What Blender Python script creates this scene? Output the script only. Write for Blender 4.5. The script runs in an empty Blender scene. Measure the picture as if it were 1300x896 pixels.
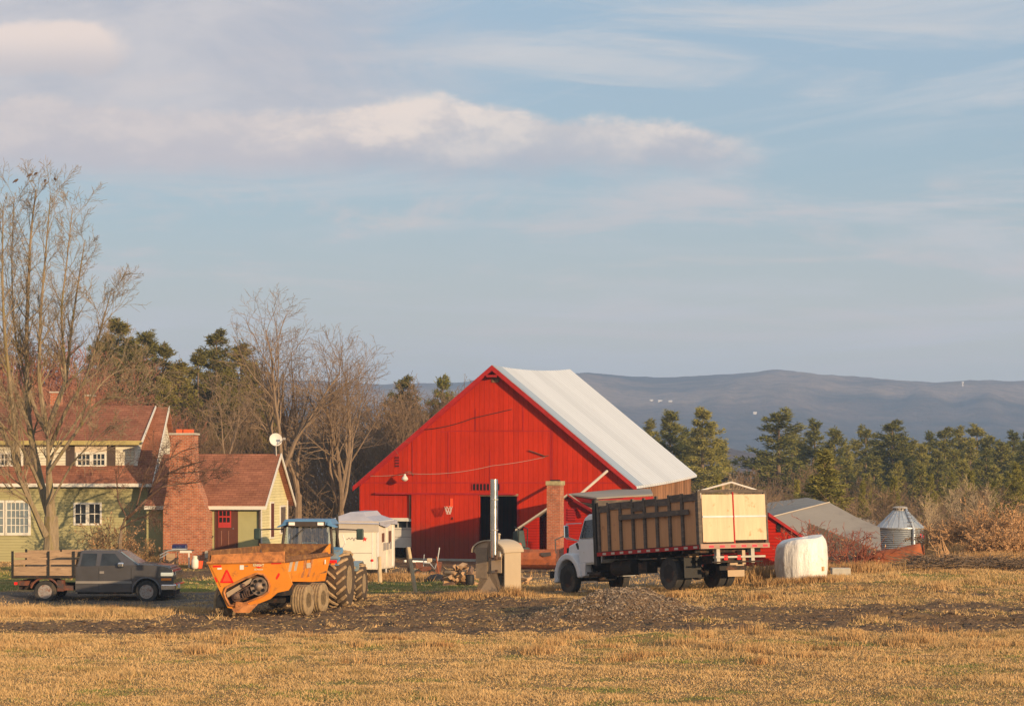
import bpy, bmesh, math, random
import numpy as np
from math import sin, cos, pi, radians as R
from mathutils import Vector, Matrix, noise as mnoise

F = 2600.0; CX = 650.0; HY = 600.0; ZC = 4.52      # focal length in photo pixels, centre column, horizon row, eye height
scene = bpy.context.scene
COL = scene.collection
SUN_AZ = R(141.0); SUN_EL = R(9.4)                 # azimuth from +Y towards +X

def P(px, row, Y):
    return Vector(((px - CX) / F * Y, Y, ZC - (row - HY) / F * Y))

# ------------------------------------------------------------------ shader helper
class G:
    def __init__(s, nt):
        s.nt = nt; s.tc = None
    def n(s, t, **kw):
        nd = s.nt.nodes.new(t)
        for k, v in kw.items():
            setattr(nd, k, v)
        return nd
    def set(s, sock, v):
        if isinstance(v, bpy.types.NodeSocket): s.nt.links.new(v, sock)
        elif v is not None:
            if isinstance(v, (tuple, list)) and len(v) == 3 and sock.type == 'RGBA': v = (*v, 1)
            sock.default_value = v
    def m(s, op, a, b=None, c=None, clamp=False):
        nd = s.n('ShaderNodeMath', operation=op); nd.use_clamp = clamp
        s.set(nd.inputs[0], a)
        if b is not None: s.set(nd.inputs[1], b)
        if c is not None: s.set(nd.inputs[2], c)
        return nd.outputs[0]
    def vm(s, op, a, b=None):
        nd = s.n('ShaderNodeVectorMath', operation=op)
        s.set(nd.inputs[0], a)
        if b is not None: s.set(nd.inputs[1], b)
        return nd.outputs[0]
    def co(s, which='Object'):
        if s.tc is None: s.tc = s.n('ShaderNodeTexCoord')
        return s.tc.outputs[which]
    def xyz(s, v):
        nd = s.n('ShaderNodeSeparateXYZ'); s.set(nd.inputs[0], v); return nd.outputs
    def comb(s, x, y, z):
        nd = s.n('ShaderNodeCombineXYZ')
        for i, v in enumerate((x, y, z)): s.set(nd.inputs[i], v)
        return nd.outputs[0]
    def noise(s, vec, scale=1.0, detail=4, rough=.6, dist=0.0, out=0):
        nd = s.n('ShaderNodeTexNoise')
        if vec is not None: s.set(nd.inputs['Vector'], vec)
        nd.inputs['Scale'].default_value = scale; nd.inputs['Detail'].default_value = detail
        nd.inputs['Roughness'].default_value = rough; nd.inputs['Distortion'].default_value = dist
        return nd.outputs[out]
    def white(s, v):
        nd = s.n('ShaderNodeTexWhiteNoise'); nd.noise_dimensions = '1D'
        s.set(nd.inputs['W'], v); return nd.outputs[0]
    def ramp(s, f, lo, hi, a=0.0, b=1.0):
        nd = s.n('ShaderNodeMapRange'); nd.clamp = True
        s.set(nd.inputs[0], f); s.set(nd.inputs[1], lo); s.set(nd.inputs[2], hi); s.set(nd.inputs[3], a); s.set(nd.inputs[4], b)
        return nd.outputs[0]
    def smooth(s, f, lo, hi):
        nd = s.n('ShaderNodeMapRange', interpolation_type='SMOOTHSTEP')
        s.set(nd.inputs[0], f); s.set(nd.inputs[1], lo); s.set(nd.inputs[2], hi)
        return nd.outputs[0]
    def mix(s, f, a, b, mode='MIX'):
        nd = s.n('ShaderNodeMix', data_type='RGBA', blend_type=mode)
        s.set(nd.inputs[0], f); s.set(nd.inputs[6], a); s.set(nd.inputs[7], b)
        return nd.outputs[2]
    def scale_col(s, c, f):
        nd = s.n('ShaderNodeVectorMath', operation='SCALE'); s.set(nd.inputs[0], c); s.set(nd.inputs[3], f); return nd.outputs[0]
    def bump(s, h, strength=.4, dist=.02):
        nd = s.n('ShaderNodeBump'); nd.inputs['Strength'].default_value = strength; nd.inputs['Distance'].default_value = dist
        s.set(nd.inputs['Height'], h); return nd.outputs[0]

def new_mat(name):
    m = bpy.data.materials.new(name); m.use_nodes = True
    g = G(m.node_tree); b = m.node_tree.nodes['Principled BSDF']
    return m, g, b

def rgbv(c, k): return tuple(min(1, x * k) for x in c)

def mat(name, col, rough=.8, metal=0.0, var=.18, scale=2.5, col2=None, amt2=.5, scale2=1.2, bump=0.0, bscale=30, spec=.3, stretch=(1, 1, 1)):
    """base colour varied by noise; col2 = patches of a second colour (dirt, rust, fading)"""
    m, g, b = new_mat(name)
    v = g.vm('MULTIPLY', g.co(), stretch)
    n1 = g.noise(v, scale, 6, .65)
    c = g.mix(g.ramp(n1, .3, .7), rgbv(col, 1 - var), rgbv(col, 1 + var))
    if col2:
        n2 = g.noise(v, scale2, 8, .7)
        c = g.mix(g.ramp(n2, .62 - amt2 * .25, .72 - amt2 * .2), c, col2)
    g.set(b.inputs['Base Color'], c)
    g.set(b.inputs['Roughness'], g.ramp(n1, .2, .8, max(0.02, rough - .08), min(1, rough + .08)))
    b.inputs['Metallic'].default_value = metal
    b.inputs['Specular IOR Level'].default_value = spec
    if bump: g.set(b.inputs['Normal'], g.bump(g.noise(v, bscale, 4, .6), bump, .02))
    return m

def boards_mat(name, col, width=.25, axis='x', gap=.06, col2=None, amt2=.5, var=.25, rough=.85, streak=.3, bump=.5, groove=.35, dirt_z=None):
    """boards: per-board tint, dark grooves, streaks along the board. axis = axis across the boards (x, y, z or 'xy')"""
    m, g, b = new_mat(name)
    x, y, z = g.xyz(g.co())[:3]
    u = {'x': x, 'y': y, 'z': z, 'xy': g.m('ADD', x, y)}[axis]
    u = g.m('DIVIDE', u, width)
    fr = g.m('FRACT', u); bid = g.white(g.m('FLOOR', u))
    if axis == 'z': vec = g.vm('MULTIPLY', g.co(), (1.2, 1.2, 10))
    else: vec = g.vm('MULTIPLY', g.co(), (10, 10, .8))
    st = g.noise(vec, 1.6, 6, .7)
    lg = g.noise(g.co(), .45, 5, .65)
    k = g.m('ADD', g.m('ADD', g.ramp(bid, 0, 1, 1 - var * .5, 1 + var * .5), g.ramp(st, .3, .7, -streak * .5, streak * .5)), g.ramp(lg, .3, .7, -.12, .12))
    base = g.scale_col(col, k)
    if col2:
        n2 = g.noise(vec, .55, 7, .75)
        base = g.mix(g.ramp(n2, .66 - amt2 * .22, .76 - amt2 * .2), base, col2)
    if dirt_z is not None:
        dn = g.noise(g.vm('MULTIPLY', g.co(), (2.5, 2.5, .7)), 1.0, 6, .7)
        base = g.mix(g.m('MULTIPLY', g.ramp(g.m('SUBTRACT', z, g.m('MULTIPLY', dn, 1.6)), dirt_z + .2, dirt_z - .9), .6), base, (.12, .06, .04))
        fl = g.noise(g.vm('MULTIPLY', g.co(), (7, 7, .5)), 1.3, 8, .8)
        base = g.mix(g.m('MULTIPLY', g.ramp(fl, .60, .72), .35), base, (.50, .17, .12))
        base = g.mix(g.m('MULTIPLY', g.ramp(g.noise(g.vm('MULTIPLY', g.co(), (3, 3, .25)), 1.0, 7, .7), .58, .75), .45), base, (.20, .012, .008))
    edge = g.m('LESS_THAN', fr, gap)
    base = g.mix(edge, base, g.scale_col(base, groove))
    g.set(b.inputs['Base Color'], base)
    b.inputs['Roughness'].default_value = rough; b.inputs['Specular IOR Level'].default_value = .06
    h = g.ramp(fr, 0, gap * 1.5, 0, 1)
    if axis == 'z': h = g.m('SUBTRACT', g.m('MULTIPLY', fr, -1), g.m('MULTIPLY', edge, 1))
    g.set(b.inputs['Normal'], g.bump(g.m('ADD', h, g.m('MULTIPLY', st, .3)), bump, .02))
    return m

def brick_mat(name, c1=(.42, .12, .06), c2=(.30, .075, .04), mort=(.35, .28, .22)):
    m, g, b = new_mat(name)
    x, y, z = g.xyz(g.co())[:3]
    v = g.comb(g.m('ADD', x, y), z, 0)
    nd = g.n('ShaderNodeTexBrick'); g.set(nd.inputs['Vector'], v)
    nd.inputs['Color1'].default_value = (*c1, 1); nd.inputs['Color2'].default_value = (*c2, 1); nd.inputs['Mortar'].default_value = (*mort, 1)
    nd.inputs['Scale'].default_value = 1.0; nd.inputs['Mortar Size'].default_value = .009
    nd.inputs['Brick Width'].default_value = .215; nd.inputs['Row Height'].default_value = .075
    n = g.noise(g.co(), 3.5, 7, .7)
    c = g.scale_col(nd.outputs[0], g.ramp(n, .3, .7, .65, 1.3))
    g.set(b.inputs['Base Color'], c); b.inputs['Roughness'].default_value = .9; b.inputs['Specular IOR Level'].default_value = .15
    g.set(b.inputs['Normal'], g.bump(g.m('ADD', g.m('MULTIPLY', nd.outputs[1], -1), g.m('MULTIPLY', n, .5)), .6, .012))
    return m

def ribbed_mat(name, col, pitch, axis='y', rough=.45, metal=.0, col2=None, amt2=.3, depth=.02, var=.08, strength=.8, sharp=False):
    m, g, b = new_mat(name)
    x, y, z = g.xyz(g.co())[:3]
    u = g.m('DIVIDE', {'x': x, 'y': y, 'z': z}[axis], pitch)
    w = g.m('SINE', g.m('MULTIPLY', u, 2 * pi))
    if sharp: w = g.m('GREATER_THAN', w, .82)
    vec = g.vm('MULTIPLY', g.co(), {'x': (4, .5, .5), 'y': (.5, 4, .5), 'z': (.6, .6, 3)}[axis])
    n = g.noise(vec, 1.0, 7, .7)
    c = g.scale_col(col, g.ramp(n, .3, .7, 1 - var, 1 + var))
    if sharp: c = g.scale_col(c, g.ramp(g.white(g.m('FLOOR', g.m('DIVIDE', u, 3))), 0, 1, .92, 1.04))
    if sharp: c = g.mix(g.m('MULTIPLY', w, .42), c, g.scale_col(c, .4))
    if col2: c = g.mix(g.ramp(g.noise(g.co(), .9, 8, .75), .7 - amt2 * .3, .8 - amt2 * .25), c, col2)
    g.set(b.inputs['Base Color'], c)
    b.inputs['Roughness'].default_value = rough; b.inputs['Metallic'].default_value = metal
    g.set(b.inputs['Normal'], g.bump(w, strength, depth))
    return m

def glass_mat(name, col=(.02, .025, .03), rough=.06):
    m, g, b = new_mat(name)
    n = g.noise(g.co(), 1.5, 3, .6)
    g.set(b.inputs['Base Color'], g.scale_col(col, g.ramp(n, .3, .7, .6, 1.6)))
    b.inputs['Roughness'].default_value = rough; b.inputs['Specular IOR Level'].default_value = .5
    return m

def clear_glass(name, tint=(.8, .87, .85)):
    m, g, b = new_mat(name)
    nt = m.node_tree
    tr = g.n('ShaderNodeBsdfTransparent'); tr.inputs[0].default_value = (*tint, 1)
    gl = g.n('ShaderNodeBsdfGlossy'); gl.inputs['Roughness'].default_value = .05
    mx = g.n('ShaderNodeMixShader'); mx.inputs[0].default_value = .16
    nt.links.new(tr.outputs[0], mx.inputs[1]); nt.links.new(gl.outputs[0], mx.inputs[2])
    nt.links.new(mx.outputs[0], nt.nodes['Material Output'].inputs[0])
    return m

# ------------------------------------------------------------------ mesh builder
class MB:
    def __init__(s): s.v = []; s.f = []
    def add(s, vs, fs):
        o = len(s.v); s.v.extend([tuple(v) for v in vs]); s.f.extend([tuple(i + o for i in f) for f in fs]); return s
    def box(s, c, d, rz=0.0, rx=0.0, ry=0.0):
        M = Matrix.Translation(c) @ Matrix.Rotation(rz, 4, 'Z') @ Matrix.Rotation(rx, 4, 'X') @ Matrix.Rotation(ry, 4, 'Y')
        vs = [M @ Vector((x * d[0] / 2, y * d[1] / 2, z * d[2] / 2)) for x in (-1, 1) for y in (-1, 1) for z in (-1, 1)]
        return s.add(vs, [(0, 1, 3, 2), (4, 6, 7, 5), (0, 4, 5, 1), (2, 3, 7, 6), (0, 2, 6, 4), (1, 5, 7, 3)])
    def bx(s, x0, x1, y0, y1, z0, z1):
        return s.box(((x0 + x1) / 2, (y0 + y1) / 2, (z0 + z1) / 2), (abs(x1 - x0), abs(y1 - y0), abs(z1 - z0)))
    def hexa(s, b, t):
        """bottom 4 points and top 4 points"""
        return s.add(list(b) + list(t), [(3, 2, 1, 0), (4, 5, 6, 7), (0, 1, 5, 4), (1, 2, 6, 5), (2, 3, 7, 6), (3, 0, 4, 7)])
    def poly(s, pts): return s.add(pts, [tuple(range(len(pts)))])
    def prism(s, pts, off):
        """polygon (3D points) pushed along off"""
        n = len(pts); off = Vector(off)
        vs = [Vector(p) for p in pts] + [Vector(p) + off for p in pts]
        fs = [tuple(range(n))[::-1], tuple(range(n, 2 * n))] + [(i, (i + 1) % n, n + (i + 1) % n, n + i) for i in range(n)]
        return s.add(vs, fs)
    def tube(s, pts, r, n=8, cap=True):
        pts = [Vector(p) for p in pts]
        rs = r if isinstance(r, (list, tuple)) else [r] * len(pts)
        vs = []; fs = []
        prev = None
        for i, p in enumerate(pts):
            t = (pts[min(i + 1, len(pts) - 1)] - pts[max(i - 1, 0)])
            if t.length < 1e-9: t = Vector((0, 0, 1))
            t.normalize()
            if prev is None:
                a = t.cross(Vector((0, 0, 1)));
                if a.length < .1: a = t.cross(Vector((1, 0, 0)))
            else: a = prev - t * prev.dot(t)
            a.normalize(); prev = a; b = t.cross(a)
            for k in range(n):
                th = 2 * pi * k / n
                vs.append(p + (a * cos(th) + b * sin(th)) * rs[i])
        for i in range(len(pts) - 1):
            for k in range(n):
                k2 = (k + 1) % n
                fs.append((i * n + k, i * n + k2, (i + 1) * n + k2, (i + 1) * n + k))
        if cap:
            fs.append(tuple(range(n))[::-1]); fs.append(tuple(range((len(pts) - 1) * n, len(pts) * n)))
        return s.add(vs, fs)
    def cyl(s, p0, p1, r, n=16, r1=None): return s.tube([p0, p1], [r, r if r1 is None else r1], n)
    def lathe(s, prof, c=(0, 0, 0), axis='z', n=24, close=False):
        """prof: list of (radius, height)"""
        c = Vector(c); vs = []; fs = []
        for (r, h) in prof:
            for k in range(n):
                a = 2 * pi * k / n; u, v = r * cos(a), r * sin(a)
                q = {'z': (u, v, h), 'y': (u, h, v), 'x': (h, u, v)}[axis]
                vs.append(c + Vector(q))
        m = len(prof)
        for i in range(m if close else m - 1):
            j = (i + 1) % m
            for k in range(n):
                k2 = (k + 1) % n
                fs.append((i * n + k, i * n + k2, j * n + k2, j * n + k))
        if not close:
            if prof[0][0] > 1e-4: fs.append(tuple(range(n))[::-1])
            if prof[-1][0] > 1e-4: fs.append(tuple(range((m - 1) * n, m * n)))
        return s.add(vs, fs)
    def mesh(s, name, m, smooth=False):
        me = bpy.data.meshes.new(name); me.from_pydata([tuple(v) for v in s.v], [], s.f)
        me.validate()
        bm = bmesh.new(); bm.from_mesh(me); bmesh.ops.recalc_face_normals(bm, faces=bm.faces)
        bm.to_mesh(me); bm.free()
        if m: me.materials.append(m)
        if smooth:
            me.shade_smooth()
            me.set_sharp_from_angle(angle=R(38)) if hasattr(me, 'set_sharp_from_angle') else None
        return me
    def build(s, name, m, parent=None, smooth=False, bevel=0.0, label=None, loc=None):
        o = bpy.data.objects.new(name, s.mesh(name, m, smooth)); COL.objects.link(o)
        if parent is not None: o.parent = parent
        if bevel:
            bv = o.modifiers.new('bevel', 'BEVEL'); bv.width = bevel; bv.segments = 2; bv.limit_method = 'ANGLE'; bv.angle_limit = R(30)
        if label: o['label'] = label
        if loc is not None: o.location = loc
        return o

def tag(o, label, cat, group=None, kind=None):
    o['label'] = label; o['category'] = cat
    if group: o['group'] = group
    if kind: o['kind'] = kind
    return o

def empty(name, loc, rz=0.0, label=None, cat=None, group=None, rx=0.0, ry=0.0):
    o = bpy.data.objects.new(name, None); COL.objects.link(o)
    o.location = loc; o.rotation_euler = (rx, ry, rz); o.empty_display_size = .2
    if label: tag(o, label, cat, group)
    return o

def copy_tree(o, parent=None):
    c = o.copy(); COL.objects.link(c)
    if parent is not None:
        c.parent = parent; c.matrix_parent_inverse = o.matrix_parent_inverse
    for ch in list(o.children): copy_tree(ch, c)
    return c

def struct(o): o['kind'] = 'structure'; return o

# ------------------------------------------------------------------ terrain height
_CP = [  # photo column, metres away, ground height
    (0, 39, .08), (325, 39, .08), (650, 39, .1), (1000, 39, .12), (1300, 39, .12),
    (0, 50, .06), (325, 50, .08), (650, 50, .12), (1000, 50, .2), (1300, 50, .2),
    (0, 60, .05), (300, 60, .1), (560, 60, .15), (780, 57.5, .32), (1000, 57, .4), (1300, 57, .4),
    (60, 72, -.15), (200, 72, -.17), (0, 66, 0), (200, 66, 0), (390, 64, .1), (440, 68, .08), (585, 66.5, .34),
    (724, 68.7, .38), (724, 62, .40), (780, 67, .52), (850, 63.7, .80), (930, 65, .84), (900, 61, .66), (1017, 65, 1.15), (1150, 66, 1.1), (1280, 66, 1.1),
    (1160, 74, 1.22), (1280, 76, 1.25), (1020, 76, .9), (1110, 78, .95), (1200, 82, 1.0),
    (0, 77, .05), (250, 77, .05), (0, 92, .35), (150, 92, .38), (250, 91, .4), (330, 91, .38), (300, 82, .15),
    (460, 84, .1), (520, 72, .30), (520, 80, .15), (640, 67.4, .52), (640, 78, .26), (700, 80, .35), (600, 90, .1), (700, 92, .1), (800, 80, .5),
    (500, 104, -.3), (600, 112, -.35), (700, 104, -.2), (800, 104, -.3), (900, 100, .1), (1142, 100, .3), (1250, 90, .8), (1290, 105, .4),
    (0, 104, .6), (300, 110, .2), (420, 112, -.1),
    (0, 135, .9), (300, 135, .0), (650, 135, -.6), (1000, 135, -1.0), (1300, 135, -1.0), (1050, 115, -.5),
]
_cx = np.array([(a - CX) / F * y for a, y, z in _CP]); _cy = np.array([y for a, y, z in _CP], float); _cz = np.array([z for a, y, z in _CP])
def _phi(r2): return np.where(r2 > 1e-12, .5 * r2 * np.log(np.maximum(r2, 1e-12)), 0)
def _solve():
    n = len(_cx); K = _phi((_cx[:, None] - _cx) ** 2 + (_cy[:, None] - _cy) ** 2) + np.eye(n) * 3.0
    Q = np.stack([np.ones(n), _cx, _cy], 1)
    A = np.block([[K, Q], [Q.T, np.zeros((3, 3))]])
    return np.linalg.solve(A, np.concatenate([_cz, np.zeros(3)]))
_W = _solve()
def ground_np(x, y):
    x = np.asarray(x, float); y = np.asarray(y, float)
    ym = np.clip(y, 39, 135); lim = ym * .27
    xc = np.clip(x, -lim, lim)
    sh = xc.shape; xf = xc.ravel(); yf = ym.ravel(); out = np.zeros(len(xf))
    for i in range(0, len(xf), 20000):
        a = xf[i:i + 20000]; b = yf[i:i + 20000]
        out[i:i + 20000] = _phi((a[:, None] - _cx) ** 2 + (b[:, None] - _cy) ** 2) @ _W[:len(_cx)] + _W[-3] + _W[-2] * a + _W[-1] * b
    z = out.reshape(sh)
    # gravel heap in front of the truck, dirt bank before the grain bin
    z = z + .72 * np.exp(-(((x - 3.3) / 1.5) ** 2 + ((y - 59.6) / 1.1) ** 2) ** 1.3)
    z = z + .22 * np.exp(-(((x - 1.6) / 1.5) ** 2 + ((y - 59.3) / .9) ** 2))
    z = z + .35 * np.exp(-(((x - 5.9) / 1.0) ** 2 + ((y - 58.6) / .6) ** 2))*0.35
    z = z + .16 * np.exp(-(((x - 13.8) / 1.6) ** 2 + ((y - 71.0) / 1.0) ** 2))
    z = z + .22 * np.exp(-(((x - 3.6) / 1.1) ** 2 + ((y - 52.6) / .5) ** 2))
    far = np.maximum(y - 130, 0)
    z = z - .045 * far ** 1.0 * np.where(far > 0, 1, 0) * np.minimum(1, far / 60) * np.where(far < 900, 1, 900 / np.maximum(far, 1))
    z = z + .02 * np.maximum(-x - 20, 0) * (y > 90) * np.clip((y - 90) / 40, 0, 1)
    return z
def gz(x, y): return float(ground_np(np.array([x]), np.array([y]))[0])
def at(px, Y, dz=0.0):
    x = (px - CX) / F * Y
    return Vector((x, Y, gz(x, Y) + dz))
M = {}
M['red_boards'] = boards_mat('red_barn_boards', (.455, .028, .0075), .28, 'x', .05, col2=(.40, .075, .045), amt2=.22, var=.17, streak=.24, bump=.4, groove=.52, dirt_z=.8)
M['red_side'] = boards_mat('red_side_boards', (.36, .016, .007), .28, 'xy', .05, var=.18, streak=.2)
M['red_lap'] = boards_mat('red_clapboard', (.36, .016, .007), .14, 'z', .12, var=.1, streak=.2)
M['red_trim'] = mat('red_trim_paint', (.34, .012, .010), .7, var=.2, scale=3)
M['raw_boards'] = boards_mat('weathered_raw_boards', (.27, .14, .075), .2, 'xy', .09, col2=(.13, .085, .06), amt2=.5, var=.7, streak=.6, groove=.15)
M['barn_roof'] = ribbed_mat('white_metal_roofing', (.60, .62, .635), .62, 'y', rough=.55, col2=(.50, .47, .43), amt2=.3, depth=.03, var=.07, strength=.5, sharp=True)
M['barn_roof_edge'] = ribbed_mat('bluish_metal_roofing', (.33, .39, .45), .6, 'y', rough=.55, depth=.03, var=.1, strength=.5, sharp=True)
M['dark'] = mat('dark_interior', (.012, .010, .009), .95, var=.3)
M['black'] = mat('black_paint', (.02, .019, .018), .6, var=.3, scale=6)
M['white'] = mat('white_paint', (.64, .61, .54), .6, var=.06, scale=3)
M['old_white'] = boards_mat('old_white_siding', (.62, .58, .46), .13, 'z', .12, col2=(.30, .25, .16), amt2=.3, var=.1, streak=.25, bump=.6)
M['green_siding'] = boards_mat('olive_clapboard', (.35, .325, .17), .13, 'z', .1, col2=(.28, .25, .12), amt2=.2, var=.08, streak=.14, bump=.6, groove=.62)
M['pale_siding'] = boards_mat('pale_yellow_clapboard', (.60, .54, .30), .13, 'z', .1, col2=(.36, .30, .16), amt2=.25, var=.1, streak=.2, bump=.6, groove=.6)
M['green_panel'] = mat('olive_green_wall_paint', (.35, .33, .16), .8, var=.08, scale=1.5)
M['shingle'] = None
def shingle_mat():
    m, g, b = new_mat('brick_red_shingles')
    x, y, z = g.xyz(g.co())[:3]
    nd = g.n('ShaderNodeTexBrick'); g.set(nd.inputs['Vector'], g.comb(x, z, 0))
    nd.inputs['Color1'].default_value = (.335, .145, .085, 1); nd.inputs['Color2'].default_value = (.25, .105, .062, 1); nd.inputs['Mortar'].default_value = (.17, .05, .03, 1)
    nd.inputs['Scale'].default_value = 1; nd.inputs['Brick Width'].default_value = .3; nd.inputs['Row Height'].default_value = .1; nd.inputs['Mortar Size'].default_value = .008
    n = g.noise(g.vm('MULTIPLY', g.co(), (1, 1, 1.5)), .8, 7, .7)
    g.set(b.inputs['Base Color'], g.scale_col(nd.outputs[0], g.ramp(n, .3, .7, .75, 1.2)))
    b.inputs['Roughness'].default_value = .95; b.inputs['Specular IOR Level'].default_value = .1
    g.set(b.inputs['Normal'], g.bump(g.noise(g.co(), 40, 3), .3, .01))
    return m
M['shingle'] = shingle_mat()
M['brick'] = brick_mat('red_brick', (.46, .155, .07), (.34, .10, .05), (.40, .32, .24))
M['brick_old'] = brick_mat('weathered_brick', (.46, .14, .065), (.34, .11, .06), (.36, .26, .18))
M['clay'] = mat('clay_flue', (.62, .12, .04), .8)
M['concrete'] = mat('concrete', (.42, .39, .33), .9, var=.15, scale=6, bump=.2)
M['glass'] = glass_mat('dark_window_glass')
M['sky_glass'] = mat('pale_window_glass', (.30, .36, .38), .12, metal=.5, var=.25, scale=1.5, spec=.8)
M['clear'] = clear_glass('cab_glass')
M['red_door'] = mat('bright_red_door_paint', (.42, .035, .03), .6)
M['maroon'] = mat('maroon_door_paint', (.105, .035, .022), .6, var=.1)
M['grey_roof'] = mat('grey_felt_roof', (.30, .265, .22), .9, var=.08, scale=.8, col2=(.24, .21, .18), amt2=.4, scale2=.4, bump=.15, bscale=8)
M['rust'] = mat('orange_rust', (.33, .095, .035), .9, var=.35, scale=2.2, col2=(.18, .06, .03), amt2=.5, scale2=1.8, bump=.3, bscale=20)
M['rust_dark'] = mat('brown_rust', (.16, .06, .035), .9, var=.4, scale=2, col2=(.06, .05, .05), amt2=.5, bump=.3)
M['hub'] = mat('tarnished_hub', (.34, .30, .27), .5, metal=.4, var=.3, scale=12, col2=(.22, .10, .06), amt2=.5, scale2=9)
M['galv'] = ribbed_mat('galvanised_corrugation', (.42, .45, .47), .105, 'z', rough=.42, metal=.55, col2=(.36, .22, .14), amt2=.10, depth=.03, var=.12, strength=1.0)
M['galv_flat'] = mat('galvanised_sheet', (.46, .49, .51), .42, metal=.5, var=.12, scale=2)
M['steel'] = mat('bright_flue_steel', (.62, .60, .56), .22, metal=1, var=.08)
M['chrome'] = mat('chrome', (.75, .75, .75), .15, metal=1, var=.05)
M['tan_metal'] = mat('tan_sheet_metal', (.42, .31, .20), .55, var=.06, scale=2, spec=.3)
M['tan_light'] = mat('cream_sheet_metal', (.46, .37, .26), .5, var=.05, scale=2)
M['wrap'] = None
def wrap_mat():
    m, g, b = new_mat('white_bale_wrap')
    v = g.vm('MULTIPLY', g.co(), (6, 6, .7))
    n = g.noise(v, 1.2, 6, .65, .5); n2 = g.noise(g.co(), 3.0, 5, .7)
    c = g.mix(g.ramp(n2, .60, .72), (.78, .75, .70), (.50, .43, .33))
    c = g.mix(g.ramp(n, .35, .65), g.scale_col(c, .9), c)
    g.set(b.inputs['Base Color'], c); b.inputs['Roughness'].default_value = .38
    g.set(b.inputs['Normal'], g.bump(g.m('ADD', n, g.m('MULTIPLY', n2, .6)), .7, .06))
    return m
M['wrap'] = wrap_mat()
M['tyre'] = mat('black_rubber', (.035, .033, .031), .85, var=.3, scale=5, col2=(.09, .07, .05), amt2=.5, scale2=3)
M['tyre_mud'] = mat('muddy_tyre_rubber', (.15, .105, .065), .9, var=.4, scale=6, col2=(.30, .22, .13), amt2=.6, scale2=3, bump=.5, bscale=25)
M['lug'] = mat('lugs_caked_in_mud', (.36, .25, .14), .95, var=.3, scale=6, col2=(.20, .14, .085), amt2=.4, scale2=5)
M['tyre_dark'] = mat('mud_dark_rubber', (.075, .052, .034), .9, var=.35, scale=6)
M['tyre_clay'] = mat('tyre_caked_in_clay', (.30, .215, .12), .95, var=.3, scale=6, col2=(.17, .12, .075), amt2=.4, scale2=4, bump=.5, bscale=25)
M['orange'] = mat('orange_machine_paint', (.72, .245, .02), .5, var=.08, scale=2.5, col2=(.42, .15, .035), amt2=.25, scale2=2.2)
M['orange_dirty'] = mat('orange_paint_with_dried_manure', (.55, .22, .07), .85, var=.25, scale=4, col2=(.30, .12, .045), amt2=.6, scale2=3.5, bump=.4)
M['manure'] = mat('dried_manure', (.17, .08, .035), .95, var=.4, scale=6, col2=(.30, .15, .05), amt2=.4, scale2=4, bump=.6)
M['redrefl'] = mat('red_reflector', (.75, .02, .015), .3, var=.05)
M['redorange'] = mat('fluorescent_triangle', (.85, .10, .03), .5, var=.03)
M['whiterefl'] = mat('white_reflector', (.8, .78, .74), .35, var=.05)
M['amber'] = mat('amber_lens', (.75, .22, .02), .3, var=.05)
M['lampglass'] = mat('lamp_glass', (.85, .82, .76), .2, var=.04)
M['blue'] = mat('blue_tractor_paint', (.09, .205, .35), .4, var=.08, col2=(.16, .20, .22), amt2=.2, scale2=3)
M['blue_dusty'] = mat('dusty_blue_paint', (.20, .29, .36), .65, var=.2, scale=5, col2=(.26, .23, .18), amt2=.5, scale2=5)
M['cab_black'] = mat('dusty_black_plastic', (.055, .042, .034), .7, var=.25)
M['machinery'] = mat('greasy_machinery', (.14, .085, .06), .6, metal=.3, var=.45, scale=5, col2=(.05, .04, .038), amt2=.5, scale2=4, bump=.4)
M['truck_white'] = mat('dull_white_truck_paint', (.60, .60, .61), .4, var=.05, col2=(.42, .36, .28), amt2=.08, scale2=4)
M['plywood'] = None
def ply_mat(name, col, colk, knot=True):
    m, g, b = new_mat(name)
    v = g.vm('MULTIPLY', g.co(), (5, 5, .6)); n = g.noise(v, 1.5, 6, .65, .6)
    c = g.mix(g.ramp(n, .35, .65), rgbv(col, .9), rgbv(col, 1.08))
    if knot:
        k = g.noise(g.co(), 2.6, 3, .5); c = g.mix(g.ramp(k, .66, .74), c, colk)
    g.set(b.inputs['Base Color'], c); b.inputs['Roughness'].default_value = .75; b.inputs['Specular IOR Level'].default_value = .2
    return m
M['plywood'] = ply_mat('fresh_plywood', (.62, .455, .295), (.42, .24, .12))
M['plywood_side'] = ply_mat('aged_plywood', (.48, .25, .12), (.30, .145, .07))
M['grey_wood'] = mat('grey_weathered_wood', (.10, .08, .065), .9, var=.35, scale=2, stretch=(1, 1, 3), col2=(.18, .13, .09), amt2=.4, scale2=3)
M['pale_wood'] = mat('weathered_plank', (.34, .23, .14), .9, var=.25, scale=1.2, stretch=(1, 1, 8), col2=(.20, .13, .08), amt2=.4, scale2=2)
M['post_wood'] = mat('pale_post_wood', (.50, .38, .23), .9, var=.25, scale=4, stretch=(4, 4, 1))
M['post_dark'] = mat('dark_post_wood', (.07, .05, .04), .9, var=.3)
M['pickup'] = mat('charcoal_car_paint', (.095, .092, .097), .2, metal=.4, var=.08, spec=.5)
M['pickup_trim'] = mat('grey_side_moulding', (.22, .20, .18), .5, var=.1)
M['frame_black'] = mat('rusty_chassis_black', (.022, .018, .015), .8, var=.4, col2=(.10, .045, .025), amt2=.4, scale2=3)
M['camper'] = mat('cream_camper_panel', (.74, .66, .53), .45, var=.05, scale=1.5, col2=(.55, .47, .36), amt2=.12)
M['tarp'] = mat('grey_tarpaulin', (.40, .39, .43), .6, var=.08, scale=2, col2=(.28, .27, .29), amt2=.2, bump=.5, bscale=3)
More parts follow.
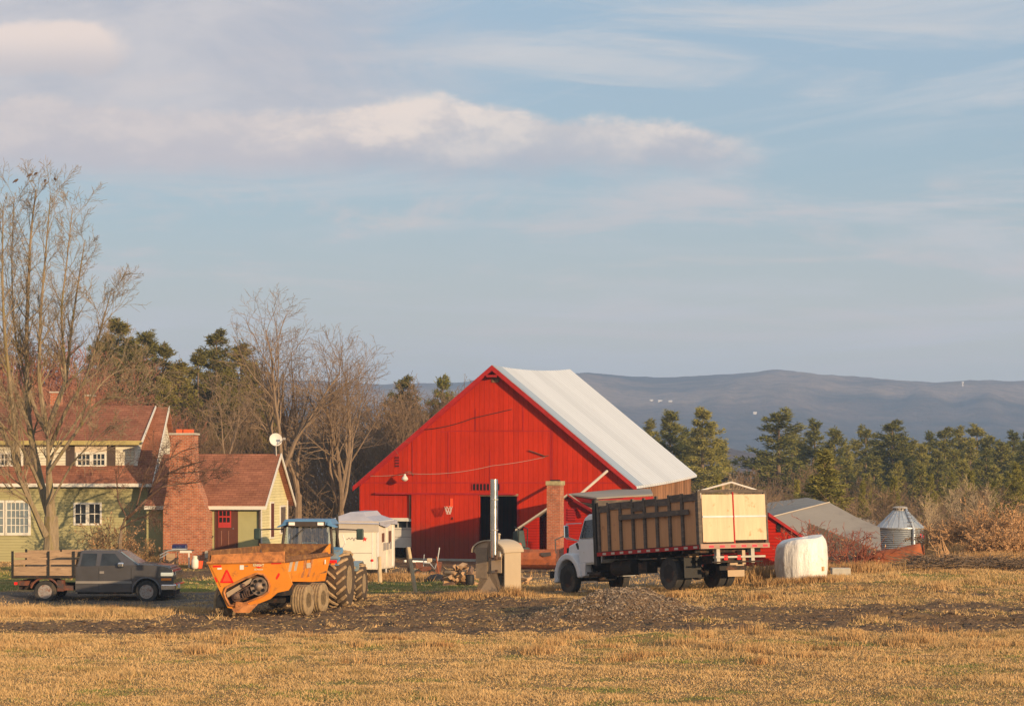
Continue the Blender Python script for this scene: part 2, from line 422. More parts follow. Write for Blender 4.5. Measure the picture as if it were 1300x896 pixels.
M['tarp_edge'] = mat('grey_brown_tarpaulin', (.46, .40, .33), .6, var=.08, scale=2, bump=.4, bscale=5)
M['ink'] = mat('faded_grey_lettering', (.30, .27, .25), .7, var=.05)
M['red_ink'] = mat('red_emblem', (.6, .03, .02), .6, var=.05)
M['letter_red'] = mat('red_stencil_letter', (.75, .05, .08), .6, var=.08)
M['letter_white'] = mat('white_letter', (.8, .72, .5), .6, var=.05)
M['bin_rust'] = mat('dull_rim', (.35, .33, .31), .6, metal=.3, var=.2)
M['jade'] = mat('dark_green_paint', (.03, .05, .045), .5, var=.3)
M['navy'] = mat('navy_grill_lid', (.015, .02, .09), .3, var=.1)
M['propane'] = mat('white_enamel', (.72, .66, .56), .4, var=.06)
M['bark_maple'] = mat('sunlit_grey_brown_bark', (.25, .19, .12), .95, var=.3, scale=5, stretch=(3, 3, .6), col2=(.20, .16, .06), amt2=.4, scale2=1.5, bump=.6, bscale=14)
M['bark_mid'] = mat('brown_bark', (.21, .15, .10), .95, var=.3, scale=3, stretch=(3, 3, .6))
M['wire'] = mat('wire_black', (.03, .02, .02), .7)
M['dish'] = mat('dish_grey', (.62, .60, .56), .5, var=.05)
M['log_end'] = mat('split_firewood', (.44, .27, .14), .9, var=.35, scale=5)
M['log_bark'] = mat('firewood_bark', (.16, .10, .07), .95, var=.35, scale=5)
M['bluetarp'] = mat('blue_plastic', (.18, .30, .60), .5)
M['stone'] = mat('gravel_stone', (.20, .16, .12), .95, var=.4, scale=1.0)
M['bird'] = mat('brown_feathers', (.10, .065, .045), .9, var=.2)

def obj_random_mat(name, c1, c2, rough=.95, nsc=1.0, transl=0.0):
    """colour differs from one copy to the next and from clump to clump"""
    m, g, b = new_mat(name)
    oi = g.n('ShaderNodeObjectInfo')
    n = g.noise(g.co(), nsc, 4, .6)
    f = g.m('ADD', g.m('MULTIPLY', oi.outputs['Random'], .55), g.m('MULTIPLY', g.ramp(n, .3, .7), .45), clamp=True)
    g.set(b.inputs['Base Color'], g.mix(f, c1, c2)); b.inputs['Roughness'].default_value = rough; b.inputs['Specular IOR Level'].default_value = .1
    return m
M['twig'] = obj_random_mat('bare_tree_bark', (.115, .078, .047), (.27, .185, .115), nsc=.5)
M['twig_red'] = obj_random_mat('reddish_bare_tree_bark', (.27, .11, .07), (.35, .17, .11), nsc=.5)
M['needle'] = obj_random_mat('pine_needles', (.075, .092, .022), (.33, .29, .075), nsc=.35)
M['needle_dark'] = obj_random_mat('dark_pine_needles', (.06, .068, .02), (.27, .22, .062), nsc=.35)
M['red_stem'] = mat('red_bramble_stems', (.27, .085, .05), .8, var=.4, scale=3)
M['dry_leaf'] = mat('dry_brush', (.46, .27, .13), .95, var=.45, scale=2.5)
M['brush'] = mat('grey_brown_brush', (.19, .13, .08), .95, var=.4, scale=2.5)
# ------------------------------------------------------------------ numpy value noise
def _hash(i, j, seed):
    h = (i.astype(np.int64) * 374761393 + j.astype(np.int64) * 668265263 + seed * 1442695041) & 0x7fffffff
    h = ((h ^ (h >> 13)) * 1274126177) & 0x7fffffff
    return ((h ^ (h >> 16)) & 0xffff) / 65535.0
def vnoise(x, y, seed=0):
    xi = np.floor(x); yi = np.floor(y); fx = x - xi; fy = y - yi
    fx = fx * fx * (3 - 2 * fx); fy = fy * fy * (3 - 2 * fy)
    a = _hash(xi, yi, seed); b = _hash(xi + 1, yi, seed); c = _hash(xi, yi + 1, seed); d = _hash(xi + 1, yi + 1, seed)
    return (a * (1 - fx) + b * fx) * (1 - fy) + (c * (1 - fx) + d * fx) * fy
def fbm(x, y, seed=0, oct=5, gain=.55):
    s = 0; amp = 1; t = 0
    for o in range(oct):
        s = s + amp * vnoise(x * 2 ** o, y * 2 ** o, seed + o * 17); t += amp; amp *= gain
    return s / t          # 0..1, centred on .5
def sst(v, a, b):
    t = np.clip((v - a) / (b - a), 0, 1); return t * t * (3 - 2 * t)
def sbox(x, y, x0, x1, y0, y1, s=1.0):
    return sst(x, x0 - s, x0 + s) * (1 - sst(x, x1 - s, x1 + s)) * sst(y, y0 - s, y0 + s) * (1 - sst(y, y1 - s, y1 + s))

RUTS = ((58.0, -22, 22, .16, 1), (59.7, -22, 3, .16, 1), (62.2, -9, 4, .15, .9), (64.0, -9, 2.5, .15, .9), (57.0, 3, 22, .14, 1), (67.0, -9, 1, .15, .8), (62.0, 5, 22, .12, .7), (63.4, 6, 22, .12, .6))
def cover(x, y):
    wx = x + (fbm(x * .35, y * .35, 3) - .5) * 5; wy = y + (fbm(x * .3, y * .5, 9) - .5) * 3.2
    n = fbm(x * 1.1, y * 1.6, 21); n2 = fbm(x * .5, y * 1.3, 33)
    yb = np.interp(x, [-20, -8, 2, 8, 20], [56.6, 56.2, 55.4, 54.2, 53.6])
    yt = np.interp(x, [-20, -12, -8, -2, 2, 5, 9, 20], [61.8, 62.0, 66, 68.5, 65.0, 61.0, 59.6, 60.0])
    band = sst(wy, yb - .35, yb + .5) * (1 - sst(wy, yt - .8, yt + .8))
    mud = band * np.interp(x, [-20, 3, 7, 20], [1, 1, 1, 1.])
    mud = np.maximum(mud, sbox(wx, wy, -9.5, 1.0, 62, 73.0, .7) * .75)
    mud = np.maximum(mud, sbox(wx, wy, -14, 10, 84, 114, 1.5) * .9)
    rut = np.exp(-((wy - 69.5) / .45) ** 2) * sbox(wx, wy, -1, 3, 60, 80, 1) + np.exp(-((wy - 61.6) / .25) ** 2) * sst(wx, 5, 8) * .7
    rut = rut + np.exp(-((wy - 64.0) / .2) ** 2) * sst(wx, 7, 9) * .6
    mud = np.maximum(mud, rut)
    gravel = sbox(wx, wy, -60, -7.8, 71, 76.6, .6)
    gravel = np.maximum(gravel, sbox(wx, wy, -11.2, -7.5, 62, 73, .8) * .85)
    gravel = np.maximum(gravel, sbox(wx, wy, 1.5, 12, 70, 90, 1.0) * .85)
    gravel = np.maximum(gravel, np.exp(-(((x - 2.9) / 2.3) ** 2 + ((y - 59.4) / 1.5) ** 2) ** 2) * .95)
    green = sbox(wx, wy, -60, -8.5, 77.2, 90.5, .7)
    green = np.maximum(green, sbox(wx, wy, -6.5, -.9, 73.0, 83.5, .8))
    green = np.maximum(green, sbox(wx, wy, 11.5, 17, 63.5, 68.5, .8) * .6)
    green = np.maximum(green, .35 * sst(n2, .6, .75) * (1 - sst(y, 72, 76)))
    green = np.maximum(green, .35 * sst(-y, -55.5, -53) * sst(n2, .5, .68))
    k = np.clip((n - .5) * 2.2, -.5, .5)
    mud = np.clip(mud + k * (mud > .03) * (mud < .97) * 1.0, 0, 1)
    mud = mud * np.clip(1.15 - .6 * sst(n2, .58, .74) * (y < 80), 0, 1)
    gravel = np.clip(gravel + k * (gravel > .04) * .6, 0, 1); green = np.clip(green + k * (green > .04), 0, 1)
    green = green * (1 - mud) * (1 - gravel)
    leaf = 0 * x
    for (yc, x0, x1, wv, amp) in RUTS:
        yy = yc + .35 * np.sin(x * .22 + yc) + (fbm(x * .25, x * 0 + yc, 41) - .5) * 1.0
        leaf = np.maximum(leaf, np.exp(-((y - yy) / wv) ** 2) * sst(x, x0, x0 + 2) * (1 - sst(x, x1 - 2, x1)) * amp)
    leaf = leaf * (.55 + .45 * sst(fbm(x * .9, y * .9, 44), .4, .55))
    mud = np.maximum(mud, leaf * .9)
    return mud, green, gravel, leaf

def micro(x, y, mud, gravel):
    near = 1 - sst(y, 95, 130)
    rr = 0 * x
    for (yc, x0, x1, wv, amp) in RUTS:
        yy = yc + .35 * np.sin(x * .22 + yc) + (fbm(x * .25, x * 0 + yc, 41) - .5) * 1.0
        e = np.abs(y - yy); on = sst(x, x0, x0 + 2) * (1 - sst(x, x1 - 2, x1)) * amp
        rr = rr + on * (-.10 * np.exp(-(e / wv) ** 2) + .07 * np.exp(-((e - wv * 2.1) / (wv * .9)) ** 2) * (.6 + .8 * vnoise(x * 4, y * 4, 61)))
    d = (fbm(x * 1.3, y * 1.3, 5) - .5) * .10 * near + rr
    d = d + mud * near * ((fbm(x * 3.0, y * 3.4, 6) - .5) * .20 + (np.abs(fbm(x * .8, y * 5.0, 8) - .5)) * -.34 + (fbm(x * 8, y * 8, 12, 2) - .5) * .06)
    d = d + gravel * near * (fbm(x * 6, y * 6, 7) - .5) * .04
    return d

def grid_mesh(name, X, Y, Z, m, cols=None):
    ny, nx = X.shape
    me = bpy.data.meshes.new(name)
    co = np.stack([X, Y, Z], -1).reshape(-1, 3).astype(np.float32)
    idx = np.arange(nx * ny).reshape(ny, nx)
    q = np.stack([idx[:-1, :-1], idx[:-1, 1:], idx[1:, 1:], idx[1:, :-1]], -1).reshape(-1, 4)
    me.vertices.add(len(co)); me.vertices.foreach_set('co', co.ravel())
    me.loops.add(q.size); me.loops.foreach_set('vertex_index', q.ravel().astype(np.int32))
    me.polygons.add(len(q)); me.polygons.foreach_set('loop_start', np.arange(0, q.size, 4, dtype=np.int32))
    me.update(calc_edges=True)
    if cols is not None:
        at_ = me.color_attributes.new('cover', 'FLOAT_COLOR', 'POINT')
        at_.data.foreach_set('color', cols.reshape(-1, 4).astype(np.float32).ravel())
    me.materials.append(m); me.shade_smooth()
    o = bpy.data.objects.new(name, me); COL.objects.link(o)
    return o

def tri_mesh(name, V, m, parent=None):
    """V: (n,3,3) loose triangles"""
    n = len(V); me = bpy.data.meshes.new(name)
    me.vertices.add(n * 3); me.vertices.foreach_set('co', V.reshape(-1).astype(np.float32))
    me.loops.add(n * 3); me.loops.foreach_set('vertex_index', np.arange(n * 3, dtype=np.int32))
    me.polygons.add(n); me.polygons.foreach_set('loop_start', np.arange(0, n * 3, 3, dtype=np.int32))
    me.update(calc_edges=True); me.materials.append(m)
    o = bpy.data.objects.new(name, me); COL.objects.link(o)
    if parent is not None: o.parent = parent
    return o

# ------------------------------------------------------------------ ground sheet
def ground_mat():
    m, g, b = new_mat('farmyard_ground')
    at_ = g.n('ShaderNodeVertexColor'); at_.layer_name = 'cover'
    cs = g.n('ShaderNodeSeparateColor'); g.set(cs.inputs[0], at_.outputs[0])
    mud, green, grav = cs.outputs[0], cs.outputs[1], cs.outputs[2]
    leaf = at_.outputs[1]
    v = g.co()
    n1 = g.noise(v, 2.2, 8, .7); n2 = g.noise(g.vm('MULTIPLY', v, (.5, 1.5, 1)), .8, 6, .65); n3 = g.noise(v, 14, 5, .7); n4 = g.noise(v, 60, 3, .7)
    straw = g.mix(g.ramp(n1, .35, .68), (.22, .13, .055), (.50, .32, .14))
    straw = g.mix(g.ramp(n2, .5, .66), straw, (.24, .18, .06))
    n5 = g.noise(g.vm('MULTIPLY', v, (.12, .35, 1)), 1.0, 5, .6)
    straw = g.mix(g.m('MULTIPLY', g.ramp(n5, .48, .6), .7), straw, (.25, .155, .075))
    grn = g.mix(g.ramp(n1, .35, .65), (.11, .135, .028), (.25, .235, .065))
    mudc = g.mix(g.ramp(n3, .35, .65), (.085, .056, .036), (.25, .16, .092))
    mudc = g.mix(g.m('MULTIPLY', g.ramp(n2, .52, .62), .6), mudc, (.25, .16, .07))
    gr = g.mix(g.ramp(n4, .38, .62), (.075, .062, .050), (.27, .22, .175))
    gr = g.mix(g.ramp(n1, .4, .65), gr, g.scale_col(gr, .55))
    c = g.mix(green, straw, grn); c = g.mix(grav, c, gr); c = g.mix(mud, c, mudc)
    c = g.mix(g.m('MULTIPLY', leaf, .75), c, (.055, .038, .028))
    # far fields and woods floor
    y = g.xyz(v)[1]
    c = g.mix(g.smooth(y, 118, 150), c, g.mix(g.ramp(n2, .4, .6), (.075, .05, .03), (.12, .08, .045)))
    g.set(b.inputs['Base Color'], c)
    wet = g.m('MULTIPLY', g.ramp(n2, .42, .5), g.m('MAXIMUM', g.m('MULTIPLY', mud, .65), g.m('MULTIPLY', grav, .55)))
    g.set(b.inputs['Roughness'], g.m('SUBTRACT', .95, g.m('MULTIPLY', wet, .35))); b.inputs['Specular IOR Level'].default_value = .12
    h = g.m('ADD', g.m('MULTIPLY', n3, 1.0), g.m('MULTIPLY', n4, .45))
    g.set(b.inputs['Normal'], g.bump(h, .9, .07))
    return m

def axis(fine, mid, lim):
    a = [fine[0] + i * fine[2] for i in range(int((fine[1] - fine[0]) / fine[2]) + 1)]
    while a[-1] < mid[0]: a.append(a[-1] + mid[1])
    st = mid[1]
    while a[-1] < lim[1]: st *= 1.25; a.append(a[-1] + st)
    st = mid[1] if fine[0] < 0 else .5
    b = [a[0]]
    if fine[0] < 0:
        while b[-1] > -mid[0]: b.append(b[-1] - mid[1])
    while b[-1] > lim[0]: st *= 1.25; b.append(b[-1] - st)
    return np.array(b[:0:-1] + a)
gx = axis((-17, 19, .11), (42, .6), (-5200, 5200))
gy = np.concatenate([-np.geomspace(600, 5, 10), np.arange(0, 38, 1.5), np.arange(38, 48, .2), np.arange(48, 75, .11), np.arange(75, 92, .25), np.arange(92, 140, .8), 140 + np.cumsum(np.geomspace(1, 420, 40))])
GX, GY = np.meshgrid(gx, gy)
GZ = ground_np(GX, GY)
_m, _g, _v, _l = cover(GX, GY)
GZ = GZ + micro(GX, GY, _m, _v)
ground = struct(grid_mesh('ground', GX, GY, GZ, ground_mat(), np.stack([_m, _g, _v, _l], -1)))

# ------------------------------------------------------------------ grass blades (uncountable)
def blade_mat(name, a, b_, c_):
    m, g, b = new_mat(name)
    v = g.co(); n = g.noise(v, 9, 3, .7); n2 = g.noise(v, .9, 5, .65)
    c = g.mix(g.ramp(n, .3, .7), a, b_); c = g.mix(g.ramp(n2, .52, .64), c, c_)
    g.set(b.inputs['Base Color'], c); b.inputs['Roughness'].default_value = .8; b.inputs['Specular IOR Level'].default_value = .15
    return m
rng = np.random.default_rng(7)
cos_ = np.cos; sin_ = np.sin
def blades(x, y, hmin, hmax, width, lean=.5, nb=3, hscale=None):
    n = len(x); z = ground_np(x, y); mud, gr, gv, lf = cover(x, y); z = z + micro(x, y, mud, gv) - .015
    out = []
    for k in range(nb):
        a = rng.uniform(0, 2 * pi, n); h = rng.uniform(hmin, hmax, n) * (hscale if hscale is not None else 1)
        ln = rng.uniform(0, lean, n) * h; la = rng.uniform(0, 2 * pi, n); w = width * rng.uniform(.6, 1.3, n)
        ox = rng.normal(0, .05, n); oy = rng.normal(0, .05, n)
        bx_, by_ = x + ox, y + oy
        p0 = np.stack([bx_ - cos_(a) * w, by_ - sin_(a) * w, z], -1); p1 = np.stack([bx_ + cos_(a) * w, by_ + sin_(a) * w, z], -1)
        p2 = np.stack([bx_ + cos_(la) * ln, by_ + sin_(la) * ln, z + h], -1)
        out.append(np.stack([p0, p1, p2], 1))
    return np.concatenate(out)
def scatter(n, y0, y1, amax=.285):
    y = y0 + (y1 - y0) * rng.random(n); x = (rng.random(n) * 2 - 1) * amax * y; return x, y
parts_s = []; parts_g = []
for (n, y0, y1, sc) in ((80000, 38, 50, .75), (300000, 50, 73, .9), (70000, 73, 100, 1.1)):
    x, y = scatter(n, y0, y1)
    mud, gr, gv, lf = cover(x, y)
    cl = fbm(x * .9, y * 1.2, 51); cl2 = fbm(x * .25, y * .35, 61)
    p = (1 - mud * 1.02) * (1 - gv * .97) * (.35 + 1.3 * sst(cl, .4, .62))
    p = np.where(y > 84, p * .5, p)
    keep = rng.random(n) < p
    x, y, gr, cl, cl2 = x[keep], y[keep], gr[keep], cl[keep], cl2[keep]
    isg = rng.random(len(x)) < gr * .85
    hs = .35 + 1.2 * sst(cl, .46, .66) + .7 * sst(cl2, .5, .65)
    # tall straw in front of the heap and along the sheds
    tall = sbox(x, y, -16.5, -8, 62.5, 68.5, .8) + sbox(x, y, 10.5, 20, 63.8, 66.5, .5) * .6
    hs = hs * (1 + 1.1 * tall)
    parts_s.append(blades(x[~isg], y[~isg], .02 * sc, .095 * sc, .015 * sc, 1.3, 3, hs[~isg]))
    parts_g.append(blades(x[isg], y[isg], .02 * sc, .065 * sc, .014 * sc, .7, 3, hs[isg]))
x, y = scatter(330000, 38, 80); mud, gr, gv, lf = cover(x, y)
k = rng.random(len(x)) < (1 - mud * .97) * (1 - gv * .95); x, y, gr = x[k], y[k], gr[k]; g_ = rng.random(len(x)) < gr * .9 + .10 * (fbm(x * .4, y * .6, 88) > .5)
parts_s.append(blades(x[~g_], y[~g_], .012, .055, .016, 1.8, 2)); parts_g.append(blades(x[g_], y[g_], .015, .06, .014, 1.0, 2))
tag(tri_mesh('dry_grass', np.concatenate(parts_s), blade_mat('straw_blades', (.48, .305, .135), (.68, .46, .215), (.38, .255, .105))),
    'short straw coloured winter grass covering the field', 'grass', kind='stuff')
tag(tri_mesh('green_grass', np.concatenate(parts_g), blade_mat('green_blades', (.15, .185, .04), (.31, .29, .085), (.30, .25, .09))),
    'dull green lawn grass in patches around the yard', 'grass', kind='stuff')

# taller ragged weeds at chosen places
def weed_patch(cx, cy, rx, ry, n, h0, h1, w=.012):
    x = cx + rng.normal(0, rx * .5, n); y = cy + rng.normal(0, ry * .5, n)
    return blades(x, y, h0, h1, w, .7, 3)
W = []
for (px, Y, rx, ry, n, h0, h1) in (
    (585, 67.6, .9, .5, 700, .08, .30), (612, 67.0, .7, .25, 260, .04, .14), (632, 66.9, .6, .2, 260, .05, .2), (650, 67.2, .35, .2, 220, .1, .45), (540, 84, 3.2, 1.2, 1300, .12, .4), (500, 84, 1.6, 1.0, 700, .12, .4),
    (945, 66, 1.3, .5, 600, .05, .6), (962, 67, .7, .5, 350, .05, .8), (1075, 69, 1.3, .7, 700, .05, .5), (1098, 69.5, .7, .5, 300, .05, .45),
    (985, 64.2, .7, .25, 350, .1, .3), (1035, 64.3, .9, .25, 350, .1, .28), (1190, 70, 2.5, 1.0, 1200, .06, .25), (1260, 74, 2.0, 1.2, 1500, .1, .5),
    (1235, 81, 2.3, 1.2, 1800, .2, .8), (1285, 80, 2.0, 1.2, 1600, .2, .9), (690, 72, 1.6, .8, 400, .06, .25),
    (120, 66, 3.5, 1.2, 2600, .06, .24), (40, 65, 3.0, 1.5, 2200, .06, .24), (170, 90.5, 1.6, .5, 500, .2, .7)):
    W.append(weed_patch((px - CX) / F * Y, Y, rx, ry, n, h0, h1))
rw = np.random.default_rng(99)
for k in range(150):
    Y = rw.uniform(47, 70); X_ = rw.uniform(-.27, .27) * Y; m_ = cover(np.array([X_]), np.array([Y]))
    if m_[0][0] < .4 and m_[2][0] < .3: W.append(weed_patch(X_, Y, rw.uniform(.2, .9), rw.uniform(.15, .4), int(rw.uniform(20, 140)), .05, rw.uniform(.16, .38)))
tag(tri_mesh('dry_weeds', np.concatenate(W), blade_mat('weed_blades', (.38, .22, .09), (.62, .40, .18), (.30, .15, .06))),
    'tall ragged tan weeds around the boiler, bale and bank', 'weeds', kind='stuff')
# loose straw and clods lying on the mud
n = 14000
x, y = scatter(n, 52, 74); mud, gr, gv, lf = cover(x, y); k = rng.random(n) < mud * .9; x, y = x[k], y[k]
a = rng.uniform(0, pi, len(x)); L = rng.uniform(.03, .09, len(x)); z = ground_np(x, y) + micro(x, y, mud[k], gv[k]) + .012
S = np.stack([np.stack([x - cos_(a) * L, y - sin_(a) * L, z], -1), np.stack([x + cos_(a) * L, y + sin_(a) * L, z + .015], -1), np.stack([x + .01, y + .01, z + .03], -1)], 1)
tag(tri_mesh('loose_straw', S, blade_mat('loose_straw_stalks', (.30, .19, .08), (.50, .34, .16), (.12, .08, .05))), 'scattered straw stalks trodden into the mud', 'straw', kind='stuff')

# stones of the gravel heap and clods in the mud: one mass
def rocks(name, pts, m, smin, smax):
    V = []; Fc = []
    base = np.array([[1, 0, 0], [-1, 0, 0], [0, 1, 0], [0, -1, 0], [0, 0, 1], [0, 0, -1]], float)
    tri = np.array([[0, 2, 4], [2, 1, 4], [1, 3, 4], [3, 0, 4], [2, 0, 5], [1, 2, 5], [3, 1, 5], [0, 3, 5]])
    out = []
    for (x, y) in pts:
        s = rng.uniform(smin, smax); v = base * rng.uniform(.6, 1.3, (6, 3)) * s; v[:, 2] *= .75
        a = rng.uniform(0, 6.28); c, s_ = math.cos(a), math.sin(a)
        v = v @ np.array([[c, -s_, 0], [s_, c, 0], [0, 0, 1]]).T
        out.append((v, x, y))
    vs = np.array([o[0] for o in out]); xs = np.array([o[1] for o in out]); ys = np.array([o[2] for o in out])
    mud, gr, gv, lf = cover(xs, ys); zs = ground_np(xs, ys) + micro(xs, ys, mud, gv)
    vs[:, :, 0] += xs[:, None]; vs[:, :, 1] += ys[:, None]; vs[:, :, 2] += zs[:, None]
    return tri_mesh(name, vs[:, tri].reshape(-1, 3, 3), m)
pts = [(3.0 + rng.normal(0, 1.4), 59.2 + rng.normal(0, .8)) for _ in range(5200)]
sm, sg, sb_ = new_mat('grey_brown_stones'); nn = sg.noise(sg.co(), 7, 2, .5); sg.set(sb_.inputs['Base Color'], sg.mix(sg.ramp(nn, .35, .65), (.11, .08, .055), (.34, .25, .165))); sb_.inputs['Roughness'].default_value = .9
tag(rocks('gravel_stones', pts, sm, .012, .05), 'heap of dark crushed gravel in front of the box truck', 'gravel', kind='stuff')
x, y = scatter(9000, 53, 73); mud, gr, gv, lf = cover(x, y); k = rng.random(9000) < mud
x = np.concatenate([x[k], rng.normal(13.9, 1.4, 900), rng.uniform(12.5, 18, 350)]); y = np.concatenate([y[k], rng.normal(70.6, .7, 900), rng.uniform(69, 71.5, 350)])
tag(rocks('mud_clods', list(zip(x, y)), mat('dark_clods', (.12, .078, .048), .95, var=.4, scale=4), .02, .075), 'dark lumps of churned mud along the wheel tracks', 'mud', kind='stuff')

# ------------------------------------------------------------------ distant hills
def hill_mat(name, a, b_, c_):
    m, g, b = new_mat(name)
    v = g.co(); n = g.noise(g.vm('MULTIPLY', v, (.35, .6, 3.5)), .0075, 9, .70); n2 = g.noise(v, .035, 6, .8); n3 = g.noise(g.vm('MULTIPLY', v, (.5, 1, 3)), .0016, 5, .6)
    c = g.mix(g.ramp(n, .40, .60), a, b_); c = g.mix(g.ramp(n3, .50, .60), c, c_)
    c = g.scale_col(c, g.ramp(n2, .3, .7, .5, 1.5))
    g.set(b.inputs['Base Color'], c); b.inputs['Roughness'].default_value = 1; b.inputs['Specular IOR Level'].default_value = 0
    g.set(b.inputs['Normal'], g.bump(n2, 1.0, 12))
    return m
def hill(name, rows, Yc, depth, zbase, m, amp, seed, bump_row, nx=520, ny=70):
    A = np.linspace(-.62, .62, nx); T = np.linspace(0, 1.5, ny)
    AA, TT = np.meshgrid(A, T)
    crest = np.interp(CX + F * AA, [r[0] for r in rows], [r[1] for r in rows])
    crest = crest - (fbm(AA * 38, AA * 0 + 1, seed) - .5) * bump_row * 2 - (fbm(AA * 700, AA * 0 + 4, seed + 5, 3) - .5) * bump_row * .8
    Yv = Yc - depth * (1 - TT)
    zc = ZC + (HY - crest) / F * Yc
    prof = np.where(TT < 1, np.sin(np.clip(TT, 0, 1) * pi / 2) ** 1.1, 1 - (TT - 1) * 1.2)
    Z = zbase + (zc - zbase) * prof
    w = np.clip(np.sin(np.clip(TT, 0, 1) * pi), 0, 1)
    Z = Z + (fbm(AA * 30 + 3, TT * 4.5, seed + 2, 6) - .5) * amp * w
    X = AA * Yv
    return struct(grid_mesh(name, X, Yv, Z, m))
hill('distant_hill', [(-900, 480), (0, 476), (300, 482), (480, 490), (560, 488), (640, 482), (740, 476.5), (775, 477), (800, 480), (835, 482.5), (880, 481), (930, 477.5), (985, 475), (1010, 477), (1040, 480.5), (1090, 483.5), (1130, 486), (1180, 488.5), (1230, 489), (1300, 490.5), (2300, 486)],
     3600, 1500, -60, hill_mat('wooded_far_hillside', (.030, .032, .024), (.14, .095, .06), (.28, .20, .13)), 40, 40, .4)
hill('valley_ridge', [(-900, 575), (500, 575), (800, 562), (880, 556), (905, 560), (930, 569), (970, 577), (1010, 581), (1100, 586), (1300, 580), (2300, 575)],
     1500, 600, -46, hill_mat('bare_wooded_ridge', (.10, .065, .042), (.16, .105, .07), (.13, .09, .06)), 8, 77, 1.5, 360, 40)
# farmsteads on the far hill
def hill_z(px, row): return None
for i, (px, row, w, h) in enumerate(((827, 509, 4.2, 2.0), (838, 509.5, 5.2, 2.0), (851, 510, 4.6, 1.8), (958.5, 525.5, 4.4, 2.8), (1222, 490.5, 3.0, 3.4))):
    # stand each on the hillside: search the depth where the view line meets the hill
    dg = bpy.context.evaluated_depsgraph_get()
    o_ = Vector((0, 0, ZC)); d_ = (P(px, row, 1000) - o_).normalized()
    hob = bpy.data.objects['distant_hill']
    ok, loc, nor, fi = hob.ray_cast(o_, d_)
    if not ok: loc = P(px, row, 3300)
    s = loc.y / F
    e = empty('farmhouse' if i != 4 else 'water_tower', loc, 0)
    W_, H_ = w * s, h * s
    if i == 4:
        tag(e, 'tiny white tower on the crest of the far hill', 'tower')
        mb = MB(); mb.lathe([(W_ * .3, -8), (W_ * .28, H_ * 1.0), (W_ * .5, H_ * 1.15), (W_ * .5, H_ * 1.6), (0.01, H_ * 1.9)], n=12); mb.build('shaft', M['white'], e)
    else:
        tag(e, ['small pale house, westmost of three on the far hillside', 'small pale house between two others on the far hillside', 'small pale house, eastmost of three on the far hillside', 'lone white house low on the far hillside beyond the pines'][i], 'house', 'farmsteads on the far hill')
        mb = MB(); mb.bx(-W_ / 2, W_ / 2, -W_ * .3, W_ * .3, -8, H_ * .7); mb.build('wall', M['white'], e)
        mb = MB(); mb.prism([(-W_ * .55, -W_ * .34, H_ * .7), (-W_ * .55, W_ * .34, H_ * .7), (-W_ * .55, 0, H_ * 1.1)], (W_ * 1.1, 0, 0)); mb.build('roof', M['white'], e)

# ------------------------------------------------------------------ world: sky with clouds
w = bpy.data.worlds.new('World'); scene.world = w; w.use_nodes = True
nt = w.node_tree; g = G(nt); bg = nt.nodes['Background']
sky = g.n('ShaderNodeTexSky'); sky.sky_type = 'NISHITA'; sky.sun_disc = False
sky.sun_elevation = SUN_EL; sky.sun_rotation = SUN_AZ; sky.air_density = 1.0; sky.dust_density = 2.0; sky.ozone_density = 2.5; sky.altitude = 200
dx, dy, dz = g.xyz(g.co('Generated'))[:3]
yy = g.m('MAXIMUM', g.m('ABSOLUTE', dy), .15)
u = g.m('DIVIDE', dx, yy); v = g.m('DIVIDE', dz, yy)
# v: .048 at the far hill crest, .23 at the top of the photograph
def N(su, sv, sc, det=6, rough=.6, off=0.0, dist=.0):
    return g.noise(g.comb(g.m('MULTIPLY', u, su), g.m('MULTIPLY', v, sv), off), sc, det, rough, dist)
wob = N(6, 6, 1.0, 5, .6, 3.3)
vw = g.m('ADD', v, g.m('MULTIPLY', g.m('SUBTRACT', wob, .5), .020))
def band(center, half, soft):
    d = g.m('ABSOLUTE', g.m('SUBTRACT', vw, center)); return g.m('SUBTRACT', 1.0, g.smooth(d, half, half + soft))
lump = N(30, 42, 1.0, 8, .6, 1.7, .3)
lump2 = N(9, 22, 1.0, 8, .62, 5.1, .4)
# the long cumulus bank: puffy top edge, ragged soft base, fading eastward
big = N(11, 16, 1.0, 3, .5, 11.3)
puff = N(26, 46, 1.0, 9, .62, 1.7, .15)
topE = g.m('ADD', g.m('ADD', .1775, g.m('MULTIPLY', g.m('SUBTRACT', big, .5), .030)), g.m('MULTIPLY', g.m('SUBTRACT', puff, .5), .022))
topE = g.m('SUBTRACT', topE, g.m('MULTIPLY', g.smooth(u, .02, .16), .016))
botE = g.m('ADD', .1465, g.m('MULTIPLY', g.m('SUBTRACT', lump, .5), .022))
bank = g.m('MULTIPLY', g.m('SUBTRACT', 1.0, g.smooth(g.m('SUBTRACT', v, topE), -.003, .004)), g.smooth(g.m('SUBTRACT', v, botE), -.007, .010))
rag = g.smooth(g.m('ADD', g.m('MULTIPLY', puff, .8), g.m('MULTIPLY', g.m('SUBTRACT', 1.0, g.smooth(u, .04, .155)), .75)), .48, .85)
bank = g.m('MULTIPLY', bank, rag)
# broad grey layer on the upper left side of the sky
lay = g.m('MULTIPLY', g.m('SUBTRACT', 1.0, g.smooth(u, -.13, .06)), g.smooth(v, .128, .165))
lay = g.smooth(g.m('ADD', lay, g.m('SUBTRACT', g.m('MULTIPLY', lump2, 1.1), .62)), .15, .9)
# corner cumulus
cor = g.m('MULTIPLY', g.m('SUBTRACT', 1.0, g.smooth(g.m('ABSOLUTE', g.m('ADD', u, .235)), .02, .07)), band(.208, .006, .016))
cor = g.smooth(g.m('ADD', cor, g.m('SUBTRACT', g.m('MULTIPLY', lump, 1.0), .6)), .25, .7)
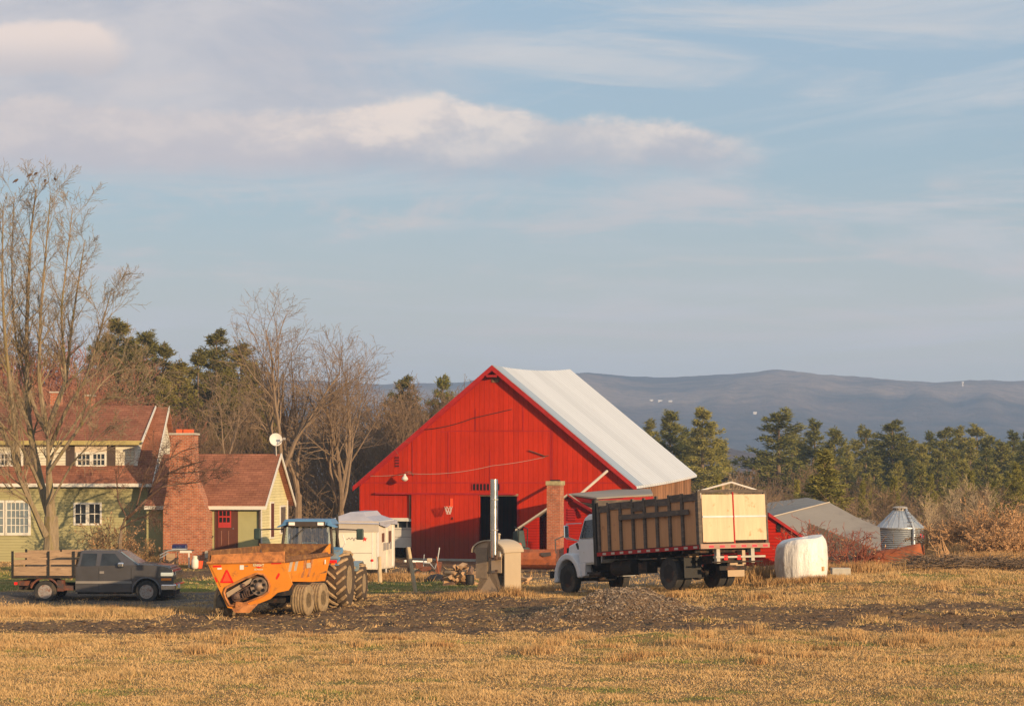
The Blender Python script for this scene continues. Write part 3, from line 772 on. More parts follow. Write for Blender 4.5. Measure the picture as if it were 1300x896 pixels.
# thin high wisps
wis = g.smooth(N(3.0, 22, 1.2, 9, .62, 8.2, .8), .47, .68)
wis2 = g.smooth(N(7, 60, 1.0, 8, .65, 2.2, .6), .50, .70)
strk = g.smooth(g.noise(g.comb(g.m('ADD', g.m('MULTIPLY', u, 5), g.m('MULTIPLY', v, -9)), g.m('ADD', g.m('MULTIPLY', v, 42), g.m('MULTIPLY', u, -6)), 4.4), 1.0, 8, .62, .5), .52, .72)
low = g.m('SUBTRACT', 1.0, g.smooth(v, .045, .15))
SKYK = .105
base = g.scale_col(sky.outputs[0], SKYK)
base = g.mix(.62, base, (.30, .375, .405))
base = g.mix(g.m('MULTIPLY', g.smooth(v, .13, .235), .50), base, (.225, .325, .435))
base = g.mix(g.m('MULTIPLY', low, .85), base, (.44, .415, .36))
thin = (.43, .425, .43)
c = g.mix(g.m('MULTIPLY', wis, .85), base, thin)
midp = g.m('MULTIPLY', g.smooth(N(9, 34, 1.0, 9, .64, 21.0, .5), .50, .66), g.m('MULTIPLY', g.smooth(v, .07, .10), g.m('SUBTRACT', 1.0, g.smooth(v, .135, .15))))
c = g.mix(g.m('MULTIPLY', midp, .6), c, (.46, .41, .40))
c = g.mix(g.m('MULTIPLY', g.m('MULTIPLY', strk, g.smooth(v, .12, .2)), .45), c, (.47, .46, .46))
c = g.mix(g.m('MULTIPLY', g.m('MULTIPLY', wis2, g.m('SUBTRACT', 1.0, g.smooth(v, .12, .17))), .55), c, (.47, .42, .395))
c = g.mix(g.m('MULTIPLY', lay, .82), c, g.mix(g.smooth(lump2, .35, .65), (.345, .335, .365), (.46, .415, .41)))
edge = g.smooth(g.m('ADD', g.m('SUBTRACT', v, botE), g.m('MULTIPLY', g.m('SUBTRACT', puff, .5), .030)), .003, .026)
bcol = g.mix(edge, (.345, .33, .36), g.mix(g.smooth(puff, .40, .60), (.50, .43, .40), (.68, .555, .465)))
bcol = g.mix(g.smooth(g.m('MULTIPLY', u, -1), .08, .16), bcol, g.mix(.6, bcol, (.41, .37, .38)))
bcol = g.mix(g.smooth(big, .25, .55), g.mix(.35, bcol, (.42, .385, .385)), bcol)
c = g.mix(g.m('MULTIPLY', bank, .76), c, bcol)
c = g.mix(g.m('MULTIPLY', cor, .8), c, g.mix(g.smooth(v, .195, .215), (.42, .38, .38), (.64, .52, .45)))
# below the skyline: a plain dim ground glow
c = g.mix(g.smooth(dz, -.02, .0), (.10, .085, .07), c)
g.set(bg.inputs[0], c); bg.inputs[1].default_value = 1.30

# ------------------------------------------------------------------ sun
sd = bpy.data.lights.new('sun', 'SUN'); sd.energy = 5.0; sd.angle = R(.53); sd.color = (1.0, .70, .40)
so = bpy.data.objects.new('sun', sd); COL.objects.link(so)
sv = Vector((sin(SUN_AZ) * cos(SUN_EL), cos(SUN_AZ) * cos(SUN_EL), sin(SUN_EL)))
so.rotation_euler = sv.to_track_quat('Z', 'Y').to_euler()
so.location = (20, -30, 30)

# ------------------------------------------------------------------ air
hz = MB(); hz.bx(-4200, 4200, -120, 4600, -140, 235)
hm = bpy.data.materials.new('haze'); hm.use_nodes = True; hn = hm.node_tree
for nd in list(hn.nodes):
    if nd.type == 'BSDF_PRINCIPLED': hn.nodes.remove(nd)
pv = hn.nodes.new('ShaderNodeVolumePrincipled'); pv.inputs['Color'].default_value = (.47, .67, 1.0, 1); pv.inputs['Density'].default_value = .00027; pv.inputs['Anisotropy'].default_value = .0
hn.links.new(pv.outputs[0], hn.nodes['Material Output'].inputs['Volume'])
ho = hz.build('haze', hm); ho['kind'] = 'stuff'; ho['label'] = 'thin blue afternoon haze over the valley'; ho['category'] = 'haze'

# ------------------------------------------------------------------ camera and render settings
cd = bpy.data.cameras.new('camera'); cam = bpy.data.objects.new('camera', cd); COL.objects.link(cam)
cam.location = (0, 0, ZC); cam.rotation_euler = (R(90), 0, 0)
cd.sensor_fit = 'HORIZONTAL'; cd.sensor_width = 36; cd.lens = 36 * F / 1300.0; cd.shift_y = 152 / 1300.0
cd.clip_start = .5; cd.clip_end = 20000
scene.camera = cam
scene.render.engine = 'CYCLES'
cy = scene.cycles
cy.max_bounces = 5; cy.diffuse_bounces = 2; cy.glossy_bounces = 3; cy.transparent_max_bounces = 12; cy.transmission_bounces = 3; cy.volume_bounces = 1
cy.use_denoising = True
try: cy.denoiser = 'OPENIMAGEDENOISE'
except Exception: pass
cy.sample_clamp_indirect = 6
vs_ = scene.view_settings
vs_.view_transform = 'Standard'; vs_.look = 'None'; vs_.gamma = 1; vs_.exposure = 0.28; vs_.use_curve_mapping = False
class Face:
    """vertical wall plane standing at (ox, oy), turned by beta (clockwise seen from above)"""
    def __init__(s, ox, oy, beta): s.ox, s.oy, s.b = ox, oy, beta
    def __call__(s, px, row):
        a = (px - CX) / F
        t = (a * s.oy - s.ox) / (cos(s.b) + a * sin(s.b))
        Y = s.oy - t * sin(s.b)
        return t, ZC - (row - HY) / F * Y

# =================================================================== BARN
BB = R(16.0); bf = Face(-1.0, 113.0, BB)
barn = empty('barn', (-1.0, 113.0, 0), -BB, 'large red wooden barn with steep gable and white metal roof', 'barn')
L, Rr = -7.88, 7.82; EZ = 3.98; AZ = 10.45; GB = -.75; slope = (AZ - 3.82) / 8.1
def rake(s): return AZ - .12 - abs(s) * slope
D = 16.6; RISE = .58
mb = MB()
def wq(s0, s1, z0a, z1a, z0b=None, z1b=None, y=0.0):
    mb.poly([(s0, y, z0a), (s1, y, z0b if z0b is not None else z0a), (s1, y, z1b if z1b is not None else z1a), (s0, y, z1a)])
dl, dt = bf(609, 628); dr, _ = bf(657, 628)
gl, gt = bf(470, 658); gr_, _ = bf(523, 658)
cuts = sorted([L, gl, gr_, dl, 0.0, dr, Rr])
for a, b in zip(cuts[:-1], cuts[1:]):
    mid = (a + b) / 2
    z0 = gt if gl < mid < gr_ else (dt if dl < mid < dr else GB)
    wq(a, b, z0, rake(a), z0, rake(b))
front = mb.build('front_wall', M['red_boards'], barn)
so_ = front.modifiers.new('s', 'SOLIDIFY'); so_.thickness = .12; so_.offset = -1
mb = MB()
mb.bx(Rr - .1, Rr, .12, D, GB, EZ + RISE)   # side wall
mb.v = [(x, y, z + (RISE * y / D - RISE if z > 1 else 0)) for x, y, z in mb.v]
mb.build('side_wall', M['raw_boards'], barn, label='weathered bare board side wall')
mb = MB(); mb.bx(L, L + .1, .12, D, GB, EZ); mb.build('side_wall', M['red_side'], barn)
mb = MB(); mb.poly([(L, D, GB), (Rr, D, GB), (Rr, D, rake(Rr) + RISE), (0, D, AZ + RISE - .15), (L, D, rake(L) + RISE)]); mb.build('back_wall', M['red_side'], barn)
mb = MB(); mb.bx(L + .15, Rr - .15, .2, D - .1, GB - .05, GB + .02); mb.build('floor', M['dark'], barn)
# roof: sagging ridge, two slopes with thickness
def roofpt(s, y, up=0.0):
    t = y / D; sag = -.17 * 4 * t * (1 - t) * (1 - abs(s) / 12)
    return (s, y, AZ - abs(s) * slope + RISE * t + sag + up)
for side, mt_, nm in ((1, M['barn_roof'], 'roof'), (-1, M['barn_roof'], 'roof')):
    mb = MB(); ny = 14; nx = 8; vs = []; ex = 8.12
    for up in (.0, -.13):
        for j in range(ny + 1):
            for i in range(nx + 1):
                yy_ = -.38 + (D + .7) * j / ny
                vs.append(roofpt(side * ex * i / nx, yy_, up))
    n1 = (nx + 1) * (ny + 1); fs = []
    for j in range(ny):
        for i in range(nx):
            a = j * (nx + 1) + i
            fs.append((a, a + 1, a + nx + 2, a + nx + 1)); fs.append((n1 + a, n1 + a + nx + 1, n1 + a + nx + 2, n1 + a + 1))
    for i in range(nx):
        a = i; fs.append((a, n1 + a, n1 + a + 1, a + 1)); a = ny * (nx + 1) + i; fs.append((a, a + 1, n1 + a + 1, n1 + a))
    for j in range(ny):
        a = j * (nx + 1) + nx; fs.append((a, n1 + a, n1 + a + nx + 1, a + nx + 1)); a = j * (nx + 1); fs.append((a, a + nx + 1, n1 + a + nx + 1, n1 + a))
    mb.add(vs, fs); mb.build(nm, mt_, barn)
# a bluish strip of newer metal along the front verge
mb = MB(); vs = []; fs = []; NX = 8; ys_ = (-.40, .05, .5, .95, 1.45)
for y_ in ys_:
    for i in range(NX + 1): vs.append(roofpt(.03 + 8.1 * i / NX, y_, .022))
for j in range(4):
    for i in range(NX): q0 = j * (NX + 1) + i; fs.append((q0, q0 + 1, q0 + NX + 2, q0 + NX + 1))
mb.add(vs, fs)
mb.build('verge_flashing', M['barn_roof_edge'], barn, label='bluish grey metal strip')
# rake boards and frieze
for side in (-1, 1):
    mb = MB(); a = roofpt(0, -.42, -.02); b = roofpt(side * 8.14, -.42, -.02)
    mb.prism([a, b, (b[0], b[1], b[2] - .26), (a[0], a[1], a[2] - .30)], (0, .06, 0)); mb.build('rake_board', M['red_trim'], barn)
    mb = MB(); a = (side * .02, -.035, rake(0)); b = (side * 7.8, -.035, rake(7.8))
    mb.prism([a, b, (b[0], b[1], b[2] - .16), (a[0], a[1], a[2] - .2)], (0, .033, 0)); mb.build('frieze_board', M['red_trim'], barn)
# hay door hood and dark hole at the peak
mb = MB(); mb.box((.0, -.28, AZ - .62), (.55, .5, .12)); mb.build('hay_hood', M['red_trim'], barn)
mb = MB(); mb.box((.1, -.03, AZ - .78), (.42, .05, .34)); mb.build('peak_opening', M['raw_boards'], barn, label='small broken opening of bare wood under the peak')
# horizontal girt line, faint battens
def strip(px0, r0, px1, r1, wd=.05, pr=.022, name='batten', m=None):
    a = bf(px0, r0); b = bf(px1, r1)
    m_ = MB(); dv = Vector((b[0] - a[0], 0, b[1] - a[1])); nrm = Vector((-dv.z, 0, dv.x)).normalized() * wd / 2
    A, B = Vector((a[0], -pr, a[1])), Vector((b[0], -pr, b[1]))
    m_.prism([A - nrm, B - nrm, B + nrm, A + nrm], (0, pr + .0, 0)); return m_.build(name, m or M['red_trim'], barn)
strip(457, 612.5, 800, 612.5, .05)
for (a, b, c, d) in ((569, 547, 569, 606), (570, 547, 699, 547), (603, 520, 603, 547), (699, 540, 699, 612), (664, 516, 664, 546), (701, 543, 701, 625), (560, 548, 569, 548), (622, 571, 622, 612)):
    strip(a, b, c, d, .045, .018)
# upper hay doors as slightly proud panels
for (x0, x1, r0, r1) in ((604, 663, 518, 546),):
    (a, z1), (b, z0) = bf(x0, r0), bf(x1, r1); mb = MB(); mb.bx(a, b, -.035, -.004, z0, z1); mb.build('hay_door', M['red_boards'], barn)
# sliding door, its rail, and the partly open overlap
(a, z1), (b, z0) = bf(523.5, 627), bf(609.5, 709)
mb = MB(); mb.bx(a, b, -.19, -.08, z0 - .15, z1); sdoor = mb.build('sliding_door', M['red_boards'], barn)
strip(478, 626, 656, 627, .10, .24, 'door_rail', M['red_trim'])
(a, z1), (b, z0) = bf(609, 626.5), bf(658, 629.5); mb = MB(); mb.bx(a, b, -.10, -.0, z0, z1); mb.build('lintel', M['pale_wood'], barn)
(a, z1), (b, z0) = bf(656.6, 628), bf(659, 712); mb = MB(); mb.bx(a, b, -.05, -.0, z0, z1); mb.build('door_post', M['red_trim'], barn)
(a, z1), (b, z0) = bf(520, 628), bf(523.3, 658); mb = MB(); mb.bx(a, b, -.10, -.02, z0, z1); mb.build('door_shade_strip', M['rust_dark'], barn)  # dark brown strip standing in for the shadow gap beside the sliding door
# recessed white garage door
(a, z1), (b, z0) = bf(468, 657.5), bf(524, 712)
mb = MB(); mb.bx(a, b + .1, -.05, -.0, z1 - .16, z1 + .03); mb.build('garage_lintel', M['white'], barn)
gd = MB(); gd.bx(a, b + .2, .35, .42, bf(500, 695)[1], z1 - .12); gdo = gd.build('garage_door', M['white'], barn, label='white panelled overhead door')
for k in range(5):
    p0 = bf(470.5 + k * 11.2, 661.5); p1 = bf(479.5 + k * 11.2, 669.5)
    mb = MB(); mb.bx(p0[0], p1[0], .335, .347, p1[1], p0[1]); mb.build('pane', M['glass'], gdo)
for r in (671.5, 681):
    p0 = bf(470, r); mb = MB(); mb.bx(a, b, .338, .349, p0[1] - .02, p0[1] + .01); mb.build('panel_seam', M['ink'], gdo)
# row of small vents over the doorway
(a, z1), (b, z0) = bf(600, 614), bf(635, 622)
mb = MB(); mb.bx(a, b, -.03, -.002, z0, z1); vt = mb.build('transom_vent', M['dark'], barn)
for k in range(9):
    x = a + (b - a) * (k + .0) / 8; mb = MB(); mb.box((x, -.045, (z0 + z1) / 2), (.055, .03, z1 - z0 + .03)); mb.build('slat', M['red_trim'], vt)
(a, z1), (b, z0) = bf(502, 579), bf(507, 593)
mb = MB(); mb.bx(a, b, -.04, -.002, z0, z1); vt = mb.build('louvre', M['red_trim'], barn)
for k in range(4): mb = MB(); mb.box(((a + b) / 2, -.05, z0 + (z1 - z0) * (k + .5) / 4), (b - a, .03, .05)); mb.build('slat', M['dark'], vt)
# barn lamp on a gooseneck
lx, lz = bf(519.5, 606)
lz -= 0
lamp = MB(); lamp.tube([(lx + .25, -.02, lz + .12), (lx + .2, -.45, lz + .34), (lx, -.72, lz + .28), (lx, -.75, lz + .1)], .022, 6)
lp = lamp.build('lamp_arm', M['grey_wood'], barn)
mb = MB(); mb.lathe([(.05, .22), (.07, .12), (.12, .08), (.19, -.06), (.17, -.10), (.10, -.16), (.03, -.19)], (lx, -.75, lz - .02), n=18); mb.build('lamp_shade', M['white'], lp, True)
# electrical cables on the wall
def wirepts(pts, y=-.06):
    out = []
    for i in range(len(pts) - 1):
        a = bf(*pts[i][:2]); b = bf(*pts[i + 1][:2]); sg = pts[i][2] if len(pts[i]) > 2 else 0
        for k in range(9):
            t = k / 8; out.append((a[0] + (b[0] - a[0]) * t, y, a[1] + (b[1] - a[1]) * t - sg * 4 * t * (1 - t)))
    return out
mb = MB(); mb.tube(wirepts([(535, 545.5, .12), (600, 531, .0), (650, 519.5)]), .022, 5); mb.build('power_cable', M['wire'], barn)
mb = MB(); mb.tube(wirepts([(470, 604, .05), (520, 601, .18), (625, 591, .05), (692, 580)], -.05), .011, 4); mb.build('power_cable', M['tarp_edge'], barn)
mb = MB(); mb.tube(wirepts([(524, 560, 0), (524, 600)], -.04), .014, 4); mb.build('conduit', M['red_trim'], barn)
mb = MB(); mb.tube(wirepts([(672, 571.5, 0), (693, 579, 0), (697, 578)], -.1), .03, 5); mb.build('cable_bracket', M['rust_dark'], barn)
# foundation
mb = MB(); mb.bx(bf(523, 700)[0], bf(608, 700)[0], -.20, -.0, GB, bf(560, 708.5)[1] - .0); mb.build('foundation', M['concrete'], barn)

# basketball hoop on the sliding door
hx, hz_ = bf(574.5, 642)
hoop = empty('basketball_hoop', barn.matrix_basis @ Vector((hx, -.19, hz_)), -BB, 'small basketball hoop with a white net on the red sliding door', 'basketball hoop')
mb = MB(); mb.bx(-.07, .07, -.035, -.003, -.05, .42); mb.build('mounting_plate', M['redorange'], hoop)
mb = MB()
for k in range(20):
    a0, a1 = 2 * pi * k / 20, 2 * pi * (k + 1) / 20
    mb.tube([(.235 * cos(a0), -.55 + .235 * sin(a0), 0), (.235 * cos(a1), -.55 + .235 * sin(a1), 0)], .012, 5)
mb.tube([(0, -.03, .02), (0, -.32, 0)], .02, 5); mb.build('rim', M['redorange'], hoop)
mb = MB()
for k in range(8):
    a0 = 2 * pi * k / 8
    for s_ in (1, -1):
        pts_ = []
        for j in range(5):
            t = j / 4; rr = .23 * (1 - .52 * t ** .8); a1 = a0 + s_ * t * .9
            pts_.append((rr * cos(a1), -.55 + rr * sin(a1), -.02 - .42 * t))
        mb.tube(pts_, .009, 4, False)
mb.build('net', M['white'], hoop)
mb = MB(); mb.tube([(.06, -.03, -.62), (.06, -.06, -.75)], .03, 6); mb.build('rope_end', M['dark'], hoop)

# white leaning pole
p0 = P(737, 627, 107.5); p1 = P(771, 597.5, 108.4)
mb = MB(); mb.tube([p0, p1], .075, 8); tag(mb.build('leaning_pole', M['tarp_edge'], None), 'pale pole leaning over the shed roof against the barn', 'pole')

# =================================================================== RED SHED with gable
ox, oy = P(722, 627, 104.2).x, 104.2
shed = empty('gable_shed', (ox, oy, 0), -BB, 'small red gabled shed with a louvre built against the barn front', 'shed')
sf = Face(ox, oy, BB)
apz = ZC - 27 * 104.2 / F; sl = .66
lx0, lz0 = sf(656, 670)
mb = MB()
# front gable wall, set-back porch part between
wl = lx0 + .35; wr = 2.5
pl = sf(682, 690)[0]; pr_ = sf(697, 690)[0]
def sroof(s): return apz - abs(s) * sl
mb.poly([(wl, 0, -1), (pl, 0, -1), (pl, 0, sroof(pl) - .06), (wl, 0, sroof(wl) - .06)])
mb.poly([(pr_, 0, -1), (wr, 0, -1), (wr, 0, sroof(wr) - .06), (0, 0, apz - .06), (pr_, 0, sroof(pr_) - .06)])
mb.poly([(pl, 1.1, -1), (pr_, 1.1, -1), (pr_, 1.1, sroof(pr_)), (pl, 1.1, sroof(pl))])
mb.poly([(pl, 0, -1), (pl, 1.1, -1), (pl, 1.1, sroof(pl) - .06), (pl, 0, sroof(pl) - .06)])
mb.poly([(wl, 0, -1), (wl, 7.0, -1), (wl, 7.0, sroof(wl) - .06), (wl, 0, sroof(wl) - .06)])
mb.poly([(wr, 0, -1), (wr, 5.5, -1), (wr, 5.5, sroof(wr) - .06), (wr, 0, sroof(wr) - .06)])
mb.build('wall', M['red_lap'], shed)
for side, ex in ((-1, -lx0), (1, 2.8)):
    mb = MB(); mb.prism([(0, -.25, apz), (side * ex, -.25, apz - ex * sl), (side * ex, -.25, apz - ex * sl - .09), (0, -.25, apz - .09)], (0, 7.3, 0)); mb.build('roof', M['grey_roof'], shed)
    mb = MB(); mb.prism([(0, -.29, apz + .02), (side * ex, -.29, apz - ex * sl + .02), (side * ex, -.29, apz - ex * sl - .06), (0, -.29, apz - .07)], (0, .035, 0)); mb.build('fascia', M['tarp_edge'] if side < 0 else M['red_trim'], shed)
a, z1 = sf(721, 645); b, z0 = sf(731, 661)
mb = MB(); mb.bx(a, b, -.05, -.003, z0, z1); lv = mb.build('louvre', M['red_trim'], shed)
for k in range(5): mb = MB(); mb.box(((a + b) / 2, -.07, z0 + (z1 - z0) * (k + .5) / 5), (b - a, .06, .07), rx=R(-30)); mb.build('slat', M['red_trim'], lv)
a, z1 = sf(716, 640); mb = MB(); mb.bx(a, a + .2, -.03, -.0, -.3, sroof(a) - .2); mb.build('corner_board', M['red_trim'], shed)
# low grey roof to the east of it
flat = empty('lean_to_shed', P(757, 640, 104.5) * 1, -BB, 'low lean-to with a pale grey felt roof and dark red eaves', 'shed')
flat.location.z = 0
q = [P(722, 626.5, 104.6), P(757.5, 631.5, 103.2), P(829, 627, 103.5), P(826, 620.5, 111), P(790, 620.0, 112)]
iv = flat.matrix_basis.inverted()
mb = MB(); mb.prism([iv @ v for v in q], (0, 0, -.07)); mb.build('roof', M['grey_roof'], flat)
q2 = [P(722.5, 629.0, 104.62), P(757, 634.2, 103.25), P(829, 629.8, 103.55)]
mb = MB()
for a_, b_ in ((q2[0], q2[1]), (q2[1], q2[2])):
    mb.prism([iv @ a_, iv @ b_, iv @ (b_ - Vector((0, 0, .22))), iv @ (a_ - Vector((0, 0, .22)))], (0, .08, 0))
mb.build('fascia', M['red_trim'], flat)
q3 = [P(760, 636, 105.0), P(826, 634, 105.0), P(826, 636, 110)]
mb = MB(); mb.poly([iv @ q3[0], iv @ q3[1], iv @ Vector((q3[1].x, q3[1].y, -.8)), iv @ Vector((q3[0].x, q3[0].y, -.8))]); mb.build('wall', M['red_lap'], flat)
# diagonal red brace under the eave
mb = MB(); mb.prism([iv @ P(727, 632, 103.9), iv @ P(756, 649, 103.0), iv @ P(756, 653, 103.0), iv @ P(727, 636, 103.9)], (0, .12, 0)); mb.build('brace', M['red_trim'], flat)

# brick chimney in front of the shed
c = P(705, 712, 97.0); cz = gz(c.x, c.y)
ch = empty('brick_chimney', (c.x, c.y, cz), -BB, 'square free-standing brick chimney with a mossy cap by the red shed', 'chimney')
hh = ZC - (612 - HY) / F * 97.0 - cz
mb = MB(); mb.bx(-.33, .33, -.33, .33, -.3, hh - .14); mb.build('stack', M['brick_old'], ch)
mb = MB(); mb.bx(-.375, .375, -.375, .375, hh - .137, hh + .06); mb.build('cap', mat('mossy_cap', (.36, .30, .16), .95, var=.3, scale=6), ch)
mb = MB(); mb.bx(-.20, .20, -.20, .20, hh + .063, hh + .12); mb.build('flue', M['dark'], ch)

# =================================================================== FARMHOUSE
HYw = 95.0
fh = empty('farmhouse', (-23.5, HYw, 0), R(.6), 'two storey olive green farmhouse with brick red shingle roof and dormer', 'house')
ff = Face(-23.5, HYw, R(-.6))
X0, X1 = -9.5, ff(188, 640)[0]
e_z = ff(188, 606)[1]; rz_ = 7.72; ry_ = 4.5; fsl = (rz_ - e_z) / ry_
mb = MB()
mb.poly([(X0, 0, -.6), (X1, 0, -.6), (X1, 0, e_z - .02), (X0, 0, e_z - .02)]); mb.build('wall', M['green_siding'], fh)
mb = MB()
mb.poly([(X1, .003, -.6), (X1, 9, -.6), (X1, 9, e_z), (X1, ry_, rz_ - .15), (X1, .003, e_z - .1)])
mb.build('gable_wall', M['old_white'], fh)
mb = MB(); mb.poly([(X0, 0, -.6), (X0, 9, -.6), (X0, 9, e_z), (X0, ry_, rz_), (X0, 0, e_z)]); mb.poly([(X0, 9, -.6), (X1, 9, -.6), (X1, 9, e_z), (X0, 9, e_z)]); mb.build('back_wall', M['old_white'], fh)
for s0, s1, nm in ((-.35, ry_, 'roof'), (9.35, ry_, 'roof')):
    za = e_z - .26; mb = MB()
    mb.prism([(X0 - .2, s0, za), (X0 - .2, s1, rz_), (X0 - .2, s1, rz_ - .12), (X0 - .2, s0, za - .12)], (X1 - X0 + .45, 0, 0)); mb.build(nm, M['shingle'], fh)
mb = MB(); mb.bx(X0 - .2, X1 + .26, -.41, -.36, e_z - .43, e_z - .27); mb.build('gutter', M['white'], fh)
mb = MB()
mb.prism([(X1 + .255, -.38, e_z - .24), (X1 + .255, ry_, rz_ + .04), (X1 + .255, ry_, rz_ - .16), (X1 + .255, -.38, e_z - .44)], (.05, 0, 0)); mb.build('rake_board', M['white'], fh)
# dormer
dy = .75; dx1 = ff(171, 575)[0]; dz1 = ff(150, 559)[1]; dz0 = ff(150, 594)[1]
dX0 = X0 + 1
mb = MB(); mb.poly([(dX0, dy, dz0 - .3), (dx1, dy, dz0 - .3), (dx1, dy, dz1), (dX0, dy, dz1)])
mb.poly([(dx1, dy, dz0 - .3), (dx1, ry_ - .3, dz0 - .3), (dx1, ry_ - .3, rz_ - .1), (dx1, dy, dz1)]); dm = mb.build('dormer_wall', M['old_white'], fh)
mb = MB(); mb.prism([(dX0 - .2, dy - .35, dz1 - .02), (dX0 - .2, ry_, rz_ + .06), (dX0 - .2, ry_, rz_ - .06), (dX0 - .2, dy - .35, dz1 - .12)], (dx1 - dX0 + .45, 0, 0)); mb.build('dormer_roof', M['shingle'], fh)
mb = MB(); mb.bx(dX0 - .2, dx1 + .26, dy - .39, dy - .36, dz1 - .20, dz1 - .0); mb.build('dormer_fascia', mat('yellowed_fascia', (.38, .31, .12), .8, var=.2), fh)
mb = MB(); mb.prism([(dx1 + .253, dy - .38, dz1 + .03), (dx1 + .253, ry_ - .2, rz_ + .05), (dx1 + .253, ry_ - .2, rz_ - .06), (dx1 + .253, dy - .38, dz1 - .14)], (.05, 0, 0)); mb.build('rake_board', M['white'], fh)
mb = MB(); mb.bx(dx1 - .14, dx1 + .01, dy - .03, dy - .003, dz0 - .25, dz1 - .1); mb.build('corner_board', M['white'], fh)
def window(root, face, px0, px1, r0, r1, y, cols, rows_, glass='glass', fw=.09, name='window', mull=.035):
    (a, z1), (b, z0) = face(px0, r0), face(px1, r1)
    w_ = MB(); d = .05
    w_.bx(a - fw, a, y - d, y - .002, z0 - fw, z1 + fw); w_.bx(b, b + fw, y - d, y - .002, z0 - fw, z1 + fw)
    w_.bx(a, b, y - d, y - .002, z1, z1 + fw); w_.bx(a, b, y - d - .02, y - .002, z0 - fw, z0)
    for k in range(1, cols): x = a + (b - a) * k / cols; w_.bx(x - mull / 2, x + mull / 2, y - .035, y - .012, z0, z1)
    for k in range(1, rows_): z = z0 + (z1 - z0) * k / rows_; w_.bx(a, b, y - .030, y - .014, z - mull / 2, z + mull / 2)
    o = w_.build(name, M['white'], root)
    g_ = MB(); g_.bx(a, b, y - .012, y - .003, z0, z1); g_.build('pane', M[glass], o)
    return o
def shutter(root, face, px0, px1, r0, r1, y):
    (a, z1), (b, z0) = face(px0, r0), face(px1, r1); m_ = MB(); m_.bx(a, b, y - .05, y - .004, z0, z1); m_.build('shutter', M['post_dark'], root)
window(fh, ff, 95, 110, 576, 590, dy, 3, 2); window(fh, ff, 114.5, 129, 576, 590, dy, 3, 2)
(a, z1), (b, z0) = ff(91, 562), ff(132, 574.2); mb = MB(); mb.bx(a, b, dy - .035, dy - .003, z0, z1); mb.build('window_apron', mat('cream_curtain_panel', (.56, .47, .36), .8, var=.1), fh)
shutter(fh, ff, 80, 91, 561, 592, dy); shutter(fh, ff, 132.5, 143, 561, 592, dy); shutter(fh, ff, 26, 40, 562, 590, dy); shutter(fh, ff, -26, -12, 562, 590, dy)
window(fh, ff, -8, 5, 576, 590, dy, 3, 2); window(fh, ff, 9, 22, 576, 590, dy, 3, 2)
window(fh, ff, 96, 109, 640, 664, 0, 2, 2); window(fh, ff, 113.5, 127, 640, 664, 0, 2, 2)
pw = window(fh, ff, -22, 4, 638, 676, 0, 5, 4, 'sky_glass', .12); window(fh, ff, 9, 36, 638, 676, 0, 5, 4, 'sky_glass', .12)
mb = MB(); a, _ = ff(188, 640); mb.bx(a - .15, a + .012, -.03, -.003, -.2, e_z - .44); mb.build('corner_board', M['green_panel'], fh)
for (px, wd, rt) in ((42, .5, 499), (84.5, .38, 503)):
    x, zt = ff(px, rt); x *= 1.045; zt = ZC - (rt - HY) / F * 99.9
    mb = MB(); mb.bx(x - wd / 2, x + wd / 2, ry_ + .1, ry_ + .7, 6.8, zt); cc = mb.build('chimney', M['brick'], fh)
    mb = MB(); mb.bx(x - wd / 2 - .04, x + wd / 2 + .04, ry_ + .06, ry_ + .74, zt + .002, zt + .07); mb.build('cap', M['concrete'], cc)

# =================================================================== ELL (green cottage wing)
EB = R(6.0)
ex_, ey_ = P(331, 690, 93.0).x, 93.0
ell = empty('cottage', (ex_, ey_, 0), -EB, 'single storey olive green cottage wing with maroon door and red shingle roof', 'house')
ef = Face(ex_, ey_, EB)
eL = ef(186, 640)[0]; eE = ef(300, 634)[1]; er = 2.85; erz = ZC - (576 - HY) / F * (93 + er); esl = (erz - eE) / er
mb = MB(); mb.poly([(eL, 0, -.3), (0, 0, -.3), (0, 0, eE), (eL, 0, eE)]); mb.build('wall', M['green_panel'], ell)
mb = MB(); mb.poly([(0, .003, -.3), (0, 5.7, -.3), (0, 5.7, eE), (0, er, erz - .05), (0, .003, eE)]); mb.build('gable_wall', M['pale_siding'], ell)
mb = MB(); mb.poly([(eL, 5.7, -.3), (0, 5.7, -.3), (0, 5.7, eE), (eL, 5.7, eE)]); mb.build('back_wall', M['pale_siding'], ell)
for s0 in (-.35, 5.7 + .35):
    za = erz - esl * (er + .35); mb = MB()
    mb.prism([(eL, s0, za), (eL, er, erz), (eL, er, erz - .12), (eL, s0, za - .12)], (-eL + .30, 0, 0)); mb.build('roof', M['shingle'], ell)
za = erz - esl * (er + .35)
mb = MB(); mb.bx(eL, .30, -.40, -.36, za - .19, za - .03); mb.build('gutter', M['white'], ell)
for s0, m_ in ((-.37, 'pale_siding'), (6.07, 'pale_siding')):
    mb = MB(); mb.prism([(.302, s0, za + .01), (.302, er, erz + .03), (.302, er, erz - .17), (.302, s0, za - .17)], (.045, 0, 0)); mb.build('rake_board', M['white'], ell)
(a, z1), (b, z0) = ef(276, 637), ef(299.5, 697)
mb = MB(); mb.bx(a - .10, b + .10, -.05, -.003, z0, z1 + .06); mb.build('door_frame', M['maroon'], ell)
mb = MB(); mb.bx(a + .02, b - .02, -.09, -.053, z0 + .02, z1 - .02); dr_ = mb.build('door', M['maroon'], ell)
zm = z0 + (z1 - z0) * .46
mb = MB(); mb.bx(a + .07, b - .20, -.115, -.093, zm, z1 - .04); mb.build('sash', M['red_door'], dr_)
mb = MB(); pw_ = (b - .20 - a - .07) / 3.6
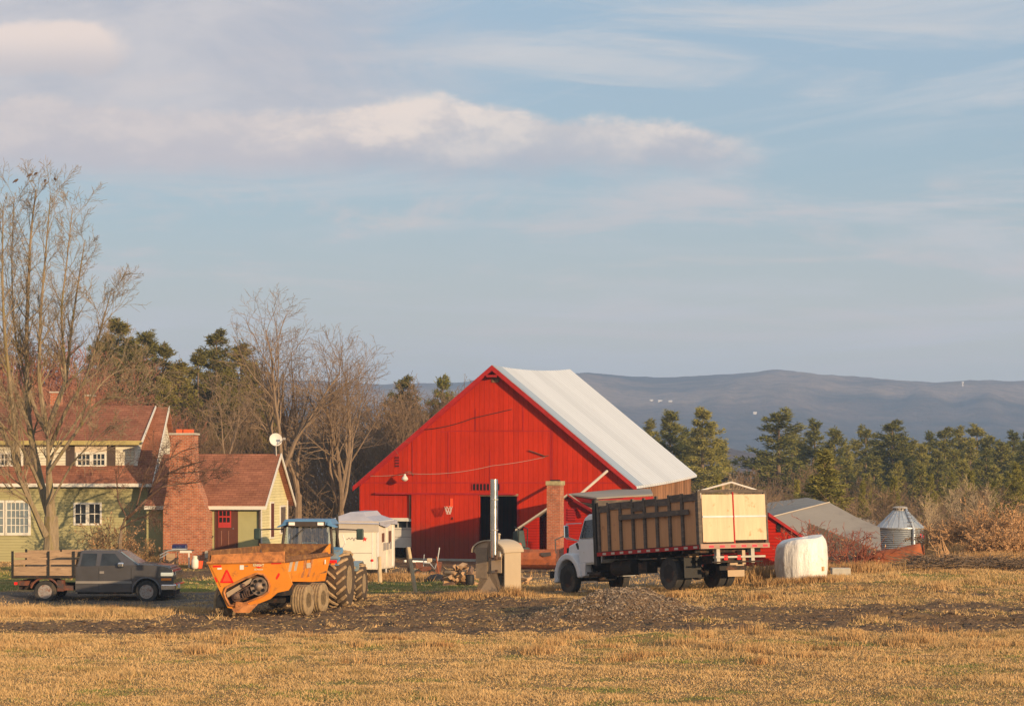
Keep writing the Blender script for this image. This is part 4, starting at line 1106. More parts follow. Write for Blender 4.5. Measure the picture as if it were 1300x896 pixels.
for i in range(3):
    for j in range(3):
        x = a + .07 + pw_ * .3 + i * pw_ * 1.08; z = zm + .24 + j * .29; mb.bx(x, x + pw_ * .8, -.124, -.117, z, z + .22)
mb.build('pane', M['dark'], dr_)
mb = MB(); xx0, xx1, zz0, zz1 = a + .2, b - .3, z0 + .18, zm - .14
mb.bx(xx0, xx0 + .03, -.105, -.092, zz0, zz1); mb.bx(xx1 - .03, xx1, -.105, -.092, zz0, zz1); mb.build('panel_moulding', mat('worn_moulding', (.25, .12, .08), .7), dr_)
mb = MB(); mb.lathe([(.03, 0), (.035, .03), (.0, .05)], (b - .1, -.12, z0 + .95), 'y', 8); mb.build('handle', M['chrome'], dr_)
mb = MB(); mb.tube([(-.04, -.08, eE - .1), (-.04, -.08, -.2)], .05, 8); mb.build('downspout', M['post_dark'], ell)
mb = MB(); mb.bx(-.02, .03, .0, .16, -.2, eE - .12); mb.build('corner_board', M['white'], ell)
mb = MB(); mb.bx(.004, .03, 5.52, 5.72, -.2, eE - .1); mb.build('corner_board', M['white'], ell)
# gable windows (on the side wall, plane x=0)
def gw(y0, y1, z0, z1, mname):
    m_ = MB(); m_.bx(.003, .05, y0 - .08, y1 + .08, z0 - .08, z1 + .08); o = m_.build('window', M['white'], ell)
    m_ = MB(); m_.bx(.052, .062, y0, y1, z0, z1); m_.build('pane', M[mname], o)
gw(1.9, 2.5, 1.55, 3.1, 'maroon'); gw(4.0, 5.0, 1.7, 2.9, 'grey_wood')
# concrete step
mb = MB(); mb.bx(a - .3, b + .3, -1.1, -.02, -.3, z0 - .04); mb.build('doorstep', M['concrete'], ell)
# rake handle leaning at the wall
mb = MB(); mb.tube([(ef(264, 690)[0], -.5, ef(264, 694)[1]), (ef(271, 680)[0], -.06, ef(271, 680)[1])], .025, 6); o = mb.build('tool_handle', M['post_dark'], None); o.matrix_world = ell.matrix_basis.copy()
tag(o, 'thin dark tool handle leaning on the wall beside the maroon door', 'tool')

# big exterior brick chimney
cf = Face(ex_, ey_ - .95, EB)
bc = empty('chimney', (ex_, ey_ - .95, 0), -EB, 'tall broad brick chimney with shoulders and two orange clay flues', 'chimney')
pro = [(207, 716), (207, 648), (214, 605), (217, 552), (245, 552), (246, 603), (263, 650), (263, 716)]
pts = [(cf(px, r)[0], 0, cf(px, r)[1]) for px, r in pro]; pts[0] = (pts[0][0], 0, 0.0); pts[-1] = (pts[-1][0], 0, 0.0)
mb = MB(); mb.prism(pts, (0, .93, 0)); mb.build('stack', M['brick'], bc)
a, zt = cf(216, 552); b, _ = cf(246, 552)
mb = MB(); mb.bx(a - .04, b + .04, -.04, .97, zt + .003, zt + .09); mb.build('cap', M['concrete'], bc)
for (p0, p1) in ((221.5, 229), (230.5, 242)):
    a, _ = cf(p0, 548); b, _ = cf(p1, 548); mb = MB(); mb.bx(a, b, .3, .6, zt + .092, zt + .26); mb.build('flue', M['clay'], bc)

# satellite dish on the cottage ridge
d0 = P(350, 558, 95.6)
sdh = empty('satellite_dish', (d0.x, d0.y, d0.z), 0, 'round grey satellite dish on a mast above the cottage ridge', 'satellite dish')
mb = MB(); mb.lathe([(0.01, .07), (.14, .055), (.24, .02), (.31, -.03), (.30, -.045), (.22, .0), (.01, .055)], (0, 0, 0), 'y', 28); d_ = mb.build('reflector', M['dish'], sdh, True)
for v_ in d_.data.vertices: v_.co.y = v_.co.y
d_.rotation_euler = (R(-12), 0, R(18))
mb = MB(); mb.tube([(0, .1, 0), (0, .12, -.35), (0.02, .12, -.85)], .03, 8); mb.build('mast', M['bin_rust'], sdh)
mb = MB(); mb.tube([(0, .0, -.28), (.35, -.3, -.05), (.42, -.35, .02)], .018, 6); mb.box((.44, -.36, .04), (.12, .1, .1)); mb.build('feed_arm', M['bin_rust'], sdh)

# =================================================================== GREY LOW BARN and RED ROOF END behind the bale
gb = empty('low_barn', P(1053, 700, 110), 0, 'long low barn with a broad plain grey roof behind the bale', 'barn'); gb.location.z = 0
iv = gb.matrix_basis.inverted()
A = P(1053, 637.5, 106); Bl = P(968, 659, 99); Bl2 = P(960, 718, 96.5); Br = P(1122, 716, 98)
_n = (Bl2 - A).cross(Br - A)
def onpl(px, row):
    d = P(px, row, 1.0) - Vector((0, 0, ZC)); o_ = Vector((0, 0, ZC)); return o_ + d * ((A - o_).dot(_n) / d.dot(_n))
Bl = onpl(968, 659)
mb = MB(); mb.poly([iv @ p for p in (A, Bl, onpl(964, 716), onpl(1120, 716), onpl(1117, 669), onpl(1088, 656.5))]); o = mb.build('roof', M['grey_roof'], gb)
s_ = o.modifiers.new('s', 'SOLIDIFY'); s_.thickness = .15
mb = MB(); mb.add([iv @ p for p in (A + Vector((.1, .2, -.05)), Bl + Vector((-.1, .3, -.1)), Vector((Bl.x, 128, Bl.z)), Vector((A.x + 2, 128, A.z)))], [(0, 1, 2, 3)]); mb.build('back_slope', M['grey_roof'], gb)
mb = MB(); mb.tube([iv @ (Bl + Vector((0, -.05, .02))), iv @ (A + Vector((0, -.05, .02)))], .03, 5); mb.build('verge_flashing', M['tarp_edge'], gb)
mb = MB(); mb.bx(-1.0, 1.2, -2, 4, -1.5, 1.2); mb.build('wall', M['pale_wood'], gb)
g2 = empty('grey_shed', P(1100, 700, 126), 0, 'second grey roofed shed just showing beyond the low barn', 'shed'); g2.location.z = 0; iv = g2.matrix_basis.inverted()
mb = MB(); mb.prism([iv @ p for p in (P(1085, 655.5, 124), P(1112, 661.0, 124), P(1112, 700, 119), P(1085, 700, 119))], (0, 0, -.12)); mb.build('roof', M['grey_roof'], g2)
mb = MB(); mb.prism([iv @ p for p in (P(968, 641, 124), P(998, 644.5, 124), P(998, 665, 119), P(968, 665, 119))], (0, 0, -.12)); mb.build('roof', M['grey_roof'], g2)
mb = MB(); mb.bx(-1.2, .5, -2, 1.5, -1.5, .3); mb.build('wall', M['pale_wood'], g2)
# low red shed between truck and bale, roof edge sloping down to the east
rs = empty('red_shed', P(980, 720, 88), 0, 'low red shed between the box truck and the white bale', 'shed'); rs.location.z = 0; iv = rs.matrix_basis.inverted()
mb = MB(); pts = [P(905, 735, 88), P(1030, 735, 88), P(1030, 694, 88), P(1015, 684, 88), P(984, 656, 88), P(905, 656, 88)]
mb.prism([iv @ p for p in pts], (0, 5, 0)); mb.build('wall', M['red_lap'], rs)
mb = MB(); mb.prism([iv @ p for p in (P(976, 650.5, 87.8), P(1040, 694, 87.8), P(1040, 697.5, 87.8), P(976, 655, 87.8))], (0, 5.4, 0)); mb.build('roof', M['red_trim'], rs)
mb = MB(); mb.bx(*(lambda a_, b_: (a_.x, b_.x))(iv @ P(986, 0, 88), iv @ P(991, 0, 88)), -.05, -.003, ZC - 75 * 88 / F, ZC - 62 * 88 / F); mb.build('window', M['dark'], rs)
# brown plank fence strip behind the brambles
bfz = MB()
a0 = P(1028, 0, 84); z0 = gz(a0.x, 84)
for k in range(26):
    x = a0.x + k * .14 ; t = k / 25; zt = ZC - (664 + 42 * t - HY) / F * 84
    bfz.box((x, 84 + .02 * (k % 3), (zt + z0) / 2 - .2), (.13, .03, zt - z0 + .4))
tag(bfz.build('plank_fence', M['grey_wood'], None), 'sloping run of grey planks tangled in red brambles beside the bale', 'fence')

# white pipe frame behind the truck
pf = empty('pipe_frame', P(930, 640, 92), 0, 'thin white gabled pipe frame standing behind the box truck', 'frame'); pf.location.z = 0; iv = pf.matrix_basis.inverted()
for nm, q_ in (('rafter', ((884, 624), (928, 612))), ('rafter', ((928, 612), (969, 624.5)))):
    mb = MB(); mb.tube([iv @ P(q_[0][0], q_[0][1], 92), iv @ P(q_[1][0], q_[1][1], 92)], .045, 6); mb.build(nm, M['white'], pf)
for px in (885, 889, 968):
    p = iv @ P(px, 624, 92); mb = MB(); mb.tube([p, (p.x, p.y, -.3)], .045, 6); mb.build('post', M['white'], pf)
p = iv @ P(918, 618, 92.2); mb = MB(); mb.box(p, (.12, .08, .4)); mb.build('block', M['pale_wood'], pf)
def wheel(parent, c, r, w, rim_m, tyre_m='tyre', side=1, rimr=.55, name='wheel', lugs=0, lugh=.04, axis='y', holes=0, ribs=0):
    """wheel whose axle runs along local y; side=+1 outer face at +y"""
    e = empty(name, c); e.parent = parent
    rr = r * rimr
    prof = [(rr, -w * .42), (r * .80, -w * .5), (r * .94, -w * .46), (r * .995, -w * .30), (r, 0), (r * .995, w * .30), (r * .94, w * .46), (r * .80, w * .5), (rr, w * .42)]
    if ribs:
        p2 = prof[:3]
        for k in range(ribs):
            y0 = -w * .42 + w * .84 * k / ribs; dy = w * .84 / ribs
            p2 += [(r, y0 + dy * .1), (r, y0 + dy * .6), (r * .955, y0 + dy * .65), (r * .955, y0 + dy * .95)]
        prof = p2 + prof[-3:]
    prof += [(rr, w * .42), (rr, -w * .42)]
    mb = MB(); mb.lathe(prof, (0, 0, 0), 'y', 40)
    if lugs:
        lm = MB()
        for k in range(lugs):
            for s in (-1, 1):
                a = 2 * pi * (k + (.5 if s > 0 else 0)) / lugs
                # a lug is a bar slanting from the shoulder to the centre
                pts = []
                for j, t in enumerate((0.0, .5, 1.0)):
                    aa = a + t * .30; y = s * (w * .48 * (1 - t) + w * .02 * t)
                    rad = (r * 1.0 if j else r * .97)
                    pts.append((rad * cos(aa), y, rad * sin(aa)))
                lm.tube(pts, [lugh * .85, lugh, lugh * .8], 5)
    t = mb.build('tyre', M['tyre_dark' if lugs else tyre_m], e, True)
    if lugs: lm.build('tread_lugs', M['lug'], t)
    mb = MB(); s = side
    mb.lathe([(rr * 1.01, -w * .40), (rr * 1.02, w * .40)], (0, 0, 0), 'y', 28)
    mb.lathe([(rr * 1.04, s * w * .43), (rr * .93, s * w * .40), (rr * .86, s * w * .22), (rr * .55, s * w * .20), (rr * .40, s * w * .34), (rr * .22, s * w * .38), (0.001, s * w * .38)], (0, 0, 0), 'y', 28)
    rm = mb.build('rim', M[rim_m], e, True)
    if holes:
        mb = MB()
        for k in range(holes):
            a = 2 * pi * k / holes; mb.lathe([(rr * .15, 0), (rr * .15, s * .02)], (rr * .68 * cos(a), s * w * .215, rr * .68 * sin(a)), 'y', 10)
        mb.build('vent_holes', M['dark'], rm)
    return e

# =================================================================== BOX TRUCK
tx, ty = P(850, 0, 63.75).x + .95, 64.35
TP = R(4.2)
truck = empty('box_truck', (tx, ty, .86), R(120), 'white cab farm truck with a high plywood and plank stake box', 'truck', ry=TP)
def T(mb, n, m, **k): return mb.build(n, M[m] if isinstance(m, str) else m, truck, **k)
bx0, bx1, bw, z0, zt = -1.98, 3.80, 1.27, 1.36, 2.93
mb = MB(); mb.bx(-1.95, 7.1, -.48, -.36, .78, 1.02); mb.bx(-1.95, 7.1, .36, .48, .78, 1.02)
for x in (-1.9, -.6, .8, 2.2, 3.6, 5.0): mb.bx(x, x + .1, -.357, .357, .82, .98)
T(mb, 'chassis', 'frame_black')
mb = MB(); mb.bx(bx0, bx1, -bw, bw, z0 - .14, z0 - .02)
for k in range(9): mb.bx(bx0 + .3 + k * .64, bx0 + .38 + k * .64, -bw + .04, bw - .04, z0 - .26, z0 - .143)
T(mb, 'bed_floor', 'frame_black')
rngt = random.Random(5)
for s in (1, -1):
    mb = MB(); mb.bx(bx0 + .04, bx1 - .04, s * (bw - .03), s * (bw - .06), z0, zt - .12); T(mb, 'side_panel', 'plywood_side')
    mb = MB(); mb.bx(bx0 + .02, bx1 - .01, s * (bw + .0), s * (bw + .05), z0 - .15, z0 - .03); rl = T(mb, 'side_rail', 'red_trim')
    n = 22
    for k in range(0, n, 2):
        x = bx0 + .06 + (bx1 - bx0 - .12) * k / n; mb = MB(); mb.bx(x, x + .2, s * (bw + .0515), s * (bw + .056), z0 - .125, z0 - .055); mb.build('reflective_strip', M['tarp_edge'], rl)
    xs = [bx0 + .06, bx0 + .86, bx0 + 1.55, bx0 + 2.25, bx0 + 2.95, bx0 + 3.62, bx0 + 4.35, bx0 + 5.05, bx1 - .12]
    for k, x in enumerate(xs):
        mb = MB(); hgt = zt + rngt.uniform(-.03, .03); mb.bx(x - .06, x + .06, s * (bw - .028), s * (bw + .03), z0 - .02, hgt); T(mb, 'stake', 'grey_wood')
    for k in range(len(xs) - 1):
        mb = MB(); zz = zt - .04 + rngt.uniform(-.05, .05); mb.bx(xs[k] + .062, xs[k + 1] - .062, s * (bw - .026), s * (bw + .008), zz - .22, zz); T(mb, 'top_board', 'grey_wood')
    mb = MB(); mb.box(((bx0 + .45 + bx0 + 4.35) / 2, s * (bw + .055), z0 + 1.02), (3.9, .045, .16), ry=R(-.5)); T(mb, 'cross_rail', 'grey_wood')
mb = MB(); mb.bx(bx0 + 3.0, bx0 + 3.6, bw + .01, bw + .035, zt - .38, zt - .28); T(mb, 'cleat', 'grey_wood')
# headboard and corner posts
mb = MB(); mb.bx(bx1 - .03, bx1 + .04, -bw, bw, z0 - .1, zt + .12); T(mb, 'headboard', 'grey_wood')
for s in (1, -1):
    mb = MB(); mb.bx(bx1 - .02, bx1 + .16, s * (bw - .10), s * (bw + .06), z0 - .45, zt + .14); T(mb, 'corner_post', 'black')
    mb = MB(); mb.bx(bx0 - .04, bx0 + .05, s * (bw - .08), s * (bw + .035), z0 - .1, zt + .05); T(mb, 'corner_post', 'grey_wood')
# tail doors of fresh plywood
for s in (1, -1):
    a, b = (.03, bw - .10) if s > 0 else (-bw + .05, -.02)
    mb = MB(); mb.bx(bx0 - .055, bx0 - .03, a, b, z0 + (.05 if s > 0 else .10), zt - .07); dq = T(mb, 'tail_door', 'plywood')
    mb = MB(); mb.bx(bx0 - .075, bx0 - .058, a, b, z0 + .80, z0 + .85); mb.build('strap', M['galv_flat'], dq)
mb = MB(); mb.bx(bx0 - .07, bx0 - .03, -.018, .028, z0, zt); T(mb, 'centre_post', 'red_trim')
mb = MB(); mb.bx(bx0 - .03, bx0 + .03, -bw + .08, bw - .09, zt - .02, zt + .08); T(mb, 'tail_header', 'grey_wood')
mb = MB(); mb.bx(bx0 - .09, bx0 - .0, -bw - .03, bw + .03, z0 - .15, z0 + .0); tl = T(mb, 'tail_rail', mat('dusty_red_rail', (.34, .22, .16), .8, var=.2))
for k in range(0, 12, 2):
    y = -bw + .05 + 2.44 * k / 12; mb = MB(); mb.bx(bx0 - .096, bx0 - .092, y, y + .18, z0 - .12, z0 - .05); mb.build('reflective_strip', M['letter_red'], tl)
mb = MB(); mb.bx(bx0 - .03, bx0 + .1, -.75, -.62, z0 - .6, z0 - .15); mb.bx(bx0 - .03, bx0 + .1, .55, .68, z0 - .6, z0 - .15); mb.bx(bx0 - .05, bx0 + .1, -1.15, .72, z0 - .44, z0 - .38); T(mb, 'hitch_frame', 'concrete')
mb = MB(); mb.bx(bx0 - .1, bx0 - .0, -1.0, .9, .78, .82); mb.bx(bx0 + .1, bx0 + .25, -.5, .5, .55, .68); T(mb, 'rear_bar', 'frame_black')
for y in (-.15, .35):
    mb = MB(); mb.bx(bx0 - .05, bx0, y - .07, y + .07, .86, 1.0); T(mb, 'tail_lamp', 'redrefl')
mb = MB(); mb.bx(bx0 + .0, bx0 + .25, -.42, -.30, .72, 1.15); T(mb, 'hitch_plate', 'tan_metal')
# mud flaps
for y in (.82, -.82):
    mb = MB(); mb.bx(-.92, -.90, y - .32, y + .32, .36, .98); mf = T(mb, 'mud_flap', 'black' if y > 0 else 'tan_metal')
mb = MB(); mb.bx(-.95, -.88, .60, .95, 1.0, 1.18); T(mb, 'flap_bracket', 'pale_wood')
for (y, s) in ((.98, 1), (.66, 1), (-.98, -1), (-.66, -1)):
    wheel(truck, (0, y, .52), .52, .27, 'frame_black', 'tyre', s, .52, holes=5)
for s in (1, -1): wheel(truck, (6.05, s * .97, .52), .52, .27, 'frame_black', 'tyre', s, .52, holes=5)
mb = MB(); mb.cyl((0, -.6, .52), (0, .6, .52), .09); mb.lathe([(.02, -.26), (.2, -.16), (.22, 0), (.2, .16), (.02, .26)], (0, 0, .52), 'x', 16); T(mb, 'rear_axle', 'frame_black'); mb = MB(); mb.cyl((6.05, -.9, .5), (6.05, .9, .5), .06); T(mb, 'front_axle', 'frame_black')
mb = MB(); mb.tube([(2.3, .75, .8), (3.5, .75, .8)], .26, 18); mb.box((1.6, .8, .75), (.5, .4, .35)); T(mb, 'fuel_tank', 'frame_black')
mb = MB(); mb.tube([(4.1, .95, .62), (4.8, .95, .62)], .08, 6); mb.bx(4.05, 4.9, .75, 1.02, .66, .72); T(mb, 'cab_step', 'frame_black')
# cab
cb0, cb1 = 4.02, 5.42
def cabring(y, top):
    return [(cb0, y, 1.0), (cb1 - .02, y, 1.0), (cb1 + .02, y, 1.78), (cb1 - .32, y * .93, top - .12), (cb1 - .55, y * .90, top), (cb0 + .1, y * .90, top), (cb0, y * .93, top - .12)]
a_ = cabring(1.0, 2.64); b_ = cabring(-1.0, 2.64); n = len(a_); mb = MB()
mb.add(a_ + b_, [tuple(range(n))[::-1], tuple(range(n, 2 * n))] + [(i, (i + 1) % n, n + (i + 1) % n, n + i) for i in range(n)])
cab = T(mb, 'cab', 'truck_white', bevel=.04)
yw = lambda z: 1.0 - .075 * max(0, (z - 1.78)) / .75
for s in (1, -1):
    mb = MB(); q = [(cb0 + .22, 1.86), (cb1 - .10, 1.86), (cb1 - .36, 2.44), (cb0 + .22, 2.46)]
    mb.prism([(x, s * (yw(z) + .006), z) for x, z in q], (0, s * .012, 0)); wdw = T(mb, 'side_window', 'glass')
    mb = MB(); mb.prism([(cb1 - .28, s * (yw(1.86) + .018), 1.86), (cb1 - .25, s * (yw(1.86) + .018), 1.86), (cb1 - .42, s * (yw(2.44) + .018), 2.44), (cb1 - .45, s * (yw(2.44) + .018), 2.44)], (0, s * .01, 0)); mb.build('window_divider', M['black'], wdw)
    mb = MB(); mb.bx(cb0 + .12, cb1 - .06, s * 1.003, s * 1.022, 1.04, 1.80); dr = T(mb, 'door', 'truck_white', bevel=.01)
    mb = MB(); mb.bx(cb0 + .2, cb0 + .34, s * 1.024, s * 1.05, 1.55, 1.6); mb.build('handle', M['chrome'], dr)
    mb = MB(); mb.bx(cb0 + .1, cb1 - .04, s * .99, s * 1.03, .97, 1.02); T(mb, 'sill', 'concrete')
    mb = MB(); mb.tube([(cb1 - .05, s * 1.02, 1.78), (cb1 + .10, s * 1.38, 1.85), (cb1 + .10, s * 1.38, 2.36), (cb1 - .25, s * 1.0, 2.36)], .018, 6); mr = T(mb, 'mirror_bracket', 'galv_flat')
    mb = MB(); mb.box((cb1 + .10, s * 1.40, 2.1), (.06, .18, .42)); mb.build('mirror', M['chrome'], mr, bevel=.02)
mb = MB(); mb.prism([(cb1 - .005, -.8, 1.90), (cb1 - .005, .8, 1.90), (cb1 - .275, .76, 2.46), (cb1 - .275, -.76, 2.46)], (.012, 0, .006)); T(mb, 'windscreen', 'glass')
mb = MB(); mb.lathe([(.05, 0), (.05, .08), (.01, .12)], (cb0 + .3, .3, 2.64), 'z', 10); T(mb, 'roof_lamp', 'whiterefl')
# hood, fenders
mb = MB(); mb.hexa([(cb1, -.78, 1.05), (7.02, -.52, 1.0), (7.02, .52, 1.0), (cb1, .78, 1.05)], [(cb1 + .01, -.74, 1.90), (6.92, -.46, 1.68), (6.92, .46, 1.68), (cb1 + .01, .74, 1.90)]); T(mb, 'hood', 'truck_white', bevel=.07)
for s in (1, -1):
    mb = MB(); cx_ = 6.05; out = []; inn = []
    for k in range(13):
        a = R(-8 + 186 * k / 12); ro = .80 if 20 < k * 15 < 160 else .78
        out.append((cx_ + .86 * cos(a), .52 + (.88 if a < R(120) else .84) * sin(a))); inn.append((cx_ + .64 * cos(a), .52 + .66 * sin(a)))
    pts = [(x, s * .56, z) for x, z in out] + [(x, s * .56, z) for x, z in reversed(inn)]
    mb.prism(pts, (0, s * .56, 0)); T(mb, 'fender', 'truck_white', bevel=.05)
    mb = MB(); mb.prism([(x, s * .50, z) for x, z in inn], (0, s * .06, 0)); T(mb, 'wheel_well', 'black')
    mb = MB(); mb.prism([(5.0, s * .80, .60), (5.40, s * .80, .55), (5.36, s * .80, 1.03), (4.95, s * .80, 1.03)], (0, s * .25, 0)); T(mb, 'lower_cowl', 'truck_white', bevel=.02)
    mb = MB(); mb.lathe([(.12, 0), (.12, .05), (.02, .08)], (6.86, s * .78, 1.12), 'x', 16); T(mb, 'headlight', 'lampglass')
mb = MB(); mb.bx(7.0, 7.06, -.46, .46, 1.02, 1.60); T(mb, 'grille', 'black')
mb = MB(); mb.bx(7.1, 7.22, -1.1, 1.1, .58, .82); T(mb, 'bumper', 'frame_black', bevel=.03)
mb = MB(); mb.tube([(5.75, .80, 1.80), (6.2, 1.1, 1.98), (6.75, 1.10, 1.88), (6.80, 1.05, 1.42)], .022, 6); T(mb, 'hood_mirror_arm', 'tan_light')
mb = MB(); mb.box((5.8, .80, 1.62), (.07, .05, .22), ry=R(30)); T(mb, 'hood_latch', 'black')

# =================================================================== BLUE TRACTOR
tr = empty('tractor', (P(394, 0, 67.9).x, 67.9, .06), R(84), 'blue farm tractor with a glazed cab hitched ahead of the orange spreader', 'tractor')
def T(mb, n, m, **k): return mb.build(n, M[m] if isinstance(m, str) else m, tr, **k)
for s in (1, -1):
    wheel(tr, (0, s * 1.03, .93), .92, .66, 'tyre_clay', 'tyre_mud', s, .50, lugs=17, lugh=.062, name='rear_wheel')
    wheel(tr, (2.75, s * 1.12, .66), .65, .46, 'tyre_clay', 'tyre_mud', s, .5, lugs=14, lugh=.048, name='front_wheel')
mb = MB(); mb.bx(-.45, 2.9, -.28, .28, .65, 1.15); mb.cyl((0, -.7, .93), (0, .7, .93), .14); mb.cyl((2.75, -.8, .66), (2.75, .8, .66), .1); mb.bx(-.55, -.4, -.4, .4, .5, 1.2); T(mb, 'transmission', 'cab_black', bevel=.03)
mb = MB(); mb.hexa([(1.2, -.42, 1.1), (3.3, -.38, 1.0), (3.3, .38, 1.0), (1.2, .42, 1.1)], [(1.2, -.40, 1.85), (3.15, -.34, 1.62), (3.15, .34, 1.62), (1.2, .40, 1.85)]); T(mb, 'hood', 'blue', bevel=.06)
mb = MB(); mb.bx(3.3, 3.34, -.3, .3, 1.05, 1.55); T(mb, 'grille', 'black')
# cab
base = [(-.42, -.74, 1.20), (1.22, -.68, 1.20), (1.22, .68, 1.20), (-.42, .74, 1.20)]
mid = [(-.55, -.86, 1.75), (1.25, -.74, 1.75), (1.25, .74, 1.75), (-.55, .86, 1.75)]
top = [(-.42, -.76, 2.72), (1.02, -.66, 2.72), (1.02, .66, 2.72), (-.42, .76, 2.72)]
mb = MB(); mb.hexa(base, mid); T(mb, 'cab_base', 'cab_black')
posts = MB()
for a, b in zip(mid, top): posts.tube([a, b], .050, 6)
for i in range(4): posts.tube([mid[i], mid[(i + 1) % 4]], .04, 6); posts.tube([top[i], top[(i + 1) % 4]], .045, 6)
T(posts, 'cab_frame', 'cab_black')
cen = Vector((.35, 0, 2.2))
for i, nm in enumerate(('side_window', 'windscreen', 'side_window', 'rear_window')):
    q = [Vector(p) for p in (mid[i], mid[(i + 1) % 4], top[(i + 1) % 4], top[i])]
    q = [p + (p - cen).normalized() * -.02 for p in q]; mb = MB(); mb.poly(q); T(mb, nm, 'clear')
mb = MB(); mb.hexa([(-.62, -.86, 2.74), (1.15, -.76, 2.74), (1.15, .76, 2.74), (-.62, .86, 2.74)], [(-.50, -.76, 2.93), (1.0, -.66, 2.93), (1.0, .66, 2.93), (-.50, .76, 2.93)]); T(mb, 'cab_roof', 'blue', bevel=.04)
mb = MB(); mb.bx(-.665, -.60, -.62, .62, 2.70, 2.86); rp = T(mb, 'lamp_bar', 'cab_black')
for y in (-.48, .48): mb = MB(); mb.box((-.675, y, 2.79), (.04, .20, .10)); T(mb, 'work_lamp', 'lampglass')
for s in (1, -1):
    mb = MB(); mb.prism([(-.66, s * .70, 2.74), (-.66, s * .98, 2.66), (-.62, s * .98, 2.70), (-.62, s * .70, 2.84)], (.35, 0, 0)); T(mb, 'roof_wing', 'blue')
mb = MB(); mb.bx(.05, .55, -.28, .28, 1.3, 1.55); mb.box((.0, 0, 1.85), (.12, .5, .62)); st = T(mb, 'seat', 'black', bevel=.04)
mb = MB(); mb.tube([(-.1, -.25, 1.75), (-.12, -.24, 2.15), (-.12, .24, 2.15), (-.1, .25, 1.75)], .02, 6); T(mb, 'seat_frame', 'galv_flat')
mb = MB(); mb.lathe([(.17, 0), (.2, .02), (.17, .03)], (.95, 0, 1.95), 'x', 18); mb.tube([(.95, 0, 1.95), (1.15, 0, 1.7)], .03, 6); T(mb, 'steering_wheel', 'black')
mb = MB(); mb.tube([(-.50, .1, 2.66), (-.545, .52, 2.28)], .012, 4); T(mb, 'wiper', 'black')
# rear fenders
for s in (1, -1):
    out = []; 
    for k in range(9):
        a = R(20 + 115 * k / 8); out.append((1.03 * cos(a), .93 + 1.03 * sin(a)))
    inn = [(x * .95, .93 + (z - .93) * .95) for x, z in out]
    mb = MB(); mb.prism([(x, s * .70, z) for x, z in out] + [(x, s * .70, z) for x, z in reversed(inn)], (0, s * .36, 0)); fd = T(mb, 'rear_fender', 'blue_dusty')
    mb = MB(); mb.hexa([(-.80, s * .66, 1.42), (-.80, s * 1.14, 1.42), (-.1, s * 1.14, 1.86), (-.1, s * .66, 1.86)], [(-.72, s * .66, 1.62), (-.68, s * 1.08, 1.60), (-.1, s * 1.12, 2.02), (-.1, s * .66, 2.04)]); T(mb, 'fender_cover', 'blue', bevel=.04)
    mb = MB(); mb.box((-.785, s * .92, 1.56), (.06, .24, .10)); T(mb, 'tail_lamp', 'redrefl')
    mb = MB(); mb.box((-.79, s * .92, 1.48), (.05, .12, .05)); T(mb, 'reflector', 'amber')
    mb = MB(); mb.prism([(2.1, s * .78, 1.30), (2.4, s * .78, 1.42), (3.1, s * .78, 1.42), (3.35, s * .78, 1.28), (3.35, s * .78, 1.24), (3.1, s * .78, 1.38), (2.4, s * .78, 1.38), (2.12, s * .78, 1.24)], (0, s * .44, 0)); mb.bx(2.28, 2.33, s * .8, s * 1.22, .78, 1.38); T(mb, 'front_fender', 'blue_dusty')
    mb = MB(); mb.tube([(-.35, s * .78, 2.60), (-.30, s * 1.2, 2.60), (-.26, s * 1.62, 2.58)], .025, 6); ma = T(mb, 'mirror_arm', 'cab_black')
    mb = MB(); mb.box((-.28, s * 1.72, 2.44), (.10, .24, .36)); mb.build('mirror', M['jade'], ma, bevel=.04)
    mb = MB(); mb.tube([(1.15, s * .80, 1.8), (1.05, s * .98, 2.1), (.95, s * .9, 2.4)], .02, 6); T(mb, 'grab_rail', 'whiterefl')
mb = MB(); mb.tube([(1.3, -.62, 1.5), (1.3, -.66, 2.6), (1.25, -.66, 3.05)], [.05, .05, .04], 8); T(mb, 'exhaust_stack', 'black')
mb = MB(); mb.tube([(-.5, -.3, .7), (-1.0, -.18, .5)], .035, 6); mb.tube([(-.5, .3, .7), (-1.0, .18, .5)], .035, 6); mb.box((-1.1, 0, .5), (.4, .1, .05)); T(mb, 'drawbar', 'frame_black')

# =================================================================== MANURE SPREADER
SB = R(14.0); sx, sy = P(361, 0, 62.6).x, 62.6
sp = empty('manure_spreader', (sx, sy, 0), -SB, 'orange manure spreader wagon with a red warning triangle behind the tractor', 'manure spreader')
fr = Face(sx, sy, SB)
def T(mb, n, m, **k): return mb.build(n, M[m] if isinstance(m, str) else m, sp, **k)
def Q(px, row, y=0.0):
    x, z = fr(px, row); return (x, y, z)
Wd = -fr(264, 715)[0]; zr = fr(361, 713)[1]; LEN = 4.35
zrl = fr(264, 715)[1]
